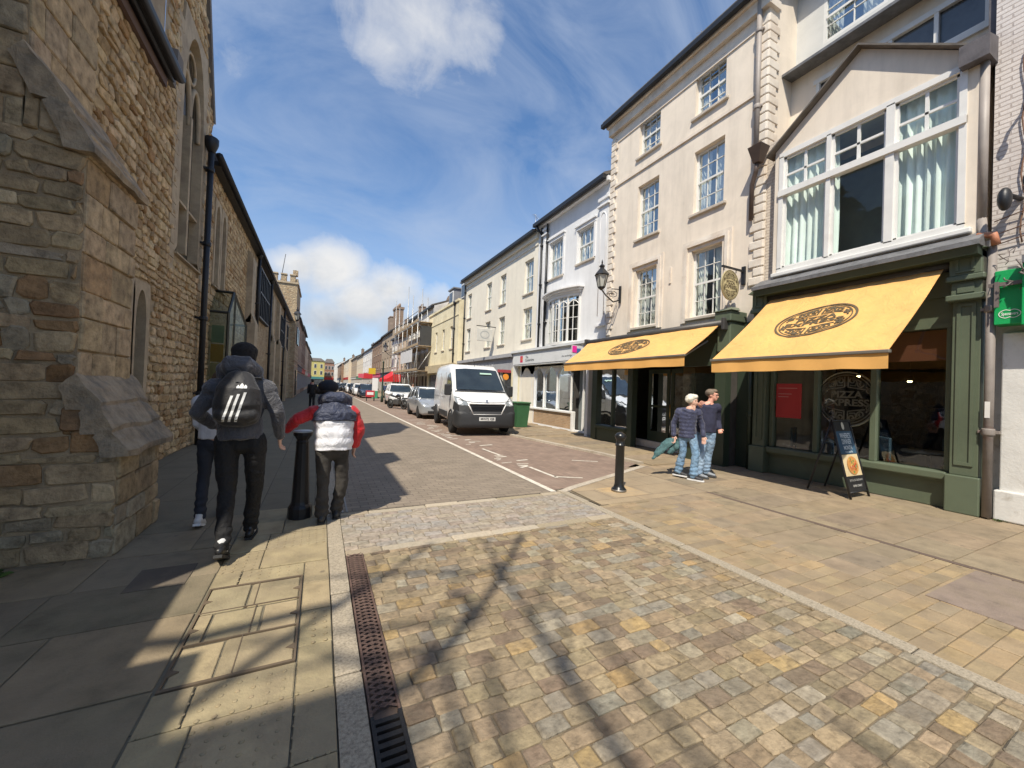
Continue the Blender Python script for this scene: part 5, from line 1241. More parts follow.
# shopfront
b = MB(); XF = 8.42
b.box(XF, WX+.05, 11.05, 17.0, 2.68, 3.30); b.box(XF-.1, WX+.05, 10.98, 17.06, 3.30, 3.40); b.box(XF-.02, XF, 11.15, 16.9, 2.74, 3.2); b.bbox(XF-.03, WX+.1, 10.96, 11.12, 0, 3.3, .02); b.box(XF, WX, 16.9, 17.0, 0, 2.7)
fs_ = b.build('shopfront', M('shop_white_paint', (.64, .65, .65), .55, var=.05), gh)
b = MB(); put_text(b, 'The', (XF-.022, 15.55, 3.04), (0, -1, 0), (0, 0, 1), .16, .003, None, .004); put_text(b, 'Cambridge', (XF-.022, 15.3, 2.90), (0, -1, 0), (0, 0, 1), .16, .003, .8, .004); put_text(b, 'the cambridge', (XF-.022, 12.35, 2.92), (0, -1, 0), (0, 0, 1), .1, .001, .7, .004); b.build('lettering', M('grey_lettering', (.12, .13, .14), .7), fs_)
b = MB(); b.box(XF-.024, XF-.02, 15.95, 16.2, 2.82, 3.12, (.55, .02, .10)); b.box(XF-.026, XF-.024, 15.98, 16.08, 2.9, 3.05, (.6, .2, .03)); b.build('logo', M('logo_colours', rough=.6, attr=True, var=.02), fs_)
SWX = 8.74
b = MB()
def shopx(y): return SWX + (.0 if y > 12.6 else (12.6-y)*.35)
cols_ = [16.6, 15.55, 14.5, 13.45, 12.45]
for y in cols_: b.lathe([(.075, 0), (.05, .1), (.045, .5), (.05, 1.4), (.075, 1.5)], (SWX, y, .78), 10)
for y0, y1 in zip(cols_[1:], cols_[:-1]):
    n = 10; A_ = []
    for i in range(n+1):
        q = i/n; e = abs(2*q-1); A_.append((SWX-.01, y0+(y1-y0)*q, 2.6-.42*e**1.6 + (.10*math.exp(-((q-.5)/.07)**2))*0))
    m1 = MB(); m1.add([(SWX-.04, p[1], p[2]) for p in A_]+[(SWX-.04, p[1], 2.72) for p in A_], [(i, i+1, n+2+i, n+1+i) for i in range(n)]); m1.add([(SWX+.04, p[1], p[2]) for p in A_]+[(SWX-.04, p[1], p[2]) for p in A_], [(i, i+1, n+2+i, n+1+i) for i in range(n)]); b.merge(m1)
b.bbox(SWX-.1, SWX+.1, 12.3, 16.9, .70, .79, .02); b.bbox(SWX-.09, SWX+.05, 12.2, 12.34, 0, .79, .02)
for y in (11.25, 11.95): b.box(WX+.25, WX+.33, y, y+.08, 0, 2.6)
sw = b.build('shop_window', m_wf, gh)
b = MB(); b.add([(SWX+.03, 12.4, .75), (SWX+.03, 16.9, .75), (SWX+.03, 16.9, 2.7), (SWX+.03, 12.4, 2.7)], [(0, 1, 2, 3)]); b.build('pane', m_sg, sw)
b = MB(); b.box(SWX-.03, SWX+.1, 12.34, 16.9, 0, .70); b.build('brick_plinth', MBRICK('orange_brick', (.42, .27, .15), (.36, .235, .13), (.42, .34, .25), 'YZ', tone=.3), gh)
b = MB(); b.box(WX+.30, WX+.36, 11.2, 12.3, 0, 2.6); b.build('door', M('grey_door', (.17, .19, .19), .6), gh)
b = MB(); b.box(WX+3, WX+3.1, 12.4, 17, 0, 3); b.box(WX+.1, WX+3, 12.36, 12.4, 0, 3); b.box(SWX+.1, WX+3, 12.4, 16.95, -.01, .03); b.box(SWX+.1, WX+3, 12.4, 16.95, 2.75, 2.8); b.build('interior_room', m_room, gh)
r = random.Random(9)
for i in range(4):
    y = 13.0 + i*1.05; t = thing('display_stand', ['pale display stand nearest the shop door', 'display stand second from the shop door behind the arched window', 'display stand third from the shop door behind the arched window', 'display stand farthest along behind the arched shop window'][i], 'display stand', (SWX+.6, y, .03), 0, 'stands in the arched shop window')
    b = MB(); b.bbox(SWX+.4, SWX+.75, y-.25, y+.25, .03, .9+r.random()*.4, .01); b.build('cabinet', M('display_pale', (.38, .38, .36), .7), t)
    b = MB(); z = .95+.3; b.ball((SWX+.55, y, 1.45), (.1, .1, .16), 10, 7); b.tube([(SWX+.55, y, .9), (SWX+.55, y, 1.35)], .04, 8); b.build('vase', M('display_teal', (.10, .22, .25), .4), t)
so_ = thing('street_sign_flag', 'small projecting sign in pink blue and white at the end of the grey shop fascia', 'sign', (8.3, 11.5, 2.9))
b = MB(); b.box(7.92, 8.40, 11.35, 11.38, 2.85, 3.20); b.build('panel', M('sign_panel_white', (.6, .6, .6), .6), so_)
b = MB(); b.box(7.94, 8.12, 11.335, 11.348, 2.95, 3.18, (.75, .02, .30)); b.box(8.13, 8.30, 11.335, 11.348, 2.93, 3.1, (.05, .12, .3)); b.build('coloured_blocks', MATS['logo_colours'], so_)

# magnolia terrace
mg = thing('magnolia_terrace', 'long pale magnolia rendered terrace with two rows of narrow sash windows', 'building', (WX, 20, 0))
m_mag = M('magnolia_render', (.76, .71, .60), .88, streak=.08, var=.05, nscale=1.2, bump=.1, bscale=60, dirt=(.70, .64, .53), dscale=.6, dlo=.48, dhi=.95)
MW = []
for y0, y1 in ((15.78, 16.66), (18.75, 19.5), (20.7, 21.45), (24.0, 24.75)): MW += [(y0, y1, 6.15, 7.75), (y0, y1, 3.95, 5.45)]
b = MB(); sheet(b, WX, -1, 15.36, 25.3, 0, 8.5, MW + [(17.3, 25.0, .1, 2.4)], .15); b.box(WX-.04, WX, 15.36, 25.3, 8.2, 8.28); b.box(WX-.12, WX+.1, 15.36, 25.3, 8.5, 8.75)
b.add([(WX, 25.3, 0), (WX, 25.3, 8.7), (WX+7, 25.3, 8.7), (WX+7, 25.3, 0)], [(0, 1, 2, 3)])
b.build('wall', m_mag, mg)
for q in MW: sash(mg, WX, -1, *q, cols=2, rows=2, rec=.13, simple=False, curt=True)
b = MB(); b.prism([(WX-.3, 15.36, 8.75), (WX-.3, 15.36, 8.85), (WX+3.5, 15.36, 10.6), (WX+3.5, 15.36, 10.4)], (0, 9.96, 0)); b.build('roof', m_roofd, mg)
b = MB(); b.box(WX-.36, WX-.2, 15.36, 25.35, 8.72, 8.85); b.build('gutter', m_black, mg)
downpipe(mg, WX-.08, 25.15, 3.3, 8.7, .045, False, s=-1)
b = MB(); b.box(8.45, WX+.1, 17.1, 25.3, 2.45, 3.15); b.box(8.3, WX+.1, 17.05, 25.35, 3.15, 3.32); sfm = b.build('shop_fascia', M('grey_fascia', (.36, .36, .37), .6, var=.1), mg)
b = MB(); put_text(b, 'PROPERTY', (8.448, 21, 2.8), (0, -1, 0), (0, 0, 1), .4, .01, 3.2, .004); b.build('lettering', M('fascia_letters', (.58, .58, .58), .6), sfm)
b = MB()
for y in (17.1, 18.6, 20.1, 21.6, 23.1, 24.6): b.box(8.55, WX+.1, y, y+.12, 0, 2.45)
b.box(8.55, WX+.1, 17.1, 25.2, 0, .5); sm = b.build('shop_frame', m_mag, mg); b = MB(); b.add([(8.65, 17.1, .5), (8.65, 25.2, .5), (8.65, 25.2, 2.45), (8.65, 17.1, 2.45)], [(0, 1, 2, 3)]); b.build('pane', MATS['far_glass'], sm)
b = MB(); b.box(8.4, WX, 16.95, 17.1, 0, 2.6); b.box(WX-.02, WX+.02, 16.8, 17.1, 0, 2.7); b.build('cream_pier', M('cream_pier_paint', (.62, .56, .38), .8), mg)
t = thing('hanging_sign', 'white framed sign board hanging high on the magnolia terrace', 'hanging sign', (WX, 19.9, 4.6))
b = MB(); b.box(WX-1.15, WX, 19.88, 19.92, 4.95, 4.99); b.build('bracket', m_black, t)
b = MB(); b.bbox(WX-1.1, WX-.2, 19.87, 19.93, 4.15, 4.85, .02); q = b.build('board', M('board_offwhite', (.55, .54, .5), .7), t); b = MB(); ribbon(b, [(.25*math.cos(a*PI/12), .2*math.sin(a*PI/12)) for a in range(24)], .05, (WX-.65, 19.869, 4.5), (1, 0, 0), (0, 0, 1), .003, True); b.build('emblem', M('pale_grey_mark', (.35, .36, .36), .7), q)
t = thing('hanging_sign', 'small orange and red projecting sign beside the van roof', 'hanging sign', (8.4, 17.4, 2.3))
b = MB(); b.lathe([(.15, -.03), (.15, .03)], (8.2, 17.3, 2.15), 20, 'y', smooth=False); b.build('disc', M('orange_disc', (.75, .28, .03), .6), t)
b = MB(); b.box(7.75, 8.5, 17.27, 17.33, 2.36, 2.5); b.build('red_bar', M('dull_red', (.35, .05, .06), .6), t)

# the rest of the row
yb_ = thing('yellow_building', 'pale yellow two storey building with tiled mansard and dormers behind', 'building', (8.35, 29, 0))
m_yb = M('pale_yellow_render', (.76, .68, .47), .88, streak=.05, var=.05, nscale=1.2, bump=.1, dirt=(.56, .48, .31), dscale=.6)
YX = 8.3; YW = [(y, y+.6, 4.3, 5.9) for y in (26.6, 28.6, 30.6)]
b = MB(); sheet(b, YX, -1, 25.32, 33.4, 0, 7.55, YW + [(25.9, 33, .1, 2.5)], .15); b.add([(YX, 25.32, 0), (YX, 25.32, 7.55), (WX+1, 25.32, 7.55), (WX+1, 25.32, 0)], [(0, 1, 2, 3)]); b.add([(YX, 33.4, 0), (YX, 33.4, 7.55), (WX+7, 33.4, 7.55), (WX+7, 33.4, 0)], [(0, 1, 2, 3)])
b.box(YX-.08, YX+.1, 25.3, 33.42, 7.45, 7.6); b.box(YX-.04, YX, 25.32, 33.4, 6.5, 6.58); b.build('wall', m_yb, yb_)
for q in YW: sash(yb_, YX, -1, *q, cols=2, rows=2, simple=True)
b = MB(); b.box(YX-.25, YX+.1, 25.5, 33.2, 2.6, 3.2); b.build('shop_fascia', M('sandy_fascia', (.45, .37, .24), .7), yb_); b = MB(); b.box(YX+.1, YX+.15, 25.9, 33, .1, 2.5); b.build('shop_window', MATS['far_glass'], yb_)
m_tile = MBRICK('brown_tiles', (.22, .15, .095), (.17, .12, .08), (.09, .07, .05), 'YZ', .2, .16, .012, tone=.2)
b = MB(); antenna(mg, 10.5, 19, 10.3); antenna(cb, 10.5, 8.5, 12.0); antenna(gh, 10.8, 13, 10.5)
b.prism([(9.3, 25.4, 7.4), (10.3, 25.4, 9.9), (13, 25.4, 9.9), (13, 25.4, 7.4)], (0, 9.5, 0)); b.build('mansard', m_tile, yb_)
for y in (26.6, 29.6):
    b = MB(); b.box(9.25, 10.6, y, y+1.3, 8.0, 9.35); b.box(9.15, 10.6, y-.1, y+1.4, 9.35, 9.45); dm = b.build('dormer', M('dormer_grey', (.22, .23, .25), .7), yb_); b = MB(); b.box(9.2, 9.26, y+.15, y+1.15, 8.15, 9.2); q = b.build('window', m_wf, dm)
    b = MB(); b.box(9.18, 9.20, y+.25, y+1.05, 8.25, 9.1); b.build('pane', MATS['far_glass'], q)
downpipe(yb_, YX-.08, 26.1, 2.7, 7.2, .05, True, s=-1)

cols_h = dict(white=M('white_render', (.74, .72, .68), .88, var=.05, dirt=(.5, .47, .42), dscale=.5), tan=M('tan_render', (.58, .46, .34), .9, var=.08, dirt=(.42, .32, .22), dscale=.5), buff=M('buff_render', (.64, .55, .42), .9, var=.08),
     brick=MBRICK('brown_brick', (.28, .17, .105), (.22, .135, .085), (.28, .22, .17), 'YZ', tone=.2), stoneb=MBRICK('tan_brick', (.42, .32, .22), (.36, .275, .19), (.38, .32, .25), 'YZ', tone=.2), cream=m_mag)
fas = lambda n, c: M(n, c, .6, var=.05)
F1 = fas('fascia_red', (.5, .03, .035)); F2 = fas('fascia_navy', (.05, .07, .12)); F3 = fas('fascia_green', (.10, .25, .16)); F4 = fas('fascia_pale', (.5, .5, .48)); F5 = fas('fascia_pink', (.55, .10, .18))
row = 'terraced buildings down the right side'
house('terraced_building', 'white rendered building wrapped in scaffolding', -1, 33.45, 44, 8.6, WX, cols_h['white'], m_roofd, 2, 5, shop=F4, group=row)
house('terraced_building', 'tan rendered building just past the scaffolding with grey shopfront', -1, 44.05, 51, 7.4, WX, cols_h['tan'], m_roofd, 2, 3, shop=fas('fascia_grey', (.2, .2, .21)), group=row, chim=False)
house('terraced_building', 'narrow white gabled building behind the red awning', -1, 51.05, 55, 7.6, WX, cols_h['white'], m_slate, 2, 2, shop=F1, group=row)
t_ = house('terraced_building', 'tall brown brick building with big chimney stacks', -1, 55.05, 65, 9.0, WX, cols_h['stoneb'], m_roofd, 2, 4, shop=F2, group=row, roof_h=2.4)
b = MB(); b.box(9.2, 10.2, 56, 58.4, 9.2, 12.2); b.box(9.1, 10.3, 55.9, 58.5, 12.2, 12.5)
for k in range(5): b.lathe([(.15, 0), (.12, .5)], (9.7, 56.2+k*.5, 12.5), 8)
b.build('chimney', MATS['chimney_brick'], t_)
b = MB(); b.box(9.4, 10.2, 62.5, 64.6, 9.5, 12.0); b.box(9.34, 10.26, 62.44, 64.66, 12.0, 12.15); b.build('chimney', MATS['chimney_brick'], t_)
house('terraced_building', 'brown brick building with dark roof past the tall chimneys', -1, 65.05, 78, 8.8, WX, cols_h['brick'], m_roofd, 2, 5, shop=F5, group=row, roof_h=2.2)
house('terraced_building', 'white gabled building halfway down the right row', -1, 78.05, 95, 8.4, WX, cols_h['white'], m_slate, 2, 5, shop=F1, group=row, roof_h=2.2)
house('terraced_building', 'cream building with green shopfront far down the row', -1, 95.05, 112, 8.2, WX, cols_h['buff'], m_roofd, 2, 5, shop=F3, group=row)
house('terraced_building', 'brown building with tall roof far down the row', -1, 112.05, 132, 8.6, WX, cols_h['stoneb'], m_roofd, 2, 6, shop=F4, group=row, roof_h=2.4)
house('terraced_building', 'buff building third from the far end of the right row', -1, 132.05, 160, 8.8, WX-.8, cols_h['buff'], m_slate, 2, 6, shop=F1, group=row, roof_h=2.2)
house('terraced_building', 'brick building second from the far end of the right row', -1, 160.05, 195, 8.6, WX-1.6, cols_h['brick'], m_roofd, 2, 7, shop=F2, group=row, roof_h=2.2)
house('terraced_building', 'pale building at the far end of the right row', -1, 195.05, 240, 9.4, WX-3, cols_h['white'], m_roofd, 2, 8, shop=F3, group=row, roof_h=2.0)
lrow = 'buildings down the shaded left side'
house('terraced_building', 'brown stone house just past the battlemented tower', 1, 46.1, 58, 8.2, -2.3, cols_h['stoneb'], m_slate, 2, 4, shop=F2, group=lrow)
house('terraced_building', 'red brick house with small shop in the left shade', 1, 58.05, 72, 8.8, -2.35, cols_h['brick'], m_roofd, 2, 5, shop=F1, group=lrow)
house('terraced_building', 'tan rendered house farther along the left shade', 1, 72.05, 90, 8.0, -2.4, cols_h['tan'], m_roofd, 2, 5, shop=F4, group=lrow)
house('terraced_building', 'dark brick house last but one on the left', 1, 90.05, 112, 8.6, -2.5, cols_h['brick'], m_slate, 2, 6, shop=F5, group=lrow)
house('terraced_building', 'stone house last in the left row', 1, 112.05, 138, 8.2, -2.6, cols_h['stoneb'], m_roofd, 2, 6, shop=F2, group=lrow)
def endhouse(name, label, x0, x1, y, h, mat, rh, band=None):
    t = thing(name, label, 'building', ((x0+x1)/2, y, 0), 0, 'buildings closing the street'); b = MB(); b.box(x0, x1, y, y+10, 0, h); b.build('wall', mat, t)
    b = MB(); b.prism([(x0-.2, y-.2, h), (x1+.2, y-.2, h), ((x0+x1)/2+(x1-x0)*.3, y+4, h+rh), ((x0+x1)/2-(x1-x0)*.3, y+4, h+rh)], (0, 0, .05)); b.build('roof', m_roofd, t)
    for i in range(3):
        for z in (3.9, 6.2):
            b = MB(); x = x0+(x1-x0)*(i+.5)/3; b.box(x-.4, x+.4, y-.05, y+.02, z, z+1.4); w_ = b.build('window', m_wf, t); b = MB(); b.box(x-.32, x+.32, y-.07, y-.05, z+.08, z+1.32); b.build('pane', MATS['far_glass'], w_)
    b = MB(); b.box(x0+.1, x1-.1, y-.2, y, 2.4, 3.2); b.build('shop_fascia', band or F4, t); b = MB(); b.box(x0+.3, x1-.3, y-.06, y-.01, .3, 2.4); b.build('shop_window', MATS['far_glass'], t)
    return t
endhouse('end_building', 'yellow topped building with teal front closing the far street end', -4.5, 1.2, 150, 8.6, M('yellow_end', (.50, .44, .16), .8), 1.2, fas('fascia_teal', (.05, .2, .2)))
endhouse('end_building', 'red brick building beside the yellow one closing the street', 1.3, 4.6, 162, 8.8, MBRICK('end_brick', (.33, .16, .10), (.28, .13, .08), (.3, .22, .18), 'XZ'), 1.6, F1)
endhouse('end_building', 'pale stone building at the farthest visible end of the street', 4.7, 9.5, 200, 7.6, M('end_pale', (.5, .44, .36), .8), 1.8)

# scaffolding
sc = thing('scaffolding', 'grey tube scaffolding with boards and netting in front of the white building', 'scaffolding', (7.8, 38, 0))
m_sc = M('galvanised', (.45, .45, .44), .45, .7, var=.15)
b = MB()
for x in (7.15, 8.45):
    for i in range(6):
        y = 32.6 + i*2.2; b.tube([(x, y, .05), (x, y, 8.2 + (i % 3)*1.3)], .035, 6)
        if x < 8:
            for z in (2.7, 4.8, 6.8): b.tube([(7.0, y, z), (8.6, y, z)], .03, 5)
    for z in (2.7, 4.8, 5.8, 6.8, 7.8): b.tube([(x, 32.2, z), (x, 44, z)], .03, 5)
for i in range(5): b.tube([(7.15, 32.6+i*2.2, .3 if i % 2 else 4.6), (7.15, 34.8+i*2.2, 4.6 if i % 2 else .3)], .03, 5)
b.tube([(7.15, 32.5, 2.7), (8.45, 32.5, 4.8)], .03, 5); b.tube([(7.15, 32.5, 6.8), (8.45, 32.5, 4.8)], .03, 5); b.build('tube', m_sc, sc)
b = MB()
for z in (2.76, 4.86, 6.86): b.box(7.2, 8.4, 32.3, 43.9, z, z+.05); b.box(7.1, 7.14, 32.3, 43.9, z+.05, z+.25)
b.build('board', M('scaffold_boards', (.36, .27, .17), .9), sc)
b = MB(); b.box(7.08, 7.1, 34.2, 39.5, 3.6, 4.7); b.build('banner', M('banner_white', (.6, .6, .6), .8), sc)
b = MB(); b.box(7.3, 8.5, 32.45, 32.47, 4.95, 6.6); b.build('netting', M('dark_netting', (.05, .05, .05), .9), sc)
# red shop awning, banners and signs far down
t = thing('red_awning', 'bright red shop awning beyond the parked white car', 'awning', (7.6, 50, 2.9))
b = MB(); b.prism([(8.6, 47.2, 3.3), (7.0, 47.2, 2.2), (7.0, 47.2, 1.85), (7.02, 47.2, 1.85), (7.04, 47.2, 2.17), (8.62, 47.2, 3.27)], (0, 6.5, 0)); b.add([(8.6, 47.19, 3.3), (7.0, 47.19, 2.2), (7.0, 47.19, 1.85), (8.6, 47.19, 1.9)], [(0, 1, 2, 3)]); b.build('canopy', M('red_canvas', (.62, .015, .02), .7), t)
b = MB(); b.tube([(8.5, 47.3, 2.2), (7.05, 47.3, 2.1)], .02, 5); b.build('arm', m_sc, t)
for i, (x, y, z, w_, h_, c, nm) in enumerate(((7.0, 62, 3.0, 1.0, .9, (.65, .45, .03), 'yellow'), (7.3, 70, 2.4, 1.4, .9, (.55, .03, .04), 'red'), (7.2, 80, 2.6, 1.3, .8, (.6, .10, .15), 'pink'))):
    t = thing('projecting_sign', nm+' projecting shop sign far down the right row', 'sign', (x, y, z)); b = MB(); b.box(x-w_/2, x+w_/2, y, y+.08, z, z+h_); b.build('panel', fas('proj_'+nm, c), t); b = MB(); b.box(x+w_/2-.1, 8.7, y+.02, y+.06, z+h_, z+h_+.06); b.build('bracket', m_black, t)
def lantern(label, base, lamp, mat=m_black, S=1.0):
    """wall lantern on a scrolled iron bracket: base on the wall, lamp centre bottom"""
    t = thing('wall_lantern', label, 'lantern', base); B_ = Vector(base); L = Vector(lamp); b = MB()
    b.box(B_.x-.03, B_.x+.03, B_.y-.03, B_.y+.03, B_.z-.45*S, B_.z+.1*S)
    arm = [B_+Vector((0, 0, -.35*S)), B_.lerp(L, .35)+Vector((0, 0, -.42*S)), B_.lerp(L, .75)+Vector((0, 0, -.22*S)), L+Vector((0, 0, -.03*S))]
    pts = []
    for i in range(13):
        q = i/12*3; k = min(int(q), 2); pts.append(arm[k].lerp(arm[k+1], q-k))
    b.tube(pts, .022*S, 7); b.tube([B_, B_.lerp(L, .45)+Vector((0, 0, -.0))], .016*S, 6)
    d = (L-B_).normalized()
    b.tube([B_+d*.25*S*(1-q/14)*math.cos(q*.9)+d*.3*S+Vector((0, 0, -.18*S+.13*S*(1-q/14)*math.sin(q*.9))) for q in range(13)], .011*S, 5)
    b.build('bracket', mat, t)
    def rg_(r, z): return [L+Vector((r*math.cos(PI/6+PI/3*k), r*math.sin(PI/6+PI/3*k), z)) for k in range(6)]
    b = MB(); lo, hi = rg_(.11*S, .03*S), rg_(.20*S, .42*S)
    for p, q in zip(lo, hi): b.tube([p, q], .012*S, 5)
    for k in range(6): b.tube([lo[k], lo[(k+1) % 6]], .014*S, 5); b.tube([hi[k], hi[(k+1) % 6]], .018*S, 5)
    b.lathe([(.25*S, .42*S), (.22*S, .46*S), (.10*S, .60*S), (.07*S, .62*S), (.07*S, .68*S), (.10*S, .70*S), (.02*S, .78*S), (.03*S, .82*S), (.005, .92*S)], L, 6, smooth=False); b.lathe([(.03*S, -.06*S), (.10*S, .0), (.11*S, .03*S)], L, 8); b.build('lantern_frame', mat, t)
    b = MB(); lo, hi = rg_(.105*S, .04*S), rg_(.19*S, .42*S); b.add(lo+hi, [(k, (k+1) % 6, 6+(k+1) % 6, 6+k) for k in range(6)]); b.build('glass', M('lantern_glass', (.42, .42, .38), .25, var=.1, bump=0, spec=.7), t)
    return t
lantern('black iron lantern on scrolled bracket where grey house meets cream building', (WX-.05, 9.80, 4.95), (7.90, 9.82, 4.88))
lantern('black wall lantern high on the shaded stone side before the tower', (LX, 34, 6.6), (-1.75, 34, 6.2), S=1.15)
lantern('small black wall lantern on the row beyond the red awning', (WX, 53.5, 6.0), (7.6, 53.5, 5.9), S=1.5)
# ------------------------------------------------------------------ people
m_skin = M('skin', (.58, .35, .26), .55, var=.05, bump=.05); m_skin2 = M('skin_ruddy', (.66, .34, .25), .5, var=.05, bump=.05)
def fold(amp, sc_, seed=0):
    def f(p):
        q = Vector((p.x*sc_, p.y*sc_, p.z*sc_*.55+seed)); return amp*1.35*(noise.noise(q)+.6*noise.noise(q*2.3)+.3*abs(noise.noise(q*4.6)))
    return f
def hand_geo(b, wr, d, side, s=1.0, curl=.5):
    """palm, four unequal bent fingers and a thumb; wr wrist, d direction, side = thumb direction"""
    d = Vector(d).normalized(); t = Vector(side); t = (t-d*t.dot(d)).normalized(); n = d.cross(t); wr = Vector(wr)
    b.limb([wr, wr+d*.045*s, wr+d*.085*s], [(.026*s, .016*s), (.038*s, .016*s), (.038*s, .014*s)], 10, wide=t)
    for i, (o, L) in enumerate(((.028, .072), (.010, .082), (-.009, .076), (-.027, .060))):
        p0 = wr+d*.075*s+t*o*s; p1 = wr+d*(.085+L*.4)*s+t*o*s*1.1+n*curl*.006; p2 = p1+(d*(1-curl*.6)+n*curl*.9).normalized()*L*.35*s; p3 = p2+(d*(1-curl)+n*curl*1.2).normalized()*L*.28*s
        b.limb([p0, p1, p2, p3], [.0095*s, .0088*s, .008*s, .0068*s], 7)
    p0 = wr+d*.02*s+t*.022*s; p1 = p0+(d*.6+t*.7).normalized()*.035*s; p2 = p1+(d*.9+t*.25+n*curl*.5).normalized()*.03*s; b.limb([p0, p1, p2], [.012*s, .0105*s, .008*s], 8)
def head_geo(b, c, f, s=1.0):
    """skull, jaw, nose, ears; f = facing direction"""
    f = Vector(f).normalized(); r = f.cross(Vector((0, 0, 1))).normalized(); u = Vector((0, 0, 1)); c = Vector(c)
    m = MB(); m.ball(c+u*.02*s-f*.012*s, (.078*s, .078*s, .092*s), 16, 12); m.ball(c-f*.035*s+u*.02*s, (.074*s, .074*s, .08*s), 14, 10); m.ball(c+f*.025*s-u*.03*s, (.060*s, .060*s, .072*s), 14, 10); m.ball(c+f*.05*s-u*.075*s, (.032*s, .032*s, .028*s), 10, 8)
    m.limb([c+f*.075*s+u*.012*s, c+f*.098*s-u*.022*s], [.009*s, .014*s], 8); m.ball(c+f*.072*s+u*.03*s, (.035*s, .035*s, .012*s), 8, 6)
    for k in (-1, 1): m.ball(c+r*k*.078*s-u*.012*s-f*.01*s, (.012*s, .02*s, .03*s), 8, 6)
    m.tube([c+f*.076*s-u*.052*s-r*.024*s, c+f*.083*s-u*.052*s, c+f*.076*s-u*.052*s+r*.024*s], .007*s, 6)
    b.merge(m)
def shoe(par, an, f, mat, L=.27, sole=None, pitch=0, name='shoe'):
    f = Vector(f).normalized(); r = Vector((0, 0, 1)).cross(f); an = Vector(an); t = Vector((f.x*math.cos(pitch), f.y*math.cos(pitch), -math.sin(pitch))); u = r.cross(t)*-1
    if u.z < 0: u = -u
    o = an - t*.07 - u*.06
    b = MB(); b.limb([o+u*.02, o+t*.07+u*.035, o+t*.15+u*.018, o+t*(L-.04)+u*.008], [(.036, .04), (.04, .05), (.045, .036), (.036, .024)], 12, wide=r); b.limb([o+t*.04+u*.03, o+t*.05+u*.10], [(.036, .04), (.036, .036)], 10, wide=r)
    g_ = remeshed(b, .009, 3); sh_ = g_.build(name, mat, par)
    b = MB(); pr = [(-.03, .03), (.0, .038), (.08, .040), (.16, .047), (L-.03, .036), (L+.0, .01)]
    P = [o+t*a+r*w_-u*.03 for a, w_ in pr] + [o+t*a-r*w_-u*.03 for a, w_ in pr[::-1]]
    b.prism(P, u*.024); b.build('sole', sole or M('black_sole', (.02, .02, .02), .7), sh_); return sh_
def eyes(par, c, f, s=1.0, glasses=False):
    f = Vector(f).normalized(); r = f.cross(Vector((0, 0, 1))).normalized(); u = Vector((0, 0, 1)); c = Vector(c); b = MB()
    for k in (-1, 1): b.ball(c+f*.068*s+r*k*.03*s+u*.012*s, .011*s, 8, 6)
    b.build('eye', M('eye_dark', (.05, .035, .03), .2), par)
    if glasses:
        b = MB()
        for k in (-1, 1):
            q = c+f*.088*s+r*k*.031*s+u*.01*s; b.tube([q+r*.024*math.cos(a*PI/6)+u*.018*math.sin(a*PI/6) for a in range(13)], .003, 5); b.tube([q+r*k*.024, c+r*k*.08+u*.012-f*.01], .003, 5)
        b.tube([c+f*.088*s-r*.008, c+f*.088*s+r*.008], .003, 5); b.build('glasses', m_black, par)

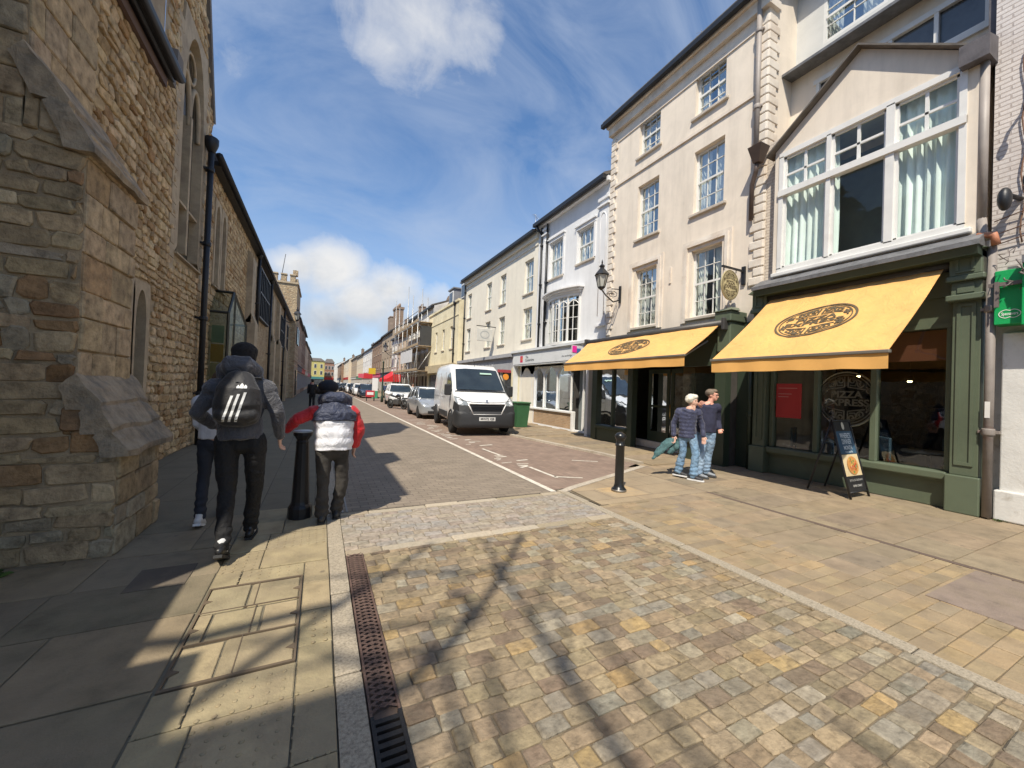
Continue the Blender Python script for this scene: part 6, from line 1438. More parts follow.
def person(label, loc, J, look, top, trs, skin=m_skin, puffer=0, hips=.15, sh=.2, tw=.115, girth=1.0, hem=None, arm=.058, leg=.092, cuff=.062, wide=(1, 0, 0), hands=(1, 1), bare_hand=(1, 1), seed=0, group=None, sleeve_mat=None, lower_mat=None, shoe_mat=None, sole_mat=None, shoef=None, pitch=(0, 0), ankw=.04, hs=1.0, inseam=0.0):
    """J: joints as offsets from loc: pe waist ch nk hd | shL elL wrL shR elR wrR | hpL knL anL hpR knR anR"""
    t = thing('person', label, 'person', loc, 0, group); O = Vector(loc); q = {k: O+Vector(v) for k, v in J.items()}
    b = MB(); W_ = Vector(wide)
    b.limb([q['pe'], q['wa'], q['ch'], q['nk']-Vector((0, 0, .06))], [(hips*.9, .10), (hips*.82, .09), (sh*.84, .10), (sh*.6, .07)], 16, wide=W_)
    b.limb([q['nk']-Vector((0, 0, .06)), q['hd']], [.055, .05], 10)
    for s_ in 'LR':
        b.limb([q['sh'+s_], q['el'+s_], q['wr'+s_]], [.045, .037, .025], 10)
        b.limb([q['hp'+s_], q['kn'+s_], q['an'+s_]], [.068, .042, .030], 10)
    head_geo(b, q['hd'], look, hs); g_ = remeshed(b, .011, 3)
    for s_, k in zip('LR', hands):
        if k:
            d = q['wr'+s_]-q['el'+s_]; side = -Vector(look)*.0 + Vector((0, 0, 1)).cross(W_)*(-1) ; hand_geo(g_, q['wr'+s_]-d.normalized()*.005, d, Vector(look), 1.0, .55)
    body = g_.build('body', skin, t)
    # trousers
    b = MB(); b.limb([q['pe']+Vector((0, 0, .05)), q['pe']-Vector((0, 0, .04))], [(hips*.88, .09), (hips*.98, .105)], 16, wide=W_)
    for s_ in 'LR':
        h_, k_, a_ = q['hp'+s_], q['kn'+s_], q['an'+s_]+Vector((0, 0, .01))
        b.limb([h_, h_.lerp(k_, .5), k_, k_.lerp(a_, .5), a_], [leg, leg*.88, leg*.72, (leg*.72+cuff)/2, cuff], 14)
    def dis(p):
        z = p.z-O.z; return fold(.010, 7, seed)(p) + .005*math.sin(p.z*75+noise.noise(p*6)*4)*(1 if z < .3 else .25)
    remeshed(b, .012, 3, dis).build('trousers', trs, t)
    # top garment
    hz_ = q['pe'] + Vector((0, 0, hem if hem is not None else .0)); b = MB(); n = 14; pts, rr = [], []
    nkb = q['nk']-Vector((0, 0, .05)); path = [hz_, q['wa'], q['ch'], nkb.lerp(q['ch'], .25), nkb]; rad = [(hips*1.10, tw*1.08), (hips*1.04*girth, tw*1.05*girth), (sh*.98, tw*1.12), (sh*.86, tw*.95), (sh*.42, tw*.6)]
    for i in range(n*3+1):
        u = i/(n*3)*(len(path)-1); k = min(int(u), len(path)-2); fr = u-k; fr = fr*fr*(3-2*fr) if k > 0 else fr
        pts.append(path[k].lerp(path[k+1], u-k)); r0, r1 = rad[k], rad[k+1]; z = pts[-1].z-O.z; rp = 1+(.07*abs(math.sin(z*PI/puffer))-.03 if puffer else 0)
        rr.append(((r0[0]+(r1[0]-r0[0])*fr)*rp, (r0[1]+(r1[1]-r0[1])*fr)*rp))
    b.tube(pts, rr, 22, wide=W_)
    for s_ in 'LR':
        s0, e0, w0 = q['sh'+s_], q['el'+s_], q['wr'+s_]; pp, r2 = [], []
        for i in range(25):
            u = i/24; p = s0.lerp(e0, u*2) if u < .5 else e0.lerp(w0, (u-.5)*2*.93); L = (p-s0).length
            base = arm*1.3 if u < .12 else arm*(1.15-.35*u); r2.append(base*(1+(.10*abs(math.sin(L*PI/puffer))-.04 if puffer else 0))); pp.append(p)
        c = MB() if sleeve_mat else b; c.limb([nkb.lerp(s0, .75)]*0 + pp, r2, 14)
        if sleeve_mat:
            c.limb([q['ch'].lerp(s0, .8), s0], [arm*1.15, arm*1.2], 12); remeshed(c, .010, 2, fold(.006, 11, seed)).build('sleeve', sleeve_mat, t)
    if not sleeve_mat:
        for s_ in 'LR': b.limb([nkb.lerp(q['ch'], .3), q['sh'+s_]], [tw*.75, arm*1.25], 12)
    g_ = remeshed(b, .010, 2, fold(.009, 8, seed+3))
    jk = g_.build('jacket', top, t)
    for i, s_ in enumerate('LR'): shoe(t, q['an'+s_], shoef or look, shoe_mat or m_black, sole=sole_mat, pitch=pitch[i])
    return t, q, body, jk
m_wblk = M('black_trousers', (.010, .010, .011), .85, var=.2, crease=8, bump=.2); m_jgrey = M('grey_jacket', (.06, .06, .07), .65, var=.2, crease=9, bump=.2, sheen=.3)
# tall man with backpack
r_ = Vector((.895, -.444, 0)); d_ = Vector((.444, .895, 0))
T, q, body, jk = person('tall man seen from behind in grey hooded jacket and black trousers carrying a backpack', (-.62, 4.33, 0),
   dict(pe=(-.02, -.0, 1.03), wa=(-.03, .03, 1.20), ch=(-.04, .05, 1.42), nk=(-.05, .07, 1.66), hd=(-.03, .10, 1.79),
        shL=(-.235, .03, 1.49), elL=(-.35, .02, 1.26), wrL=(-.27, .26, 1.12), shR=(.165, .04, 1.50), elR=(.27, .0, 1.26), wrR=(.285, .08, 1.03),
        hpL=(-.12, 0, 1.0), knL=(-.09, -.03, .56), anL=(-.07, -.29, .14), hpR=(.09, 0, 1.0), knR=(.10, .10, .57), anR=(.06, .27, .105)),
   (.05, 1, -.1), m_jgrey, m_wblk, hips=.165, sh=.235, tw=.135, hem=-.02, arm=.064, leg=.098, cuff=.058, seed=1, shoe_mat=M('black_leather', (.015, .015, .016), .35), shoef=(.05, 1, 0), pitch=(.45, 0), hs=1.0)
b = MB(); b.ball(q['hd']+Vector((0, -.012, .045)), (.108, .115, .092), 18, 12); b.ball(q['hd']+Vector((0, -.03, .0)), (.104, .10, .10), 14, 10); remeshed(b, .009, 3, fold(.005, 30)).build('hair', M('black_hair', (.010, .009, .010), .8, bump=.8, bscale=120), T)
b = MB(); hb = q['nk']; b.limb([hb+Vector((-.12, -.03, .0)), hb+Vector((-.06, -.10, .03)), hb+Vector((.06, -.10, .03)), hb+Vector((.12, -.03, .0))], [(.07, .065), (.09, .10), (.09, .10), (.07, .065)], 12); b.limb([hb+Vector((-.11, .02, .02)), hb+Vector((0, .09, .0)), hb+Vector((.11, .02, .02))], [.05, .045, .05], 10); b.limb([hb+Vector((-.1, -.02, -.05)), hb+Vector((.1, -.02, -.05))], [.08, .08], 12)
remeshed(b, .010, 3, fold(.008, 12)).build('hood', m_jgrey, T)
for s_ in 'LR':
    a = q['an'+s_]; b = MB(); b.limb([a+Vector((0, 0, .04)), a-Vector((0, 0, .02))], [.046, .046], 10); b.build('sock', M('white_sock', (.6, .6, .6), .9), T)
bp = thing('backpack', 'black backpack with three white stripes on the back of the tall man', 'backpack', (-.64, 4.1, 1.2))
b = MB(); c = Vector((-.645, 4.18, 1.40)); b.limb([c+Vector((0, 0, -.17)), c+Vector((0, -.015, -.05)), c+Vector((0, 0, .08)), c+Vector((.0, .03, .19))], [(.175, .09), (.185, .11), (.165, .105), (.11, .06)], 20, wide=(1, 0, 0)); b.limb([c+Vector((-.1, -.05, -.14)), c+Vector((.1, -.05, -.14))], [.065, .065], 14)
g_ = remeshed(b, .009, 3, fold(.007, 9, 4)); m_bp = M('backpack_black', (.018, .017, .018), .6, var=.2, bump=.3, bscale=60, sheen=.2); pk = g_.build('pack', m_bp, bp)
b = MB()
for sx in (-1, 1): b.tube([c+Vector((sx*.09, .04, .19)), c+Vector((sx*.13, .12, .19)), c+Vector((sx*.16, .24, .10)), c+Vector((sx*.17, .2, -.06)), c+Vector((sx*.15, .05, -.17))], [(.025, .008)]*5, 8, wide=(1, 0, 0))
b.tube([c+Vector((-.03, .03, .2)), c+Vector((0, .03, .25)), c+Vector((.03, .03, .2))], .008, 6); b.build('strap', m_bp, bp)
from mathutils.bvhtree import BVHTree
def wrapped(mb, host, dirv, lift, name, mat, par):
    """lay flat marks onto a curved thing by pushing their points along dirv to its surface"""
    bv = BVHTree.FromPolygons(host.v, host.f); o = []
    for p in mb.v:
        h_ = bv.ray_cast(Vector(p)-Vector(dirv)*.5, Vector(dirv)); o.append(tuple(h_[0]-Vector(dirv)*lift) if h_[0] is not None else p)
    mb.v = o; return mb.build(name, mat, par)
b = MB()
for k in range(3):
    x0 = -.095+k*.047; P0 = Vector((c.x+x0, 3.9, c.z-.20)); P1 = Vector((c.x+x0+.065, 3.9, c.z+.03+.015*k)); n = 10; vs = []
    for i in range(n+1):
        p = P0.lerp(P1, i/n); vs += [p-Vector((.010, 0, 0)), p+Vector((.010, 0, 0))]
    b.add(vs, [(2*i, 2*i+1, 2*i+3, 2*i+2) for i in range(n)])
cx, cz = c.x+.035, c.z+.095
for k, (w_, h0, h1) in enumerate(((-.026, 0, .014), (0, 0, .03), (.026, 0, .018))): b.add([(cx+w_-.012, 3.9, cz+h0), (cx+w_+.012, 3.9, cz+h0), (cx+w_+.012, 3.9, cz+h1), (cx+w_, 3.9, cz+h1+.016), (cx+w_-.012, 3.9, cz+h1)], [(0, 1, 2, 3, 4)])
m_whp = M('white_print', (.78, .78, .76), .6, var=.03, bump=0); wrapped(b, g_, (0, 1, 0), .003, 'stripes', m_whp, pk)
b = MB(); b.limb([c+Vector((.06, -.05, -.04)), c+Vector((.12, -.03, .05)), c+Vector((.06, -.07, .12))], [.012, .012, .01], 7); b.limb([c+Vector((-.11, -.04, .1)), c+Vector((0, -.075, .15)), c+Vector((.11, -.04, .1))], [.007, .007, .007], 6); b.build('zip', m_black, pk)
# person half hidden in front of him
T, q, body, jk = person('person in white top, dark leggings and white trainers mostly hidden by the tall man', (-1.0, 5.25, 0),
   dict(pe=(0, 0, .90), wa=(0, 0, 1.03), ch=(0, .02, 1.22), nk=(0, .03, 1.42), hd=(0.02, .04, 1.54), shL=(-.16, 0, 1.32), elL=(-.17, .02, 1.08), wrL=(-.10, .16, .95), shR=(.16, 0, 1.32), elR=(.2, .02, 1.08), wrR=(.2, .1, .88),
        hpL=(-.08, 0, .87), knL=(-.09, -.02, .48), anL=(-.08, -.13, .10), hpR=(.08, 0, .87), knR=(.08, .12, .5), anR=(.06, .28, .09)), (0, 1, 0), M('white_cotton', (.62, .63, .66), .85, bump=.15), M('navy_leggings', (.022, .026, .038), .8),
   hips=.14, sh=.17, tw=.105, arm=.05, leg=.078, cuff=.045, hem=.02, seed=5, shoe_mat=M('white_trainer', (.6, .6, .6), .5), sole_mat=M('white_sole', (.7, .7, .7), .5), shoef=(.0, 1, 0), pitch=(.35, 0), hs=.92)
b = MB(); b.ball(q['hd']+Vector((0, -.02, .02)), (.088, .10, .10), 14, 10); b.limb([q['hd']+Vector((0, -.08, 0)), q['hd']+Vector((0, -.1, -.2))], [.06, .03], 10); remeshed(b, .01, 3).build('hair', M('brown_hair', (.06, .035, .02), .6, bump=.5, bscale=90), T)
# youngster in red white and navy padded jacket
m_red = M('red_padding', (.50, .008, .014), .55, crease=6, var=.12, bump=.15, sheen=.2); m_wpad = M('white_padding', (.76, .76, .80), .6, crease=5, var=.05, bump=.15); m_npad = M('navy_padding', (.022, .030, .065), .55, crease=12, var=.15, bump=.15, sheen=.2)
T, q, body, jk = person('youngster from behind in navy, white and red padded jacket and flat dark cap', (.15, 4.85, 0),
   dict(pe=(.02, 0, .84), wa=(.02, .01, .95), ch=(.02, .04, 1.16), nk=(.02, .08, 1.38), hd=(-.06, .14, 1.475), shL=(-.18, .04, 1.24), elL=(-.36, .04, 1.15), wrL=(-.46, .16, 1.03), shR=(.20, .04, 1.24), elR=(.29, .03, 1.04), wrR=(.25, .08, .84),
        hpL=(-.08, 0, .80), knL=(-.075, .0, .46), anL=(-.075, -.02, .10), hpR=(.10, 0, .80), knR=(.12, .05, .46), anR=(.08, .12, .09)), (-.25, 1, -.25), m_wpad, M('khaki_black_trousers', (.045, .04, .035), .85, var=.4, nscale=6, bump=.3),
   puffer=.105, hips=.175, sh=.215, tw=.145, girth=1.08, arm=.062, leg=.088, cuff=.066, hem=-.03, seed=9, sleeve_mat=m_red, shoe_mat=M('dark_trainer', (.03, .03, .03), .6), shoef=(.05, 1, 0), pitch=(0, 0), hs=.95)
# navy yoke over the shoulders, worn as part of the jacket
b = MB(); pts, rr = [], []
for i in range(13):
    u = i/12; z = 1.13+.22*u; pts.append(Vector((.17, 4.85+.04+.03*u, z))); k = 1+.05*abs(math.sin(z*PI/.105)); rr.append(((.238-.12*max(0, u-.45)/.55)*k, (.186-.06*max(0, u-.4)/.6)*k))
b.tube(pts, rr, 22, wide=(1, 0, 0)); remeshed(b, .010, 2, fold(.006, 9)).build('yoke', m_npad, jk)
b = MB(); hb = q['nk']; b.limb([hb+Vector((-.13, .0, .0)), hb+Vector((-.07, -.09, .02)), hb+Vector((.06, -.09, .02)), hb+Vector((.13, .0, .0))], [(.06, .055), (.075, .07), (.075, .07), (.06, .055)], 12); b.limb([hb+Vector((-.1, .0, -.03)), hb+Vector((.1, .0, -.03))], [.085, .085], 12); remeshed(b, .010, 3, fold(.008, 12)).build('hood', m_npad, T)
b = MB(); b.ball(q['hd']+Vector((0, -.01, .05)), (.112, .122, .078), 16, 10); b.limb([q['hd']+Vector((-.03, .08, .045)), q['hd']+Vector((-.05, .15, .03))], [(.07, .012), (.055, .008)], 10, wide=(1, 0, 0)); remeshed(b, .009, 3).build('cap', M('navy_cap', (.012, .014, .022), .9, bump=.3, bscale=120), T)
b = MB(); b.ball(q['hd']+Vector((0, -.015, .0)), (.089, .10, .075), 14, 10); b.ball(q['hd']+Vector((-.10, .0, .0)), (.04, .06, .045), 10, 8); remeshed(b, .009, 2).build('hair', M('dark_hair', (.025, .018, .014), .6, bump=.5, bscale=90), T)
b = MB(); a = q['anR']+Vector((0, -.068, .14)); b.box(a.x-.02, a.x+.02, a.y, a.y+.004, a.z, a.z+.02); b.build('reflective_tab', m_whp, T)
# couple on the right
def C2(r, d, z): v = r_*r + d_*d; return (v.x, v.y, z)
navq = M('navy_quilt', (.035, .04, .085), .6, var=.35, nscale=30, bump=.4, bscale=60, sheen=.2); m_jean = M('pale_denim', (.16, .27, .40), .85, crease=11, var=.22, nscale=9, bump=.3, bscale=70, dirt=(.27, .38, .50), dscale=5); m_jean2 = M('washed_denim', (.22, .33, .47), .85, crease=11, var=.2, nscale=9, bump=.3, bscale=70, dirt=(.33, .43, .54), dscale=5)
wf_ = (-.05, -1, 0); wv = (-.92, .2, 0)
T, q, body, jk = person('woman with short white hair in navy quilted jacket and pale jeans walking beside the man', (6.31, 5.1, 0),
   dict(pe=C2(-.03, 0, .86), wa=C2(-.03, 0, 1.0), ch=C2(-.03, 0, 1.18), nk=C2(.0, -.04, 1.38), hd=C2(.015, -.06, 1.485), shL=C2(-.18, .05, 1.27), elL=C2(-.25, .12, 1.03), wrL=C2(-.26, .08, .80), shR=C2(.13, -.06, 1.27), elR=C2(.22, -.03, 1.05), wrR=C2(.23, -.08, .82),
        hpL=C2(-.10, .02, .82), knL=C2(-.10, .04, .46), anL=C2(-.13, .12, .12), hpR=C2(.05, -.02, .82), knR=C2(.08, -.12, .47), anR=C2(.05, -.10, .09)), (.35, -1, -.25), navq, m_jean,
   skin=m_skin, puffer=.07, hips=.145, sh=.165, tw=.115, arm=.052, leg=.085, cuff=.072, hem=-.08, wide=(-.8, .35, 0), seed=13, shoe_mat=M('black_trainer', (.03, .03, .035), .6), sole_mat=MATS['white_sole'] if 'white_sole' in MATS else None, shoef=(.35, -1, 0), hs=.98)
eyes(body, q['hd'], (.35, -1, -.25)); b = MB(); b.ball(q['hd']+Vector((-.01, .03, .035)), (.094, .10, .09), 16, 10); b.limb([q['hd']+Vector((-.06, .02, .02)), q['hd']+Vector((.05, .05, .02))], [.075, .075], 12); b.ball(q['hd']+Vector((.01, -.02, .07)), (.075, .075, .05), 12, 8); remeshed(b, .009, 2, fold(.008, 35)).build('hair', M('white_hair', (.66, .62, .52), .7, bump=.6, bscale=80), T)
b = MB(); b.limb([q['nk']+Vector((.01, -.06, .0)), q['ch']+Vector((.02, -.105, .04))], [(.035, .03), (.02, .02)], 10); b.build('neckline', m_skin, T)
jc = thing('carried_jacket', 'teal green jacket hanging from the hand of the white haired woman', 'jacket', tuple(q['wrL']))
w0 = q['wrL']; b = MB(); b.limb([w0+Vector(C2(.02, 0, -.05)), w0+Vector(C2(-.10, .03, -.16)), w0+Vector(C2(-.24, .04, -.30)), w0+Vector(C2(-.36, .05, -.46))], [(.05, .03), (.085, .04), (.075, .035), (.03, .02)], 14, wide=(.5, -.2, .8))
b.limb([w0+Vector(C2(.05, 0, -.08)), w0+Vector(C2(.06, .02, -.22)), w0+Vector(C2(-.06, .03, -.33))], [.05, .085, .04], 12); remeshed(b, .010, 2, fold(.014, 14)).build('cloth', M('teal_cloth', (.055, .12, .125), .8, var=.35, nscale=12, bump=.3), jc)
T, q, body, jk = person('man in glasses, navy jumper and washed jeans with his arm around the woman', (6.77, 5.06, 0),
   dict(pe=C2(-.02, 0, .90), wa=C2(-.02, 0, 1.06), ch=C2(-.02, 0, 1.26), nk=C2(.0, -.03, 1.47), hd=C2(.06, -.05, 1.60), shL=C2(-.18, .03, 1.37), elL=(-.34, .12, 1.27), wrL=(-.37, -.05, 1.38), shR=C2(.16, -.03, 1.37), elR=C2(.22, .06, 1.1), wrR=C2(.18, -.10, .96),
        hpL=C2(-.10, .02, .86), knL=C2(-.12, -.04, .48), anL=C2(-.17, -.02, .09), hpR=C2(.06, -.02, .86), knR=C2(.07, .06, .48), anR=C2(.05, .12, .10)), (.25, -1, -.1), M('navy_knit', (.028, .03, .06), .9, var=.1, bump=.4, bscale=140), m_jean2,
   skin=m_skin2, hips=.16, sh=.20, tw=.125, girth=1.1, arm=.06, leg=.092, cuff=.075, hem=-.02, wide=(-.8, .35, 0), seed=17, shoe_mat=M('grey_trainer', (.22, .24, .27), .6), sole_mat=M('dark_grey_sole', (.05, .05, .05), .6), shoef=(.4, -1, 0))
eyes(body, q['hd'], (.25, -1, -.1), 1.0, True); b = MB(); b.ball(q['hd']+Vector((-.025, .04, .045)), (.09, .095, .078), 16, 10); b.ball(q['hd']+Vector((.01, -.015, .075)), (.07, .07, .045), 12, 8); remeshed(b, .009, 2, fold(.004, 35)).build('hair', M('greying_hair', (.17, .13, .095), .7, bump=.6, bscale=90), T)
b = MB(); b.tube([q['nk']+Vector((.05*math.cos(a*PI/6)*1.1, .05*math.sin(a*PI/6), -.035)) for a in range(13)], .014, 7); b.build('collar', M('rust_collar', (.25, .05, .04), .8), T)
# far pedestrian
def simple_person(label, x, y, f, top, trs, H=1.7, group='distant pedestrians'):
    k = H/1.75; J = dict(pe=(0, 0, .92), wa=(0, 0, 1.06), ch=(0, 0, 1.27), nk=(0, 0, 1.48), hd=(0, f*.02, 1.62), shL=(-.18, 0, 1.38), elL=(-.22, 0, 1.12), wrL=(-.22, f*.08, .90), shR=(.18, 0, 1.38), elR=(.22, 0, 1.12), wrR=(.22, -f*.06, .90),
        hpL=(-.09, 0, .88), knL=(-.09, f*.08, .5), anL=(-.09, f*.12, .09), hpR=(.09, 0, .88), knR=(.09, -f*.02, .5), anR=(.09, -f*.16, .10))
    J = {a: (v[0]*k, v[1]*k, v[2]*k) for a, v in J.items()}
    T, q, body, jk = person(label, (x, y, 0), J, (0, f, 0), top, trs, group=group, hands=(0, 0)); b = MB(); b.ball(q['hd']+Vector((0, -f*.02, .03)), (.09, .1, .095), 12, 8); b.build('hair', MATS['dark_hair'], T); return T
simple_person('distant person in black coat on the shaded left pavement', -.38, 25.5, 1, M('black_coat', (.012, .012, .014), .8), m_wblk)
simple_person('distant person in pale jacket on the right pavement by the scaffolding', 6.6, 31, -1, M('pale_jacket', (.42, .42, .40), .8), m_wblk, 1.75)
simple_person('distant person in dark blue beyond the red awning', 6.4, 44, 1, M('dark_blue_coat', (.04, .06, .12), .8), m_wblk, 1.7)
pr_ = simple_person('distant person in a red top by the far parked cars', 6.5, 58, -1, M('red_top', (.4, .04, .04), .8), m_wblk, 1.68)
for x, y, lb in ((6.9, 66, 'distant person in red farther along the right pavement'), (-1.0, 62, 'distant person in red walking far down the left pavement'), (7.1, 86, 'distant person in red farthest along the right pavement')):
    o = copy_tree(pr_); o.location = (x, y, 0); o['label'] = lb
# ------------------------------------------------------------------ bollards, bin, barrier
t = thing('bollard', 'tall black tapered bollard with pale disc top on the left pavement', 'bollard', (-.15, 5.08, 0))
b = MB(); b.lathe([(.12, 0), (.125, .02), (.125, .13), (.115, .15), (.10, .17), (.092, .2), (.066, .86), (.07, .88), (.06, .90), (.085, .94), (.10, .955), (.10, .985), (.092, .99)], (-.15, 5.08, 0), 12, smooth=False); b.build('post', M('bollard_black', (.012, .012, .014), .4, var=.2, bump=.2, bscale=50), t)
b = MB(); b.lathe([(.098, .0), (.10, .008), (.095, .018)], (-.15, 5.08, .99), 24); b.build('cap', M('pale_disc', (.45, .52, .55), .4), t)
t = thing('bollard', 'round black bollard with collar on the right pavement corner', 'bollard', (4.37, 4.82, 0))
b = MB(); b.lathe([(.115, 0), (.115, .04), (.095, .06), (.082, .08), (.072, .12), (.068, .72), (.08, .73), (.08, .75), (.066, .76), (.066, .83), (.08, .84), (.09, .87), (.085, .90), (.06, .93), (.02, .95), (.0, .952)], (4.37, 4.82, .0), 28); b.build('post', M('bollard_gloss', (.014, .015, .016), .28, var=.2, bump=.12, bscale=40), t)
b = MB(); b.lathe([(.12, 0), (.121, .035), (.10, .045)], (4.37, 4.82, 0), 28); b.build('base_ring', M('bare_steel', (.28, .26, .23), .45, .8), t)
b = MB(); b.box(4.05, 4.72, 4.52, 5.05, .0, .0035); structure(b, 'patch_of_pavement', M('orange_mortar_patch', (.42, .29, .15), .9, var=.2, nscale=8, dirt=(.32, .26, .18)), 'orange mortar patch round the bollard')
t = thing('wheelie_bin', 'green wheelie bin standing by the arched shopfront beside the van', 'bin', (7.3, 14.0, .055)); m_bin = M('bin_green', (.04, .13, .055), .5, var=.1)
b = MB(); 
def tap(b, x, y, z0, z1, a0, b0, a1, b1): b.add([(x-a0, y-b0, z0), (x+a0, y-b0, z0), (x+a0, y+b0, z0), (x-a0, y+b0, z0), (x-a1, y-b1, z1), (x+a1, y-b1, z1), (x+a1, y+b1, z1), (x-a1, y+b1, z1)], [(0, 3, 2, 1), (4, 5, 6, 7), (0, 1, 5, 4), (1, 2, 6, 5), (2, 3, 7, 6), (3, 0, 4, 7)])
tap(b, 7.3, 14.0, .06, 1.0, .24, .27, .30, .36); b.build('body', m_bin, t)
b = MB(); b.bbox(6.97, 7.63, 13.60, 14.42, 1.0, 1.06, .02); b.tube([(7.05, 14.46, 1.0), (7.55, 14.46, 1.0)], .02, 6); b.build('lid', m_bin, t)
for x in (7.03, 7.57): b = MB(); b.lathe([(.1, -.025), (.1, .025)], (x, 14.28, .155), 14, 'x'); b.build('wheel', m_black, t)
t = thing('barrier_sign', 'red and white low barrier board by the parked dark car', 'barrier', (4.05, 36.8, 0))
b = MB(); b.box(3.7, 4.45, 36.8, 36.85, .35, .95); bd_ = b.build('board', M('barrier_red', (.5, .03, .04), .6), t); b = MB(); b.box(3.8, 4.35, 36.79, 36.8, .55, .8); b.build('stripe', m_whp, bd_)
for x in (3.75, 4.38): b = MB(); b.box(x, x+.05, 36.7, 37.0, 0, .4); b.build('leg', m_black, t)
t = thing('lamp_post', 'dark green post standing between white car and dark car', 'post', (4.85, 35, 0)); b = MB(); b.lathe([(.12, 0), (.12, .5), (.07, .6), (.06, 3.4), (.09, 3.45), (.0, 3.6)], (4.85, 35, 0), 12); b.build('post', M('post_green', (.03, .05, .035), .5), t)
t = thing('banner_stand', 'white and green feather banner beside the dark post', 'banner', (4.6, 38, 0)); b = MB(); b.box(4.35, 4.85, 38, 38.03, .2, 2.1); pn = b.build('panel', m_whp, t); b = MB(); b.box(4.35, 4.85, 37.99, 38, .2, .9); b.build('green_band', M('banner_green', (.05, .3, .16), .7), pn); b = MB(); b.tube([(4.6, 38.05, 0), (4.6, 38.05, 2.15)], .02, 5); b.build('pole', m_black, t)

# ------------------------------------------------------------------ vehicles
m_tyre = M('tyre_rubber', (.018, .018, .018), .85, bump=.2); m_rim = M('alloy_rim', (.42, .43, .44), .35, .9, bump=0); m_plast = M('black_plastic', (.022, .023, .025), .6, bump=.1); m_cglass = M('car_glass', (.02, .028, .032), .05, var=.3, nscale=2, bump=0, spec=1.0)
m_lens = M('headlamp_lens', (.22, .24, .25), .10, var=.2, nscale=20, bump=.05, spec=.9); m_plate = M('number_plate', (.62, .62, .60), .5, bump=0); m_rlens = M('red_lens', (.4, .01, .012), .2)
FR = [0, .10, .25, .45, .62, .76, .88, .96, 1.0]
def hull(b, ST, wz):
    """ST: stations (y, zbot, ztop, halfwidth scale); wz(z) side shape"""
    rings = []
    for y, zb, zt, ws in ST:
        R = []
        for i, f in enumerate(FR):
            z = zb+(zt-zb)*f; w_ = wz(z)*ws*(1 if f < .9 else (.965 if f < .99 else .88)) * (.93 if i == 0 else 1); R.append((w_, y, z))
        ring = [(-x, y_, z) for x, y_, z in R[::-1]] + R; rings.append(ring)
    n = len(rings[0]); vs = [p for r in rings for p in r]
    fs = [(i*n+k, (i+1)*n+k, (i+1)*n+(k+1) % n, i*n+(k+1) % n) for i in range(len(rings)-1) for k in range(n)]
    fs += [tuple(range(n)), tuple((len(rings)-1)*n+k for k in range(n))[::-1]]
    b.add(vs, fs, None, True)
def lin(tab, z):
    for (a, x), (c, y) in zip(tab, tab[1:]):
        if z <= c: return x+(y-x)*max(0, (z-a))/(c-a)
    return tab[-1][1]
def wheel(par, x, y, r, w_=.2, mat=None):
    b = MB(); b.lathe([(r*.62, -w_/2), (r*.93, -w_/2), (r, -w_/2+.03), (r, w_/2-.03), (r*.93, w_/2), (r*.62, w_/2)], (x, y, r), 24, 'x'); wh = b.build('wheel', m_tyre, par, True)
    b = MB(); s_ = 1 if x > 0 else -1; b.lathe([(r*.62, -.05), (r*.60, s_*.02+s_*w_/2-.0), (.02, s_*(w_/2-.03))] if False else [(r*.64, 0), (r*.64, s_*w_*.46), (r*.58, s_*w_*.40), (r*.15, s_*w_*.36), (r*.13, s_*w_*.46), (.005, s_*w_*.46)], (x, y, r), 18, 'x'); b.build('rim', mat or m_rim, wh, True); return wh
# the van
vn = thing('white_van', 'white high roofed panel van parked facing the camera with black bumper', 'van', (4.93, 11.75, 0), math.radians(-7))
m_van = M('van_white', (.74, .74, .74), .3, var=.03, nscale=1.5, bump=0, coat=.6, dirt=(.62, .61, .59), dscale=1.5)
vwz = lambda z: lin([(0, .94), (.5, 1.0), (1.2, 1.0), (1.5, .985), (2.5, .88)], z)
b = MB(); hull(b, [(.02, .42, 1.00, .90), (.10, .40, 1.08, .95), (.45, .38, 1.26, .985), (.85, .38, 1.40, 1.0), (1.05, .38, 1.50, 1.0), (1.75, .38, 2.22, 1.0), (2.05, .38, 2.38, 1.0), (2.6, .38, 2.44, 1.0), (4.9, .38, 2.44, 1.0), (5.25, .38, 2.42, .985), (5.38, .42, 2.34, .96)], vwz)
vb = b.build('body', m_van, vn, True)
b = MB(); b.add([(-.86, .93, 1.475), (.86, .93, 1.475), (.77, 1.70, 2.20), (.4, 1.74, 2.235), (-.4, 1.74, 2.235), (-.77, 1.70, 2.20)], [(0, 1, 2, 3, 4, 5)]); b.v = [(x, y-.022, z+.022) for x, y, z in b.v]; b.build('windscreen', m_cglass, vb, True)
b = MB(); b.add([(.1, .85+.64, 2.03), (.55, .85+.64, 2.03), (.53, 1.55, 2.085), (.1, 1.55, 2.085)], [(0, 1, 2, 3)]); b.v = [(x, y-.03, z+.03) for x, y, z in b.v]; b.build('sun_strip', M('pale_strip', (.35, .5, .42), .5), vb, True)
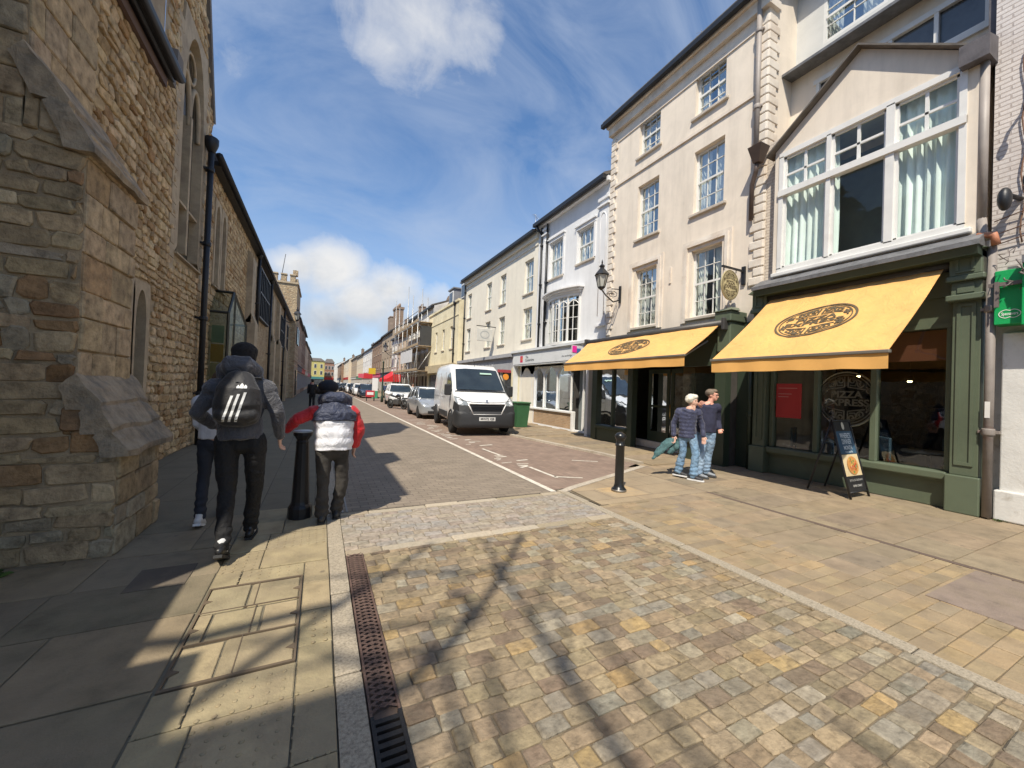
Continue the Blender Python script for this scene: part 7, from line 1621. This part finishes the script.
for s_ in (-1, 1):
    b = MB(); P = [(1.02, 1.40), (2.15, 1.36), (2.15, 2.0), (1.72, 2.08), (1.25, 1.72)]; b.prism([(s_*(vwz(z)+.002), y, z) for y, z in P], (s_*.012, 0, 0)); b.build('side_window', m_cglass, vb, True)
    b = MB(); b.bbox(s_*1.02, s_*1.24, .98, 1.10, 1.28, 1.66, .04); b.box(s_*.98, s_*1.1, 1.02, 1.1, 1.3, 1.36); b.build('mirror', m_plast, vb, True)
    b = MB(); b.box(s_*1.0, s_*1.025, 1.7, 3.5, .50, .68); b.box(s_*1.0, s_*1.025, 4.5, 5.2, .50, .68)
    for yy in (.98, 4.43 if False else 4.40):
        b.tube([(s_*1.0, yy-.0+.43*math.cos(a*PI/10), .36+.43*math.sin(a*PI/10)) for a in range(11)], .035, 6)
    b.build('side_trim', m_plast, vb, True)
    b = MB(); 
    for yy in (2.2, 3.35): b.box(s_*.985, s_*1.004, yy, yy+.012, .5, 2.1)
    b.box(s_*1.0, s_*1.006, 2.2, 4.95, 1.18, 1.20); b.box(s_*.995, s_*1.008, 1.02, 1.03, .6, 1.35); b.box(s_*.99, s_*1.008, 1.10, 1.25, 1.12, 1.15); b.build('panel_seam', M('seam_grey', (.35, .35, .35), .6), vb, True)
    b = MB(); P = [(.06, .99), (.03, 1.06), (.30, 1.24), (.62, 1.32), (.60, 1.18), (.30, 1.02)]; b.prism([(s_*(.70 if y < .1 else .86 + (.10 if y > .4 else 0)), y-.02, z+.03) for y, z in P], (s_*.06, -.03, 0))
    b = MB(); b.add([(s_*.60, -.02, .99), (s_*.92, .05, 1.00), (s_*.995, .30, 1.10), (s_*1.0, .55, 1.27), (s_*.86, .32, 1.235), (s_*.66, .05, 1.10)], [(0, 1, 2, 3, 4, 5)]); b.v += [(x*.96, y+.09, z-.05) for x, y, z in b.v]; b.f += [[i, (i+1) % 6, 6+(i+1) % 6, 6+i] for i in range(6)]; b.c += [None]*6; b.sm += [False]*6; b.build('headlight', m_lens, vb, True)
b = MB(); hull(b, [(-.10, .30, .72, .86), (-.06, .27, .80, .95), (.10, .26, .86, 1.015), (.42, .26, .84, 1.025), (.60, .30, .70, 1.02)], lambda z: 1.0)
for s_ in (-1, 1): b.add([(s_*.58, -.10, .74), (s_*.92, -.055, .74), (s_*1.03, .20, .80), (s_*1.035, .52, .84), (s_*1.03, .36, 1.12), (s_*.93, .02, 1.0), (s_*.60, -.045, .99), ], [(0, 1, 6), (1, 5, 6), (1, 2, 5), (2, 4, 5), (2, 3, 4)])
b.build('bumper', m_plast, vb, True)
b = MB(); b.prism([(-.62, -.03, 1.03), (.62, -.03, 1.03), (.46, -.06, .72), (-.46, -.06, .72)], (0, .06, 0)); gr_ = b.build('grille', m_plast, vb, True)
b = MB(); fr_ = [(-.64, -.055, 1.05), (.64, -.055, 1.05), (.47, -.085, .71), (-.47, -.085, .71)]; 
for p, q_ in zip(fr_, fr_[1:]+fr_[:1]): b.tube([p, q_], .02, 6)
b.build('grille_surround', m_van, gr_, True)
b = MB()
for z in (.81, .86, .91, .96): b.box(-.52, .52, -.065, -.05, z-.008, z+.008)
b.build('grille_bar', m_black, gr_, True)
b = MB(); b.box(-.27, .27, -.115, -.10, .50, .62); pl = b.build('number_plate', m_plate, vb, True); b = MB(); put_text(b, 'MW72 XJB', (0, -.116, .56), (1, 0, 0), (0, 0, 1), .10, .003, .46, .002); b.build('lettering', m_black, pl, True)
b = MB(); C_ = (0, -.0, 1.13); rp = [(-.05, -.05), (-.035, .0), (-.05, .05), (-.02, .045), (.0, .06), (.03, .05), (.045, .02), (.02, .01), (.05, -.02), (.03, -.05), (.01, -.02), (-.01, -.05)]; b.prism([(x, .02+ (z)*.3, 1.13+z) for x, z in rp], (0, -.02, 0)); b.build('emblem', m_rim, vb, True)
for x in (-.4, .15): b = MB(); b.tube([(x, .95, 1.50), (x+.5, .98, 1.54)], .010, 5); b.build('wiper', m_black, vb, True)
b = MB(); b.tube([(-.92, .22, 1.17), (-.5, .10, 1.10), (0, .085, 1.085), (.5, .10, 1.10), (.92, .22, 1.17)], .008, 5); b.tube([(-.9, .88, 1.43), (.9, .88, 1.43)], .022, 6); b.build('bonnet_seam', m_plast, vb, True)
b = MB(); b.tube([(0, 1.95, 2.38), (-.02, 2.05, 2.62)], .01, 5); b.build('antenna', m_black, vb, True)
for y in (.98, 4.40):
    for x in (-.92, .92): wheel(vn, x, y, .35, .22)
def car(name, label, x, y, rz, paint, L=4.2, W=1.78, H=1.5, g='cars parked in the bay', suv=False, plate='AK18 VEO'):
    t = thing(name, label, 'car', (x, y, 0), rz, g); hw = W/2; zb = .26 if suv else .2; k = L/4.2; hb = H*.60
    b = MB(); wz = lambda z: hw*lin([(0, .93), (.5, 1.0), (hb, .97), (H, .9)], z)
    hull(b, [(.0, zb+.1, .62*H/1.5, .80), (.08, zb, .70*H/1.5, .92), (.45*k, zb, .84*H/1.5, .99), (1.05*k, zb, .96*H/1.5, 1.0), (2.0*k, zb, hb+.04, 1.0), (3.3*k, zb, hb+.05, 1.0), (3.95*k, zb, hb+.02, .98), (4.15*k, zb+.05, hb-.05, .93), (4.2*k, zb+.15, hb-.2, .88)], wz); bd = b.build('body', paint, t, True)
    ST = [(1.0*k, hb-.12, .96*H/1.5, .93), (1.75*k, hb-.1, H-.06, .90), (2.1*k, hb-.1, H-.01, .90), (3.1*k, hb-.1, H-.01, .89), (3.75*k, hb-.1, H-.12, .88), (4.08*k, hb-.1, hb+.05, .90)]
    b = MB(); hull(b, ST, lambda z: hw*lin([(0, 1.0), (hb, .98), (H, .80)], z)); cb_ = b.build('cabin_glass', m_cglass, t, True)
    b = MB(); hull(b, [(1.72*k, H-.10, H-.03, .885), (2.1*k, H-.07, H+.01, .91), (3.1*k, H-.07, H+.01, .90), (3.8*k, H-.16, H-.09, .88)], lambda z: hw*.82); b.build('roof', paint, cb_, True)
    b = MB()
    for s_ in (-1, 1):
        b.tube([(s_*hw*.93, 1.02*k, hb+.02), (s_*hw*.745, 1.76*k, H-.06)], .035, 5)
        for yy in (2.3*k, 3.15*k): b.tube([(s_*hw*.955, yy, hb), (s_*hw*.755, yy, H-.04)], .03, 5)
        b.tube([(s_*hw*.9, 4.08*k, hb), (s_*hw*.72, 3.75*k, H-.12)], .05, 5)
    b.build('pillar', paint, cb_, True)
    for s_ in (-1, 1):
        b = MB(); b.add([(s_*hw*.5, .02, .60*H/1.5), (s_*hw*.80, .04, .58*H/1.5), (s_*hw*.96, .35*k, .70*H/1.5), (s_*hw*.90, .42*k, .80*H/1.5), (s_*hw*.6, .12, .72*H/1.5)], [(0, 1, 2, 3, 4)]); b.v = [(x_*1.01, y_-.02, z_+.015) for x_, y_, z_ in b.v]; b.build('headlight', m_lens, bd, True)
        b = MB(); b.bbox(s_*hw*.98, s_*(hw+.17), 1.22*k, 1.32*k, hb+.0, hb+.14, .03); b.build('mirror', paint, bd, True)
        b = MB(); b.box(s_*hw*.6, s_*hw*.9, 4.17*k, 4.22*k, .75*H/1.5, .9*H/1.5); b.build('tail_light', m_rlens, bd, True)
    b = MB(); b.bbox(-hw*.45, hw*.45, -.02, .06, .50*H/1.5, .60*H/1.5, .01); b.bbox(-hw*.62, hw*.62, -.03, .06, .26, .40, .02)
    if suv: b.bbox(-hw*.97, hw*.97, .05, .3, .22, .42, .03)
    b.build('grille', m_plast, bd, True)
    b = MB(); b.box(-.26, .26, -.045, -.03, .42*H/1.5, .50*H/1.5); pl = b.build('number_plate', m_plate, bd, True)
    if y < 30: b = MB(); put_text(b, plate, (0, -.046, .46*H/1.5), (1, 0, 0), (0, 0, 1), .09, .003, .44, .002); b.build('lettering', m_black, pl, True)
    for yy in (.80*k, 3.38*k):
        for s_ in (-1, 1): wheel(t, s_*(hw-.10), yy, .33 if suv else .31, .2)
    return t
P_sil = M('silver_paint', (.42, .44, .46), .3, .5, var=.03, bump=0, coat=.5); P_wht = M('white_paint', (.70, .70, .70), .3, var=.03, bump=0, coat=.5); P_blu = M('dark_blue_paint', (.03, .045, .075), .25, .3, var=.05, bump=0, coat=.6); P_blk = M('black_car_paint', (.018, .019, .021), .22, var=.05, bump=0, coat=.6); P_gry = M('grey_paint', (.12, .13, .14), .28, .4, var=.05, bump=0, coat=.5)
car('parked_car', 'silver hatchback parked right behind the white van', 5.10, 17.9, math.radians(-2), P_sil)
car('parked_car', 'white crossover car parked behind the motorbike', 5.35, 28.2, math.radians(-3), P_wht, 4.3, 1.84, 1.62, suv=True)
car('parked_car', 'dark blue car parked beyond the low red barrier', 4.75, 43.5, 0, P_blu, 4.4, 1.82, 1.5)
c1 = car('parked_car', 'white car tucked behind the dark blue car', 4.6, 50.0, 0, P_wht, 4.2, 1.8, 1.5)
c2 = car('parked_car', 'black car parked third beyond the red barrier', 4.55, 56.0, 0, P_blk, 4.3, 1.82, 1.5)
for i, (y, base, lb) in enumerate(((63, c1, 'white car fourth beyond the red barrier'), (70, c2, 'black car fifth beyond the red barrier'), (78, c2, 'black car sixth beyond the red barrier'), (87, c1, 'white car seventh beyond the red barrier, near the far end'))):
    o = copy_tree(base); o.location = (4.5, y, 0); o['label'] = lb
c3 = car('parked_car', 'grey car in the road near the far end of the street', 1.9, 95, 0, P_gry, 4.3, 1.82, 1.5, g=None)
car('parked_car', 'dark car facing down the road far beyond the youngster', 2.5, 75, 0, P_blk, 4.3, 1.82, 1.52, g=None)
# motorbike
mb = thing('motorbike', 'black and silver motorbike parked in front of the white crossover', 'motorbike', (4.85, 25.2, 0), math.radians(28)); m_brim = M('spoked_rim', (.05, .05, .05), .5, .5)
for y in (0, 1.38):
    b = MB(); b.tube([(0, y+.27*math.cos(a*PI/12), .31+.27*math.sin(a*PI/12)) for a in range(25)], .055, 8); wv_ = b.build('wheel', m_tyre, mb, True)
    b = MB(); b.lathe([(.2, -.02), (.2, .02)], (0, y, .31), 16, 'x'); b.lathe([(.05, -.07), (.05, .07)], (0, y, .31), 10, 'x'); b.build('rim', m_brim, wv_, True)
b = MB(); b.bbox(-.16, .16, .45, .95, .28, .62, .06); b.tube([(0, .25, .82), (0, .5, .55), (0, 1.0, .5), (0, 1.38, .31)], .035, 7); b.build('engine', M('engine_grey', (.15, .15, .15), .4, .7), mb, True)
b = MB(); b.limb([(0, .35, .82), (0, .60, .86), (0, .80, .76)], [(.10, .09), (.16, .11), (.10, .07)], 12, wide=(1, 0, 0)); b.build('fuel_tank', P_blk, mb, True)
b = MB(); b.limb([(0, .78, .78), (0, 1.1, .80), (0, 1.5, .90)], [(.12, .05), (.15, .05), (.10, .04)], 12, wide=(1, 0, 0)); b.build('seat', m_black, mb, True)
b = MB(); 
for s_ in (-.08, .08): b.tube([(s_, 0, .31), (s_, .25, .95)], .022, 7)
b.build('fork', m_rim, mb, True); b = MB(); b.tube([(-.36, .38, 1.02), (-.12, .28, 1.05), (.12, .28, 1.05), (.36, .38, 1.02)], .014, 6); b.build('handlebar', m_black, mb, True)
b = MB(); b.ball((0, .14, .88), (.10, .08, .10), 12, 8); b.build('headlight', m_lens, mb, True)
b = MB(); b.tube([(.14, .6, .3), (.17, 1.0, .28), (.18, 1.5, .42)], [.03, .045, .05], 10); b.build('exhaust', m_rim, mb, True)
b = MB(); b.limb([(0, 1.45, .95), (0, 1.75, 1.0)], [(.2, .14), (.2, .14)], 10, wide=(1, 0, 0)); b.build('top_box', P_wht, mb, True)
# ------------------------------------------------------------------ bare tree behind the viewer whose limbs shade the setts
tr = thing('bare_tree', 'bare street tree standing behind the viewpoint', 'tree', (-4.6, -4.6, 0))
m_bark = M('bark', (.10, .08, .06), .95, var=.3, bump=.7, bscale=25)
def G3(x, y, h): return Vector((x-.52*h, y-.52*h, h))
b = MB(); root_ = Vector((-5.0, -4.5, 5.6)); b.tube([(-4.6, -4.6, 0), (-4.65, -4.55, 2.2), (-4.9, -4.5, 4.2), root_], [.32, .25, .22, .19], 12); b.build('trunk', m_bark, tr)
# limbs as ground tracks of their shade, raised along the sun's direction; the first five grow from the trunk, the rest fork off
BR = [(1, [(-1.3, .8), (-.9, 1.35), (-.01, 1.79), (.42, 2.04), (.7, 2.24), (.99, 2.49), (1.42, 2.95), (2.04, 3.74)], 9.0, .075, .03), (1, [(.9, -.2), (1.15, .7), (1.23, 1.24), (1.29, 1.76), (1.37, 2.33), (1.46, 3.03), (1.6, 3.73)], 9.4, .055, .022),
      (1, [(-1.9, .9), (-1.2, 1.75), (-.67, 2.2), (-.47, 2.35), (-.05, 2.79), (.19, 3.0), (.91, 3.68), (1.08, 3.87)], 8.6, .06, .02), (1, [(.3, -.2), (.5, .7), (.61, 1.52), (.66, 1.91), (.72, 2.25)], 10.2, .05, .03), (1, [(.5, -.3), (.75, 1.0), (.80, 1.58), (.96, 2.13)], 10.6, .045, .025),
      (0, [(1.46, 3.03), (.82, 3.28), (.16, 3.45), (-.3, 3.5)], 9.3, .028, .014), (0, [(.99, 2.49), (.5, 2.6), (.12, 2.7), (-.4, 2.75)], 9.0, .03, .014), (0, [(.75, 2.28), (.4, 2.33), (.11, 2.41), (-.5, 2.45)], 9.0, .035, .016), (0, [(.19, 3.0), (-.2, 2.98), (-.6, 2.92), (-1.07, 3.02), (-1.6, 2.6)], 8.6, .05, .07),
      (1, [(-1.4, 1.0), (-.9, 1.6), (-.3, 1.95), (.3, 2.05)], 7.6, .07, .05), (0, [(1.42, 2.95), (1.5, 3.1), (1.45, 3.2)], 9.0, .06, .04), (0, [(.99, 2.49), (1.05, 2.75), (.98, 2.85)], 9.0, .04, .03), (0, [(.99, 2.49), (1.08, 2.6)], 9.0, .07, .06), (1, [(2.2, -.3), (2.3, .5), (2.35, 1.1)], 10.5, .05, .02),
      (1, [(-.3, -.2), (.2, 1.1), (.45, 1.75), (.62, 2.3), (.98, 2.85), (1.2, 3.3)], 11.5, .035, .015), (1, [(1.3, -.5), (1.5, .9), (1.62, 1.6), (1.75, 2.2)], 11.2, .04, .018), (0, [(.42, 2.04), (.3, 2.3), (.0, 2.6), (-.4, 2.9)], 9.0, .03, .012), (0, [(1.37, 2.33), (1.8, 2.8), (2.1, 3.3)], 9.4, .022, .01), (0, [(.19, 3.0), (.5, 3.5), (.55, 3.9)], 8.6, .02, .01),
      (0, [(1.29, 1.76), (1.55, 2.2), (1.62, 2.7)], 9.4, .025, .01), (1, [(-.6, .2), (-.1, 1.3), (.25, 1.85), (.35, 2.3), (.3, 2.9)], 12, .04, .015)]
for fr_, P, h, r0, r1 in BR:
    b = MB(); pts = [G3(x, y, h*.92) for i, (x, y) in enumerate(P)]; n = len(pts); rr = [.95*(r0+(r1-r0)*i/(n-1)) for i in range(n)]
    if fr_: pts = [root_-Vector((0, 0, .1)), root_.lerp(pts[0], .5)+Vector((0, 0, .3))] + pts; rr = [.14, (.13+r0)/2] + rr
    b.tube(pts, rr, 8); b.build('branch', m_bark, tr)

# weeds at the foot of the walls
def weed(label, x, y, n, s, seed, z=0):
    r = random.Random(seed); t = thing('weed', label, 'plant', (x, y, z)); b = MB()
    for i in range(n):
        a = r.random()*2*PI; rr = r.random()**.7*s*2.2; bx, by = x+rr*math.cos(a), y+rr*.4*math.sin(a); l = s*r.uniform(.5, 1.1); d = Vector((math.cos(a)*r.random(), math.sin(a)*r.random(), 1)).normalized(); p = Vector((bx, by, z)); w_ = Vector((-d.y, d.x, 0)); 
        if w_.length < .01: w_ = Vector((1, 0, 0))
        w_ = w_.normalized()*s*.12; m_ = p+d*l*.6; e = m_+Vector((d.x, d.y, -.2))*l*.5; b.add([p-w_*.3, p+w_*.3, m_+w_, e, m_-w_], [(0, 1, 2, 3, 4)], vary((.07, .12, .03), .4, r))
    b.build('leaves', M('weed_leaf', rough=.7, attr=True, var=.2, bump=0), t)
weed('clump of green weeds growing at the foot of the stone buttress', -2.35, 4.33, 260, .11, 3, .0); weed('small weeds at the foot of the grey downpipe', 8.5, 1.8, 60, .05, 4)
weed('moss and weeds along the church wall foot past the buttress', LX+.1, 8.5, 120, .07, 5)
